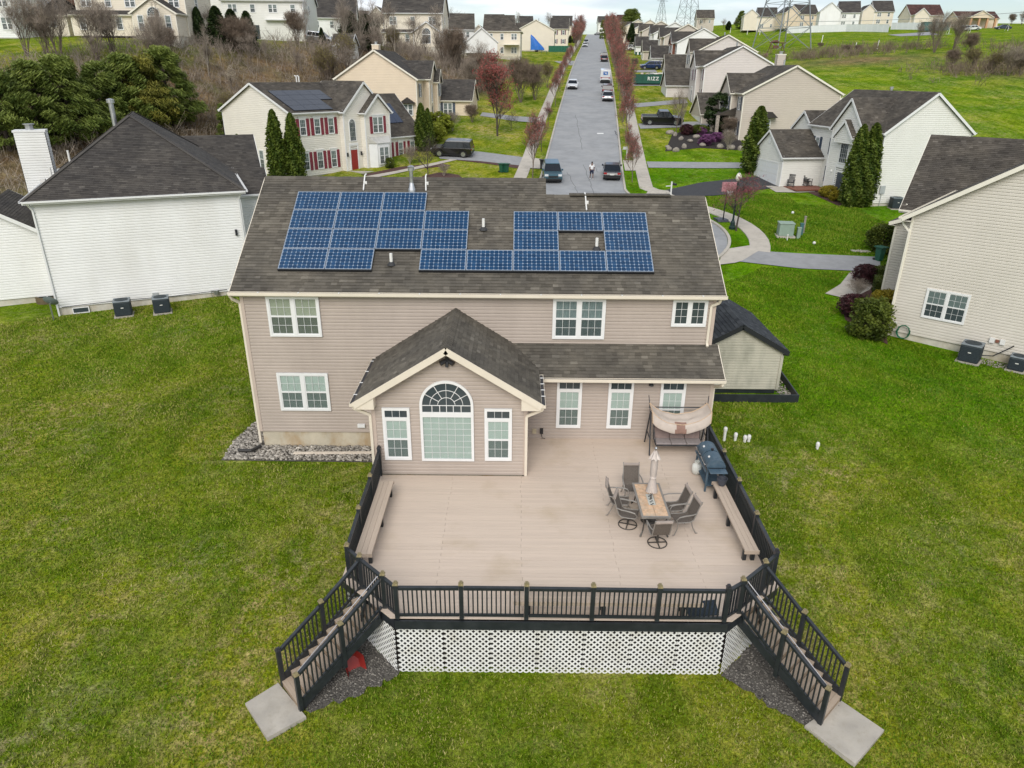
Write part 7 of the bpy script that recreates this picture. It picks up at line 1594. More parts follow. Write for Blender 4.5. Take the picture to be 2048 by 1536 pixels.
def car(kind, label, pm, loc, heading, cat='car', group=None):
    """heading: direction of the nose as a plan angle in radians"""
    res, wt, wr = car_meshes(kind); S = SHAPES[kind]; c, s = math.cos(heading), math.sin(heading)
    zf, zr = tz(loc[0]+c*1.3, loc[1]+s*1.3), tz(loc[0]-c*1.3, loc[1]-s*1.3); zl, zrr = tz(loc[0]-s*.8, loc[1]+c*.8), tz(loc[0]+s*.8, loc[1]-c*.8)
    root = empty('parked_car' if cat == 'car' else cat.replace(' ', '_'), (loc[0], loc[1], (zf+zr)/2+.055), 0, label, cat, group); root.rotation_euler = (math.atan2(zl-zrr, 1.6), -math.atan2(zf-zr, 2.6), heading)
    for n_, me_, mt in res:
        o = inst(n_, me_, root)
        if mt == 'paint':
            if not me_.materials: me_.materials.append(pm)
            o.material_slots[0].link = 'OBJECT'; o.material_slots[0].material = pm
        if n_ in ('body', 'roof'): bevel(o, .045 if n_ == 'body' else .02, 2)
    for x in (-S['wb']/2, S['wb']/2):
        for sd in (-1, 1):
            w_ = inst('wheel', wt, root, (x, sd*(S['W']/2-.12), S['r']), (0, 0, math.pi if sd > 0 else 0)); inst('rim', wr, w_)
    return root
RD = math.atan2(1, .0993)                          # street direction uphill
def gp(px, py): p = g(px, py); return (p.x, p.y)
car('suv', 'teal compact suv parked at the left kerb just behind the tan roof', paint('teal', (.03, .085, .11)), (road_x(52.5)-3.15, 52.5), RD+math.pi+.12)
car('sedan', 'black sedan parked at the right kerb next to the walking person', paint('black', (.012, .012, .014)), (road_x(54)+3.1, 54), RD)
car('bigsuv', 'black suv standing in the driveway of the cream house', paint('black', (.012, .012, .014)), gp(906, 312), R(172))
car('sedan', 'white sedan parked alone at the left kerb', paint('white', (.68, .69, .70), .1), (road_x(117)-3.1, 117), RD+math.pi)
car('sedan', 'silver sedan parked behind the dark suv at the right kerb', paint('silver', (.42, .43, .45), .6), (road_x(103.5)+3.15, 103.5), RD)
car('suv', 'dark maroon suv parked in front of the silver sedan', paint('maroon', (.045, .014, .018)), (road_x(110)+3.15, 110), RD)
vt = car('van', 'white mail van with blue eagle panel parked at the right kerb', paint('white', (.68, .69, .70), .1), (road_x(126)+2.9, 126), RD, 'mail van')
EB = mat('decal_blue', (.02, .12, .38), .4); b = MB(); b.box(-2.125, -2.113, -.42, .42, 1.45, 2.05); dc = b.build('eagle_panel', EB, vt); b = MB(); b.poly([(-2.128, .36, 1.9), (-2.128, -.3, 1.85), (-2.128, -.1, 1.72), (-2.128, -.36, 1.5), (-2.128, .0, 1.66), (-2.128, .1, 1.76)]); b.build('eagle_mark', PLATE, dc); b = MB(); b.box(-2.126, -2.113, -.9, .9, .98, 1.05); b.build('red_stripe', TAILL, vt)
car('sedan', 'red black sedan parked at the right kerb beyond the mail van, nearer one', paint('darkred', (.06, .02, .022)), (road_x(176)+3.1, 176), RD); car('suv', 'dark grey suv parked at the right kerb beyond the mail van, farther one', paint('grey', (.10, .105, .11)), (road_x(186)+3.1, 186), RD)
car('sedan', 'white car parked near the top of the street on the left', paint('white', (.68, .69, .70), .1), (road_x(262)-3.1, 262), RD+math.pi); car('suv', 'silver suv parked at the very top of the street on the left', paint('silver', (.42, .43, .45), .6), (road_x(290)-3.1, 290), RD+math.pi)
car('sedan', 'car parked across the very end of the street', paint('grey', (.10, .105, .11)), (road_x(400)+2.0, 400), 0)
pk = car('pickup', 'black pickup truck with chrome rails in the driveway right of the street', paint('black', (.012, .012, .014)), gp(1323, 249), R(-2), 'pickup truck'); part('bed_rail', CHR, pk, lambda b: [b.bar((-2.8, s*.93, 1.15), (-.8, s*.93, 1.15), .06, .05) for s in (-1, 1)])
car('suv', 'dark blue hatchback in a driveway right of the street', paint('navy', (.012, .03, .11)), gp(1300, 139), R(178)); car('suv', 'silver car nose behind the dark blue hatchback', paint('silver', (.42, .43, .45), .6), gp(1322, 138), R(178))
for px, py, k, nm, col, lb in [(1268, 101, 'suv', 'white', None, 'white and blue suv in a driveway far up the right side'), (1258, 92, 'sedan', 'lightblue', (.22, .32, .40), 'light blue car in a driveway far up the right side'), (1252, 86, 'bigsuv', 'darkgreen', (.03, .05, .045), 'dark green suv in a driveway far up the right side')]:
    car(k, lb, paint(nm, col) if col else paint('white', (.68, .69, .70), .1), gp(px, py), R(4))
l = at_depth(630, 84, 118); car('suv', 'silver car parked beside the grey green hilltop house', paint('silver', (.42, .43, .45), .6), (l[0]+1, l[1]), R(0))
for px, dep, nm, col, lb in [(1926, 215, 'blue', (.03, .10, .25), 'blue car in front of the pavilion'), (1942, 214, 'white', None, 'white car in front of the pavilion'), (2003, 225, 'darkblue', (.02, .04, .08), 'dark car right of the pavilion')]:
    l = at_depth(px, 66, dep); car('sedan', lb, paint(nm, col) if col else paint('white', (.68, .69, .70), .1), (l[0], l[1]), R(170))
# ---------------------------------------------------------------- the walking person
SKIN = mat('skin', (.16, .085, .055), .6, var=.05); SHIRT = mat('tshirt_white', (.70, .70, .70), .8, var=.04); SHORTS = mat('shorts_navy', (.012, .02, .05), .8); SHOE = mat('shoe_white', (.66, .66, .65), .6); HAIR = mat('hair_black', (.012, .010, .009), .8)
pl = Vector((road_x(53)+.95, 52.6, 0)); pl.z = tz(pl.x, pl.y)+.037
pers = empty('person', pl, R(8), 'person in white t-shirt and navy shorts walking on the street', 'person')
def skin_obj(name, pts, edges, rads, mt, parent, root=0, sub=2):
    me_ = bpy.data.meshes.new(name); me_.from_pydata(pts, edges, []); o = bpy.data.objects.new(name, me_); link(o, parent); me_.materials.append(mt)
    md = o.modifiers.new('skin', 'SKIN'); md.use_smooth_shade = True
    for i, r in enumerate(rads): me_.skin_vertices[0].data[i].radius = (r, r) if not isinstance(r, tuple) else r
    me_.skin_vertices[0].data[root].use_root = True
    s_ = o.modifiers.new('sub', 'SUBSURF'); s_.levels = sub; s_.render_levels = sub; return o
BP = [(0, 0, .95), (0, 0, 1.15), (0, 0, 1.38), (0, -.01, 1.50), (0, -.02, 1.60), (0, -.03, 1.70), (.19, 0, 1.42), (.25, .05, 1.15), (.24, -.06, .92), (.24, -.10, .82), (-.19, 0, 1.42), (-.25, -.06, 1.15), (-.24, -.14, .93), (-.24, -.19, .84), (.10, 0, .90), (.11, -.12, .50), (.11, -.16, .09), (.11, -.30, .05), (-.10, 0, .90), (-.11, .06, .50), (-.11, .22, .13), (-.11, .10, .05)]
BE = [(0, 1), (1, 2), (2, 3), (3, 4), (4, 5), (2, 6), (6, 7), (7, 8), (8, 9), (2, 10), (10, 11), (11, 12), (12, 13), (0, 14), (14, 15), (15, 16), (16, 17), (0, 18), (18, 19), (19, 20), (20, 21)]
BRd = [(.15, .11), (.14, .10), (.15, .10), .055, (.085, .10), (.075, .085), .06, .047, .036, .032, .06, .047, .036, .032, .09, .06, .042, .038, .09, .06, .042, .038]
skin_obj('body', BP, BE, BRd, SKIN, pers)
skin_obj('t_shirt', [(0, 0, .93), (0, 0, 1.15), (0, 0, 1.40), (.20, 0, 1.42), (.245, .03, 1.22), (-.20, 0, 1.42), (-.245, -.04, 1.22)], [(0, 1), (1, 2), (2, 3), (3, 4), (2, 5), (5, 6)], [(.185, .145), (.17, .13), (.17, .12), .085, .08, .085, .08], SHIRT, pers)
skin_obj('shorts', [(0, 0, .93), (.10, 0, .86), (.112, -.10, .52), (-.10, 0, .86), (-.112, .05, .52)], [(0, 1), (1, 2), (0, 3), (3, 4)], [(.17, .13), .115, .095, .115, .095], SHORTS, pers)
part('hair', HAIR, pers, lambda b: b.blob((0, -.005, 1.70), (.088, .098, .085), 12, 8), smooth=True)
part('shoe', SHOE, pers, lambda b: b.blob((.11, -.23, .05), (.055, .14, .05), 10, 6), smooth=True); part('shoe', SHOE, pers, lambda b: b.blob((-.11, .14, .055), (.055, .14, .055), 10, 6), smooth=True)
# ---------------------------------------------------------------- street and garden furniture
GREEN = mat('bin_green', (.012, .085, .050), .55, var=.08); DUMP = mat('dumpster_green', (.008, .075, .048), .5, var=.15); WHT = mat('white_plastic', (.72, .72, .70), .5, var=.04); LBOX = mat('pedestal_green', (.25, .33, .27), .6, var=.08)
def obj_at(name, label, cat, px, py, rz=0, group=None): p = g(px, py); return empty(name, p, rz, label, cat, group)
def bin_(label, px, py, rz=0, h=1.0, group=None, loc=None):
    r = empty('wheelie_bin', loc or g(px, py), rz, label, 'bin', group)
    part('bin_body', GREEN, r, lambda b: b.tube([(0, 0, .04), (0, 0, h*.88)], [.26, .34], 4)); part('bin_lid', GREEN, r, lambda b: (b.box(-.33, .33, -.36, .36, h*.885, h*.95), b.tube([(-.3, .36, h*.93), (.3, .36, h*.93)], .03, 6)))
    for s in (-1, 1): part('bin_wheel', TYRE, r, lambda b: b.tube([(s*.2-.03, .26, .1), (s*.2+.03, .26, .1)], .1, 10))
    return r
bin_('green recycling bin behind the sand coloured house', 1757, 522, .4, 1.1)
bin_('green bin on the lawn before the cream house, left one', 1004, 345, .8); bin_('green bin on the lawn before the cream house, right one', 1012, 345, .8)
bin_('green bin standing on the lawn far up the right side, left one', 1272, 111, .2); bin_('green bin standing on the lawn far up the right side, right one', 1279, 111, .2)
r = obj_at('waste_bin', 'dark wheeled bin standing at the left kerb by the teal suv', 'bin', 1084, 338); part('bin_body', BLK, r, lambda b: b.tube([(0, 0, .04), (0, 0, .95)], [.26, .34], 4)); part('bin_lid', BLK, r, lambda b: b.box(-.33, .33, -.36, .36, .955, 1.03))
def text_mesh(body, size, mt, depth=.01):
    cu = bpy.data.curves.new('lettering', 'FONT'); cu.body = body; cu.size = size; cu.extrude = depth; cu.align_x = 'CENTER'; cu.offset = size*.02; cu.space_character = 1.25; o = bpy.data.objects.new('lettering', cu); COL.objects.link(o); dg = bpy.context.evaluated_depsgraph_get(); me_ = bpy.data.meshes.new_from_object(o.evaluated_get(dg)); bpy.data.objects.remove(o); me_.materials.clear(); me_.materials.append(mt); return me_
def dumpster(label, px, py, L_, h, rz, txt=None):
    r = obj_at('skip_container', label, 'skip', px, py, rz)
    def bd(b): b.box(-L_/2, L_/2, -1.1, -1.04, .2, h); b.box(-L_/2, L_/2, 1.04, 1.1, .2, h); b.box(-L_/2, -L_/2+.06, -1.04, 1.04, .2, h); b.box(L_/2-.06, L_/2, -1.04, 1.04, .2, h); b.box(-L_/2+.06, L_/2-.06, -1.04, 1.04, .15, .25)
    part('container_body', DUMP, r, bd); part('top_rim', DUMP, r, lambda b: [b.bar((-L_/2, s*1.1, h), (L_/2, s*1.1, h), .12, .1) for s in (-1, 1)])
    for x in np.linspace(-L_/2+.4, L_/2-.4, 7): part('rib', DUMP, r, lambda b: b.box(x-.05, x+.05, -1.16, -1.102, .2, h-.06) if abs(x) > 1.7 or not txt else b.box(x-.05, x+.05, -1.13, -1.102, .2, .6))
    if txt: inst('lettering', text_mesh(txt, .85, WHT), r, (.2, -1.13, h-1.0), (math.pi/2, 0, 0))
    rr = random.Random(4)
    for k in range(9): part('rubbish', WHT if k % 3 else BENCHM, r, lambda b: b.bar((rr.uniform(-L_/2+.4, L_/2-.6), rr.uniform(-.7, .7), h-.1), (rr.uniform(-L_/2+.4, L_/2-.6), rr.uniform(-.7, .7), h+.25), .5, .12))
    return r
dumpster('green skip container lettered RIZZ in a driveway right of the street', 1301, 169, 6.4, 1.75, R(1), 'RIZZ')
# green tarpaulin screen, blue tarpaulin over a boat
GT = mat('tarp_green', (.010, .11, .060), .6, var=.15, scale=2); BT = mat('tarp_blue', (.012, .13, .48), .45, var=.25, scale=3, bmp=.4, bscale=4)
r = obj_at('screen_fence', 'dark green tarpaulin fence on the lawn left of the street', 'fence', 1120, 104, R(-3))
for k in range(4):
    def scr(b):
        for i in range(8):
            x0, x1 = -3.6+k*1.8+i*.225, -3.6+k*1.8+(i+1)*.225; y0, y1 = .06*math.sin(x0*7), .06*math.sin(x1*7); b.quad((x0, y0, .02), (x1, y1, .02), (x1, y1, 1.75), (x0, y0, 1.75)); b.quad((x0, y0+.02, .02), (x0, y0+.02, 1.75), (x1, y1+.02, 1.75), (x1, y1+.02, .02))
    part('tarp_panel', GT, r, scr); part('post', GALV, r, lambda b: b.cyl(-3.6+k*1.8, .1, 0, 1.9, .03, .03, 6))
r = obj_at('small_shed', 'grey wooden box beside the green tarpaulin fence', 'shed', 1142, 105, R(-3)); part('wall', mat('old_wood', (.27, .24, .2), .9, var=.2, scale=4), r, lambda b: [b.box(-.9+i*.3, -.62+i*.3, -.5, .5, .02, 1.5) for i in range(6)]); part('roof', MATS['old_wood'], r, lambda b: b.box(-1, 1, -.6, .6, 1.51, 1.58))
r = obj_at('covered_boat', 'tall blue tarpaulin draped over a boat on a trailer', 'boat', 1075, 104, R(10))
def tarp(b):
    n = 10; sec = [(-2.2, 4.9, .35), (-1.2, 4.2, .9), (0, 3.0, 1.15), (1.2, 1.9, 1.1), (2.0, 1.1, .7)]; rows_ = []
    for x, h, w in sec:
        rows_.append([(x+.05*math.sin(a*5), w*math.cos(a)*(1+.06*math.sin(a*9+x*3)), .55+(h-.55)*math.sin(a)**.8) for a in np.linspace(0, math.pi, n+1)])
    for p, q in zip(rows_[:-1], rows_[1:]):
        for i in range(n): b.quad(p[i], q[i], q[i+1], p[i+1])
    b.poly(rows_[0]); b.poly(list(reversed(rows_[-1])))
part('tarp', BT, r, tarp); part('trailer', WHT, r, lambda b: (b.box(-2.1, 2.0, -.8, .8, .4, .54), b.bar((2.0, 0, .45), (3.2, 0, .45), .1, .1)))
for s in (-1, 1): part('trailer_wheel', TYRE, r, lambda b: b.tube([(-.3, s*.85, .3), (-.3, s*1.0, .3)], .3, 14))
r = obj_at('garden_table', 'small green table right of the blue tarpaulin', 'table', 1088, 107, 0); part('tabletop', GREEN, r, lambda b: b.box(-.9, .9, -.4, .4, .7, .78))
for sx in (-.75, .75):
    for sy in (-.3, .3): part('leg', GREEN, r, lambda b: b.box(sx-.04, sx+.04, sy-.04, sy+.04, 0, .7))
# lamp post, basketball hoop, mailbox
POSTG = mat('lamp_post_green', (.012, .035, .033), .45, .3, var=.1); GLOBE = mat('lamp_globe', (.72, .70, .58), .3, var=.08)
lp = obj_at('street_lamp', 'dark green lamp post with pale acorn globe by the turning circle', 'lamp post', 1464, 458)
hl_ = top_h(lp.location, 1478, 343)
part('base', POSTG, lp, lambda b: b.lathe([(.26, 0), (.26, .18), (.2, .25), (.17, .55), (.11, .7), (.09, .8)], 14)); part('pole', POSTG, lp, lambda b: b.tube([(0, 0, .8), (0, 0, hl_-.75)], [.075, .055], 12)); part('globe', GLOBE, lp, lambda b: b.lathe([(.10, hl_-.75), (.22, hl_-.55), (.23, hl_-.4), (.14, hl_-.18), (.06, hl_-.1)], 14), smooth=True); part('finial', POSTG, lp, lambda b: b.lathe([(.07, hl_-.1), (.03, hl_-.03), (.01, hl_+.05)], 10))
bh = obj_at('basketball_hoop', 'portable basketball hoop with pink backboard by the turning circle', 'basketball hoop', 1446, 444, R(95))
BKB = mat('backboard_pink', (.42, .20, .22), .4, var=.2); NET = mat('net_white', (.75, .75, .72), .8)
part('base', mat('hoop_base', (.05, .055, .075), .5), bh, lambda b: b.prism([(-.1, .01), (1.2, .01), (1.15, .18), (0, .2)], -.45, .45)); part('pole', TRIMK, bh, lambda b: b.tube([(.05, 0, .15), (0, 0, 1.5), (-.05, 0, 2.8)], .05, 10)); part('backboard', BKB, bh, lambda b: b.box(-.42, -.38, -.6, .6, 2.55, 3.3)); part('support_arm', TRIMK, bh, lambda b: (b.tube([(-.05, 0, 2.7), (-.38, 0, 2.95)], .025, 6), b.tube([(-.05, 0, 2.4), (-.38, 0, 2.65)], .025, 6))); part('rim', TAILL, bh, lambda b: b.tube([(-.68+.23*math.cos(a), .23*math.sin(a), 2.68) for a in np.linspace(0, 6.283, 20)], .012, 6, caps=False)); part('net', NET, bh, lambda b: [b.tube([(-.68+.23*math.cos(a), .23*math.sin(a), 2.67), (-.68+.15*math.cos(a+s*.5), .15*math.sin(a+s*.5), 2.3)], .012, 4) for a in np.linspace(0, 6.283, 12) for s in (-1, 1)])
mb = obj_at('mailbox', 'black mailbox on a white post beside the fresh asphalt driveway', 'mailbox', 1347, 392, R(20)); part('post', WHT, mb, lambda b: (b.box(-.05, .05, -.05, .05, 0, 1.35), b.box(-.6, .05, -.04, .04, .92, .99))); part('box', BLK, mb, lambda b: b.prism([(.1*math.cos(a), .12+.1*math.sin(a)+.98) for a in np.linspace(0, math.pi, 9)]+[(-.1, 1.0), (.1, 1.0)], -.25, .25))
mb.children[1].location = (-.32, 0, .0); mb.children[1].rotation_euler = (0, 0, 0)
mb2 = obj_at('mailbox', 'white mailbox post on the right verge beside the pavement', 'mailbox', 1253, 318, R(0)); part('post', WHT, mb2, lambda b: (b.box(-.06, .06, -.06, .06, 0, 1.4), b.box(-.5, .3, -.05, .05, 1.05, 1.13))); part('box', WHT, mb2, lambda b: b.box(-.45, -.05, -.1, .1, 1.135, 1.35))
# utility boxes on the lawn
tr = obj_at('transformer_box', 'pale green transformer cabinet on the lawn beside the pavement', 'utility box', 1569, 472, R(-8)); bevel(part('cabinet', LBOX, tr, lambda b: b.box(-.55, .55, -.5, .5, .08, 1.0)), .04); bevel(part('lid', LBOX, tr, lambda b: b.prism([(-.6, 1.0), (.6, 1.0), (.58, 1.08), (-.58, 1.08)], -.54, .54)), .02); part('pad', CONC, tr, lambda b: b.box(-.7, .7, -.65, .65, -.1, .075))
for px, py, mt, lb, h, w in [(1596, 476, LBOX, 'small pale green cable pedestal right of the transformer cabinet', .75, .13), (1601, 470, mat('ped_teal', (.05, .14, .15), .5), 'teal capped cable pedestal behind the pale green one', .85, .12), (1606, 466, MATS['old_wood'], 'weathered wooden post behind the cable pedestals', 1.25, .07), (1574, 481, PVC, 'white marker stake in front of the transformer cabinet', .4, .03)]:
    p = g(px, py); r = empty('cable_pedestal', p, R(-8), lb, 'utility post'); part('shaft', mt, r, lambda b: b.box(-w, w, -w, w, -.05, h)); part('cap', mt, r, lambda b: b.box(-w-.02, w+.02, -w-.02, w+.02, h+.002, h+.08))
for px, py, lb in ((1628, 489, 'small dark and white ball on the lawn near the driveway'), (1585, 428, 'pale ball on the lawn by the rocking chairs')): p = g(px, py); o = MB().blob((0, 0, .12), (.12, .12, .12), 12, 8).build('ball', WHT if py < 450 else PVC, None, smooth=True, loc=p); tag(o, lb, 'ball')
for i, (px, py) in enumerate(((1714, 502), (1728, 503))): p = g(px, py); o = MB().box(-.4, .4, -.25, .25, -.03, .05).build('stepping_stone', CONC, None, loc=p, rot=(0, 0, .1)); tag(o, ('left' if i == 0 else 'right')+' one of two pale stepping stones at the driveway edge', 'stone')
# rocking chairs
def rocker(label, px, py, rz):
    r = obj_at('rocking_chair', label, 'chair', px, py, rz); r.location.z += .12
    part('seat', BLK, r, lambda b: b.box(-.28, .28, -.27, .25, .40, .44))
    for i in range(6): part('back_slat', BLK, r, lambda b: b.bar((-.24+i*.096, .25, .44), (-.24+i*.096, .42, 1.1), .05, .02))
    part('top_rail', BLK, r, lambda b: b.bar((-.3, .43, 1.12), (.3, .43, 1.12), .04, .09))
    for s in (-1, 1):
        part('rocker', BLK, r, lambda b: b.tube([(s*.28, -.45, .1), (s*.28, -.2, .03), (s*.28, .15, .03), (s*.28, .5, .11)], .025, 6)); part('arm', BLK, r, lambda b: (b.box(s*.3-.05, s*.3+.05, -.3, .33, .66, .69), b.bar((s*.29, -.25, .04), (s*.29, -.25, .66), .04, .04), b.bar((s*.28, .2, .04), (s*.28, .3, .66), .04, .04)))
    return r
rocker('black rocking chair on the brick patio, left one', 1580, 376, R(-30)); rocker('black rocking chair on the brick patio, right one', 1614, 374, R(20))
# air conditioners
ACB = mat('ac_grille', (.030, .042, .050), .6, .2, var=.35, scale=40); ACL = mat('ac_case', (.20, .23, .25), .5, .2, var=.1)
def ac(label, loc, rz, s=1.0):
    r = empty('air_conditioner', loc, rz, label, 'air conditioner'); w, h = .42*s, .85*s
    part('pad', CPAD, r, lambda b: b.box(-w-.08, w+.08, -w-.08, w+.08, -.08, .05))
    bevel(part('coil_case', ACB, r, lambda b: b.box(-w, w, -w, w, .06, h)), .05)
    o = part('louvres', ACB, r, lambda b: [b.box(-w-.012, w+.012, -w-.012, w+.012, .12+i*(h-.2)/9, .14+i*(h-.2)/9) for i in range(10)]); o['kind'] = 'stuff'
    bevel(part('top_cover', ACL, r, lambda b: b.box(-w-.02, w+.02, -w-.02, w+.02, h+.001, h+.07)), .03); part('fan_guard', ACB, r, lambda b: b.lathe([(0, h+.085), (w*.3, h+.1), (w*.8, h+.09), (w*.85, h+.072)], 18)); part('badge', PLATE, r, lambda b: b.box(-.07, .07, -w-.02, -w-.013, h*.6, h*.6+.05)); return r
ac('grey air conditioner left of two by the white house wall', g(249, 630), R(24)); ac('grey air conditioner right of two by the white house wall', g(326, 624), R(24)); ac('large grey air conditioner by the sand coloured house wall', g(1937, 722), R(-41), 1.05); ac('smaller grey air conditioner at the right edge', g(2031, 740), R(-41), .8); ac('dark green air conditioner by the white gable wall', g(1790, 417), R(-5), 1.1)
# satellite dish, window wells, hose, lawn pipes
sdh = empty('satellite_dish', g(108, 641), R(-20), 'grey satellite dish on a pole in the left lawn', 'satellite dish'); part('mast', GALV, sdh, lambda b: b.tube([(0, 0, 0), (0, 0, 1.0)], .035, 8)); d_ = part('reflector', mat('dish_grey', (.17, .20, .21), .5), sdh, lambda b: b.lathe([(0, 0), (.2, .025), (.38, .09), (.385, .1), (.2, .035), (0, .01)], 22, caps=False)); d_.location = (0, .05, 1.05); d_.rotation_euler = (R(-52), 0, R(20)); part('feed_arm', GALV, sdh, lambda b: b.tube([(0, .0, 1.0), (.05, .45, 1.05)], .015, 6))
def well(label, loc, rz, r0=.62, mt=None, cover=False):
    r = empty('window_well', loc, rz, label, 'window well'); m_ = mt or mat('well_brown', (.16, .12, .07), .7, .3, var=.2)
    def f(b):
        for z in range(7):
            rr = r0+.02*(z % 2); P_ = [(rr*math.cos(a), -rr*.75*math.sin(a), .05+z*.06) for a in np.linspace(0, math.pi, 13)]
            for p, q in zip(P_[:-1], P_[1:]): b.quad((p[0], p[1], p[2]-.06), (q[0], q[1], q[2]-.06), q, p); k = .96; b.quad((p[0]*k, p[1]*k, p[2]-.06), (p[0]*k, p[1]*k, p[2]), (q[0]*k, q[1]*k, q[2]), (q[0]*k, q[1]*k, q[2]-.06))
    part('corrugated_wall', m_, r, f)
    if cover: o = part('cover_grate', mat('well_cover', (.12, .10, .085), .5, .2), r, lambda b: [b.bar((-r0+.1*i, -.01, .44), (-r0+.1*i, -.75*math.sqrt(max(.01, r0*r0-(-r0+.1*i)**2)), .44), .035, .02) for i in range(1, 13)]); o['kind'] = 'stuff'
    else: part('window_pane', WIN_GLASS, r, lambda b: b.box(-.45, .45, .0, .02, .0, .38)); part('window_mullion', TRIM_W, r, lambda b: (b.box(-.03, .03, -.02, .0, .0, .38), b.box(-.5, .5, -.02, .0, .38, .43)))
    return r
well('brown window well with white framed window below the left house wing', Vector((-26.55, 16.55, -.42)), R(24)); well('low covered window well beside the deck railing and sunroom', Vector((-3.28, -2.6, -1.12)), R(-90), .55, mat('well_dark', (.06, .055, .05), .6), True)
HOSE = mat('hose_green', (.012, .12, .06), .4)
hs = empty('garden_hose', Vector((21.5+.8*.755-.1*.656, 12.5-.8*.656-.1*.755, -.62)), R(-41), 'green garden hose coiled on the sand coloured house wall', 'hose'); rh = random.Random(8)
for k in range(5): part('coil', HOSE, hs, lambda b: b.tube([((.30+rh.uniform(-.05, .05))*math.cos(a), -.06-k*.02, .42+(.36+rh.uniform(-.03, .03))*math.sin(a)) for a in np.linspace(0, 6.283, 26)], .016, 6, caps=False))
for i, (px, py, h, lb) in enumerate([(1448, 881, .5, 'tallest white pipe stub in the lawn beside the deck'), (1470, 881, .25, 'white pipe stub second from the deck railing'), (1489, 884, .2, 'left one of a touching pair of white pipe stubs'), (1497, 883, .2, 'right one of a touching pair of white pipe stubs'), (1634, 898, .2, 'lone white pipe stub far out in the right lawn')]):
    r = empty('pipe_stub', g(px, py), 0, lb, 'pipe'); part('pipe', PVC, r, lambda b: b.cyl(0, 0, -.05, h, .055, .055, 12)); part('cap', PVC, r, lambda b: b.lathe([(.075, h-.06), (.075, h+.04), (.05, h+.09)], 12))
# tools under the left stairs: red wheelbarrow
WBR = mat('barrow_red', (.24, .02, .015), .45, var=.12, scale=3)
wb = empty('wheelbarrow', Vector((-2.75, -10.35, tz(-2.75, -10.35))), R(130), 'red wheelbarrow leaning under the left deck stairs', 'wheelbarrow'); wb.rotation_euler = (R(62), 0, R(35)); wb.location.z += .1; wb.scale = (.72, .72, .72)
def tray(b):
    o_ = [(-.34, -.5), (.34, -.5), (.36, .25), (.18, .5), (-.18, .5), (-.36, .25)]; i_ = [(-.22, -.32), (.22, -.32), (.22, .15), (.1, .3), (-.1, .3), (-.22, .15)]
    for k in range(6): a, c = o_[k], o_[(k+1) % 6]; e, f = i_[k], i_[(k+1) % 6]; b.quad((*a, .3), (*c, .3), (*f, .05), (*e, .05)); b.quad((a[0], a[1], .285), (e[0], e[1], .03), (f[0], f[1], .03), (c[0], c[1], .285))
    b.poly([(*p, .05) for p in i_]); b.poly([(*p, .03) for p in reversed(i_)])
part('tray', WBR, wb, tray)
for s in (-1, 1): part('handle', MATS['old_wood'], wb, lambda b: b.bar((s*.12, .6, -.05), (s*.3, -1.0, .1), .04, .04)); part('leg', BLK, wb, lambda b: b.tube([(s*.22, -.35, .02), (s*.24, -.4, -.3)], .015, 6))
part('wheel', TYRE, wb, lambda b: b.tube([(-.04, .68, -.08), (.04, .68, -.08)], .18, 16))
# white board lying on the pebbles by the foundation, corrugated pipe
o = MB().bar((0, 0, 0), (3.35, .1, 0), .14, .035).build('plank', mat('plank_white', (.66, .58, .48), .7, var=.1), None, loc=(-7.0, -.62, tz(-7, -.6)+.09)); tag(o, 'long white trim board lying on the pebbles by the house', 'board')
o = MB().tube([(-8.35, -.25, -.82), (-8.6, -.6, -.84), (-9.1, -.58, -.84)], .06, 10).build('drain_pipe', mat('pipe_black', (.03, .028, .026), .6), None); tag(o, 'black corrugated drain pipe at the house corner', 'pipe')
# ---------------------------------------------------------------- pebbles, gravel
def stones(name, label, polys, n, r0, r1, mt, lift=.0, seed=1):
    rnd = random.Random(seed); b = MB()
    def inside(p, pg):
        c = False; j = len(pg)-1
        for i in range(len(pg)):
            if (pg[i][1] > p[1]) != (pg[j][1] > p[1]) and p[0] < (pg[j][0]-pg[i][0])*(p[1]-pg[i][1])/(pg[j][1]-pg[i][1])+pg[i][0]: c = not c
            j = i
        return c
    for pg, k in zip(polys, n):
        xs0, xs1 = min(p[0] for p in pg), max(p[0] for p in pg); ys0, ys1 = min(p[1] for p in pg), max(p[1] for p in pg); c = 0
        while c < k:
            p = (rnd.uniform(xs0, xs1), rnd.uniform(ys0, ys1))
            if not inside(p, pg): continue
            c += 1; r = rnd.uniform(r0, r1); b.cur = rnd.random(); b.blob((p[0], p[1], tz(*p)+r*.35+lift), (r*rnd.uniform(.8, 1.3), r*rnd.uniform(.7, 1.2), r*.6), 5, 3, .2, rnd)
    o = b.build(name, mt, None, attr=True, smooth=True); tag(o, label, 'stones', kind='stuff'); return o
PEB = leaf_mat('pebble', (.15, .135, .115), (.50, .46, .40), .8, 3, 0); GRV = leaf_mat('gravel_dark', (.065, .06, .055), (.26, .24, .21), .9, 3, 0); GRAVB = mat('gravel_base', (.10, .092, .08), 1, var=.4, scale=25, bmp=.8)
pg1 = [(-9.55, -1.0), (-9.6, .4), (-8.9, 3.6), (-8.35, 3.6), (-8.35, 0), (-3.3, 0), (-3.3, -1.05)]; pg2 = [(-3.75, -3.0), (-3.3, -3.0), (-3.3, -4.9), (-3.85, -4.8)]
stones('pebbles', 'pale river pebbles along the foundation of the tan house', [pg1, pg2], [2600, 420], .035, .075, PEB, .03)
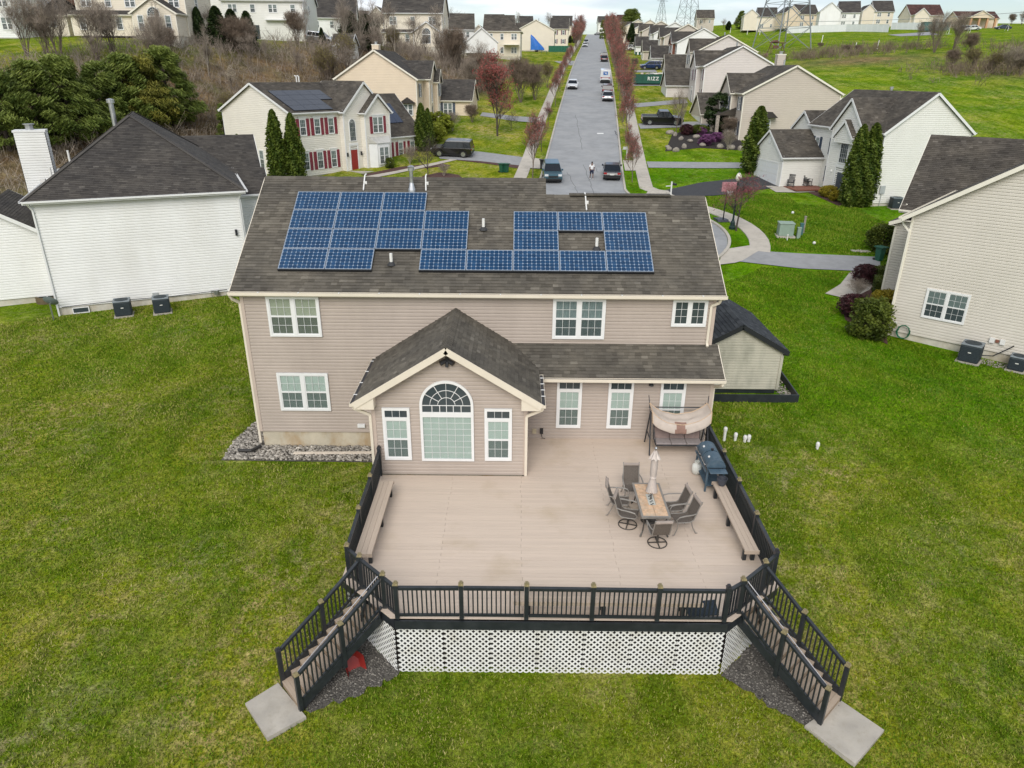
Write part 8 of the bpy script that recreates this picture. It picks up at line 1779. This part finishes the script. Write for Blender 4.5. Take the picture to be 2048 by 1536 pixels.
sheet('pebble_bed', [(-9.6, -1.05), (-3.3, -1.1)], [(-9.5, 0), (-3.3, 0)], GRAVB, .015, n=40, m_=4); sheet('pebble_bed', [(-9.6, .0), (-8.9, 3.6)], [(-8.33, .0), (-8.33, 3.6)], GRAVB, .015, n=20, m_=3); sheet('pebble_bed', [(-3.85, -2.9), (-3.85, -4.9)], [(-3.3, -2.9), (-3.3, -4.9)], GRAVB, .015, n=10, m_=2)
GB1 = [(-1.75, -10.75), (-1.5, -10.4), (-3.0, -8.9), (-3.6, -9.3), (-4.4, -10.6), (-3.6, -11.75), (-2.6, -11.2)]; GB2 = [(6.6, -10.5), (8.0, -9.1), (8.6, -9.6), (9.4, -11.2), (8.6, -12.1), (7.9, -11.7), (7.1, -10.9)]
def rough(pg, k=7, amp=.1):
    rr = random.Random(2); out = []
    for p, q in zip(pg, pg[1:]+pg[:1]):
        for i in range(k): t = i/k; out.append((p[0]+(q[0]-p[0])*t+rr.uniform(-amp, amp), p[1]+(q[1]-p[1])*t+rr.uniform(-amp, amp)))
    return out
GB1, GB2 = rough(GB1), rough(GB2)
for gb in (GB1, GB2):
    b = MB(); b.poly([(p[0], p[1], tz(*p)+.02) for p in gb]); o = b.build('gravel_bed', GRAVB); tag(o, kind='structure')
stones('gravel', 'dark gravel under the two deck stairs', [GB1, GB2], [1900, 1700], .014, .034, GRV, .02, 5)
stones('gravel', 'pale gravel strip in front of the right air conditioners', [[(23.6, 9.3), (26.6, 6.9), (27.0, 7.6), (24.0, 10.0)], [(13.1, 4.5), (13.7, 4.5), (13.8, 8.2), (13.1, 8.2)]], [500, 500], .02, .05, PEB, .02, 6)
# ---------------------------------------------------------------- pylons, wires, field things
PYL = mat('pylon_steel', (.30, .32, .34), .5, .6, var=.1)
def pylon(label, x, y_, h, w):
    r = empty('power_pylon', (x, y_, tz(x, y_)), R(20), label, 'pylon'); lv = [0, .12, .25, .38, .52, .64, .75, .85, .93, 1.0]
    wd = lambda t: w*(1-.82*min(1, t/.75)) if t < .75 else w*.18
    for sx in (-1, 1):
        for sy in (-1, 1): part('leg', PYL, r, lambda b: [b.bar((sx*wd(a)/2, sy*wd(a)/2, a*h), (sx*wd(c)/2, sy*wd(c)/2, c*h), .22, .22) for a, c in zip(lv[:-1], lv[1:])])
    def br(b):
        for a, c in zip(lv[:-1], lv[1:]):
            wa, wc = wd(a)/2, wd(c)/2
            for k in range(4):
                P_ = [(-1, -1), (1, -1), (1, 1), (-1, 1)]; p, q = P_[k], P_[(k+1) % 4]; b.bar((p[0]*wa, p[1]*wa, a*h), (q[0]*wc, q[1]*wc, c*h), .1, .1); b.bar((q[0]*wa, q[1]*wa, a*h), (p[0]*wc, p[1]*wc, c*h), .1, .1); b.bar((p[0]*wc, p[1]*wc, c*h), (q[0]*wc, q[1]*wc, c*h), .1, .1)
    o = part('bracing', PYL, r, br); o['kind'] = 'stuff'
    for t, l_ in ((.72, 5.5), (.83, 7), (.94, 5)): part('cross_arm', PYL, r, lambda b: (b.bar((-l_, 0, t*h), (l_, 0, t*h), .18, .18), b.bar((-l_, 0, t*h), (0, 0, t*h+1.2), .1, .1), b.bar((l_, 0, t*h), (0, 0, t*h+1.2), .1, .1)))
    return r
pylon('nearest power pylon standing on the green field with legs apart', 74, 193, 46, 11)
l = at_depth(1374, 52, 420); pylon('second power pylon behind the roofs right of the street', l[0], l[1], 44, 11); l = at_depth(1321, 50, 620); pylon('farthest and smallest power pylon behind the roofs', l[0], l[1], 42, 11)
o = MB().tube([tuple(Vector((74, 193, 26)).lerp(Vector((170, 110, 33)), t)+Vector((0, 0, -9*4*t*(1-t)*.35))) for t in np.linspace(0, 1, 24)], .05, 5).build('power_line', PYL); tag(o, 'single sagging power line crossing the right field', 'wire')
# white fence: panels of boards on posts
FEN = mat('fence_white', (.78, .79, .80), .5, var=.03)
def fence(label, pts, h):
    fe = empty('white_fence', (0, 0, 0), 0, label, 'fence')
    for (p, q) in zip(pts[:-1], pts[1:]):
        n = max(1, int(math.hypot(q[0]-p[0], q[1]-p[1])/2.6))
        for i in range(n):
            a = Vector((p[0]+(q[0]-p[0])*i/n, p[1]+(q[1]-p[1])*i/n, 0)); c = Vector((p[0]+(q[0]-p[0])*(i+1)/n, p[1]+(q[1]-p[1])*(i+1)/n, 0)); a.z, c.z = tz(a.x, a.y)-.1, tz(c.x, c.y)-.1
            part('fence_panel', FEN, fe, lambda b: (b.bar(a+Vector((0, 0, h/2+.05)), c+Vector((0, 0, h/2+.05)), .03, h-.1), b.bar(a+Vector((0, 0, h)), c+Vector((0, 0, h)), .07, .1))); part('post', FEN, fe, lambda b: b.box(a.x-.07, a.x+.07, a.y-.07, a.y+.07, a.z, a.z+h+.15))
    return fe
def gd(px, dep): l = at_depth(px, 66, dep); return (l[0], l[1])
fence('long white privacy fence along the top of the right field', [gd(1574, 275), gd(1690, 258), gd(1742, 245), gd(1776, 236)], 2.4); fence('shorter white fence section right of the dark cart', [gd(1780, 250), gd(1860, 232)], 2.2)
for i, (px, py) in enumerate([(1460, 66), (1494, 69), (1519, 70), (1643, 85), (1709, 103), (1754, 98)]):
    p = g(px, py); o = MB().tube([(0, 0, -.2), (.15, 0, 2.0)], [.13, .11], 8).build('marker_post', PVC, None, loc=p); tag(o, 'white marker post in the right field, %s from the left' % ORD[i], 'post', 'marker posts in the field')
SWD = mat('playset_wood', (.12, .055, .04), .8, var=.2)
r = obj_at('swing_set', 'brown wooden play frame on the lawn behind the grey houses', 'play frame', 1551, 108, R(10))
for s in (-1, 1):
    for d in (-1, 1): part('leg', SWD, r, lambda b: b.bar((s*1.9, d*1.1, 0), (s*1.6, 0, 2.6), .14, .14))
part('top_beam', SWD, r, lambda b: b.bar((-2.2, 0, 2.65), (2.6, 0, 2.65), .16, .2)); part('platform', SWD, r, lambda b: (b.box(-1.4, .2, -.8, .8, 1.3, 1.4), b.box(-1.4, .2, -.8, -.74, 1.4, 2.0))); part('canopy', SWD, r, lambda b: b.prism([(-1.5, 2.75), (.3, 2.75), (-.6, 3.3)], -.9, .9))
for k, px in enumerate((1918, 2035)):
    l = at_depth(px, 66 if k else 68, 205); r = empty('football_goal', (l[0], l[1], tz(l[0], l[1])), 0, 'white goal frame on the far right grass' if k else 'small white goal frame before the pavilion', 'goal'); part('frame', WHT, r, lambda b: (b.tube([(-3, 0, 0), (-3, 0, 2.2), (3, 0, 2.2), (3, 0, 0)], .07, 6),)); part('back_stay', WHT, r, lambda b: (b.tube([(-3, 0, 2.2), (-3, 1.6, 0), (3, 1.6, 0), (3, 0, 2.2)], .05, 6),))
SH2 = mat('container_teal', (.05, .12, .11), .6)
l = at_depth(1868, 63, 225); o = empty('storage_box', (l[0], l[1], tz(l[0], l[1])), 0, 'dark green storage container behind the field trees', 'container'); part('box', SH2, o, lambda b: b.box(-4, 4, -1.2, 1.2, 0, 2.4)); part('roof', SH2, o, lambda b: b.box(-4.1, 4.1, -1.3, 1.3, 2.402, 2.5)); part('door', mat('door_grey', (.3, .33, .33), .6), o, lambda b: b.box(-.5, .5, -1.23, -1.2, .1, 2.1))

# ---------------------------------------------------------------- lawn blades near the camera (one uncountable mass)
def grass_blades(n, seed=12):
    r = np.random.RandomState(seed); x = r.uniform(-30, 32, n*3); y_ = -15.5+62*r.random(n*3)**1.7
    keep = (np.abs(x-1.3) < (y_+24.1)*.80+3)
    ex = ((x > -9.0) & (x < 8.6) & (y_ > -1.2) & (y_ < 12)) | ((x > -9.7) & (x < -3) & (y_ > -1.2) & (y_ < 1)) | ((x > -3.3) & (x < 8.4) & (y_ > -10.55) & (y_ < 0)) | ((x > 9.0) & (x < 14) & (y_ > 4.2) & (y_ < 11))
    ex |= np.hypot(x-BULB[0], y_-BULB[1]) < BULB[2]+3.2
    ex |= (np.abs(x-road_x(y_)) < 8.2) & (y_ > 36)
    def inp(pg):
        c = np.zeros(len(x), bool); j = len(pg)-1
        for i in range(len(pg)):
            (xi, yi), (xj, yj) = pg[i], pg[j]; c ^= ((yi > y_) != (yj > y_)) & (x < (xj-xi)*(y_-yi)/(yj-yi+1e-12)+xi); j = i
        return c
    def rect(o, rz, x0, x1, y0, y1):
        c, s = math.cos(R(rz)), math.sin(R(rz)); return [(o[0]+c*u-s*v, o[1]+s*u+c*v) for u, v in ((x0, y0), (x1, y0), (x1, y1), (x0, y1))]
    for pg in (GB1, GB2, [(-5.12, -11.5), (-4.28, -12.46), (-3.55, -11.86), (-4.52, -10.86)], [(8.2, -11.95), (8.95, -12.95), (10.02, -12.05), (9.36, -11.2)], rect((-24.57, 14.3), 24, -6, 13.6, -.1, 18), rect((21.5, 12.5), -41, -3.2, 12, -.4, 19), rect((33.1, 41.9), -5.6, -6, 9, -.3, 16), [tuple(g(*p)[:2]) for p in ((1516, 500), (1760, 512), (1760, 548), (1600, 541), (1470, 528))], [tuple(g(*p)[:2]) for p in ((1330, 378), (1524, 350), (1566, 376), (1430, 394), (1345, 396))], [tuple(g(*p)[:2]) for p in ((1690, 548), (1775, 548), (1775, 695), (1690, 640), (1645, 590))]): ex |= inp(pg)
    k = keep & ~ex & (sdist(x, y_) < -1); x, y_ = x[k][:n], y_[k][:n]; n = len(x); z = T(x, y_)
    far = np.clip((y_+15)/50, 0, 1); h = r.uniform(.035, .085, n)*(1+.5*far); w = r.uniform(.010, .022, n)*(1+1.6*far); a = r.uniform(0, 6.283, n); la = r.uniform(0, 6.283, n); ln = h*r.uniform(.2, 1.0, n)
    P0 = np.stack([x-np.cos(a)*w, y_-np.sin(a)*w, z-.005], -1); P1 = np.stack([x+np.cos(a)*w, y_+np.sin(a)*w, z-.005], -1); P2 = np.stack([x+np.cos(la)*ln, y_+np.sin(la)*ln, z+h], -1)
    V = np.stack([P0, P1, P2], 1).reshape(-1, 3); me_ = bpy.data.meshes.new('grass'); me_.vertices.add(3*n); me_.vertices.foreach_set('co', V.ravel()); me_.loops.add(3*n); me_.loops.foreach_set('vertex_index', np.arange(3*n)); me_.polygons.add(n); me_.polygons.foreach_set('loop_start', np.arange(n)*3); me_.polygons.foreach_set('loop_total', np.full(n, 3))
    pat = .5+.28*np.sin(x*.9+1.3*np.sin(y_*.7))*np.sin(y_*1.1+np.sin(x*.6))+.15*np.sin(x*2.7+y_*1.9)
    lush_ = np.clip((x-9)/4, 0, 1)*np.clip((y_+.25*x+1)/12, 0, 1)
    val = np.clip(.42*pat+r.uniform(0, .58, n)-.22*lush_, 0, 1); at = me_.attributes.new('rnd', 'FLOAT', 'FACE'); at.data.foreach_set('value', val.astype(np.float32)); me_.update(calc_edges=True)
    m_, t_, b_ = nodes('grass_blade'); b_.inputs['Roughness'].default_value = .8; b_.inputs['Specular IOR Level'].default_value = .1
    an = nnode(t_, 'ShaderNodeAttribute', attribute_name='rnd'); rr = ramp(t_, an.outputs['Fac'], [(0, (.048, .128, .002)), (.3, (.108, .195, .008)), (.58, (.205, .245, .026)), (.8, (.32, .295, .085)), (1, (.43, .385, .19))]); t_.links.new(rr.outputs[0], b_.inputs['Base Color'])
    me_.materials.append(m_); o = link(bpy.data.objects.new('grass', me_)); tag(o, 'short patchy lawn grass around the houses', 'grass', kind='stuff'); return o
grass_blades(420000)
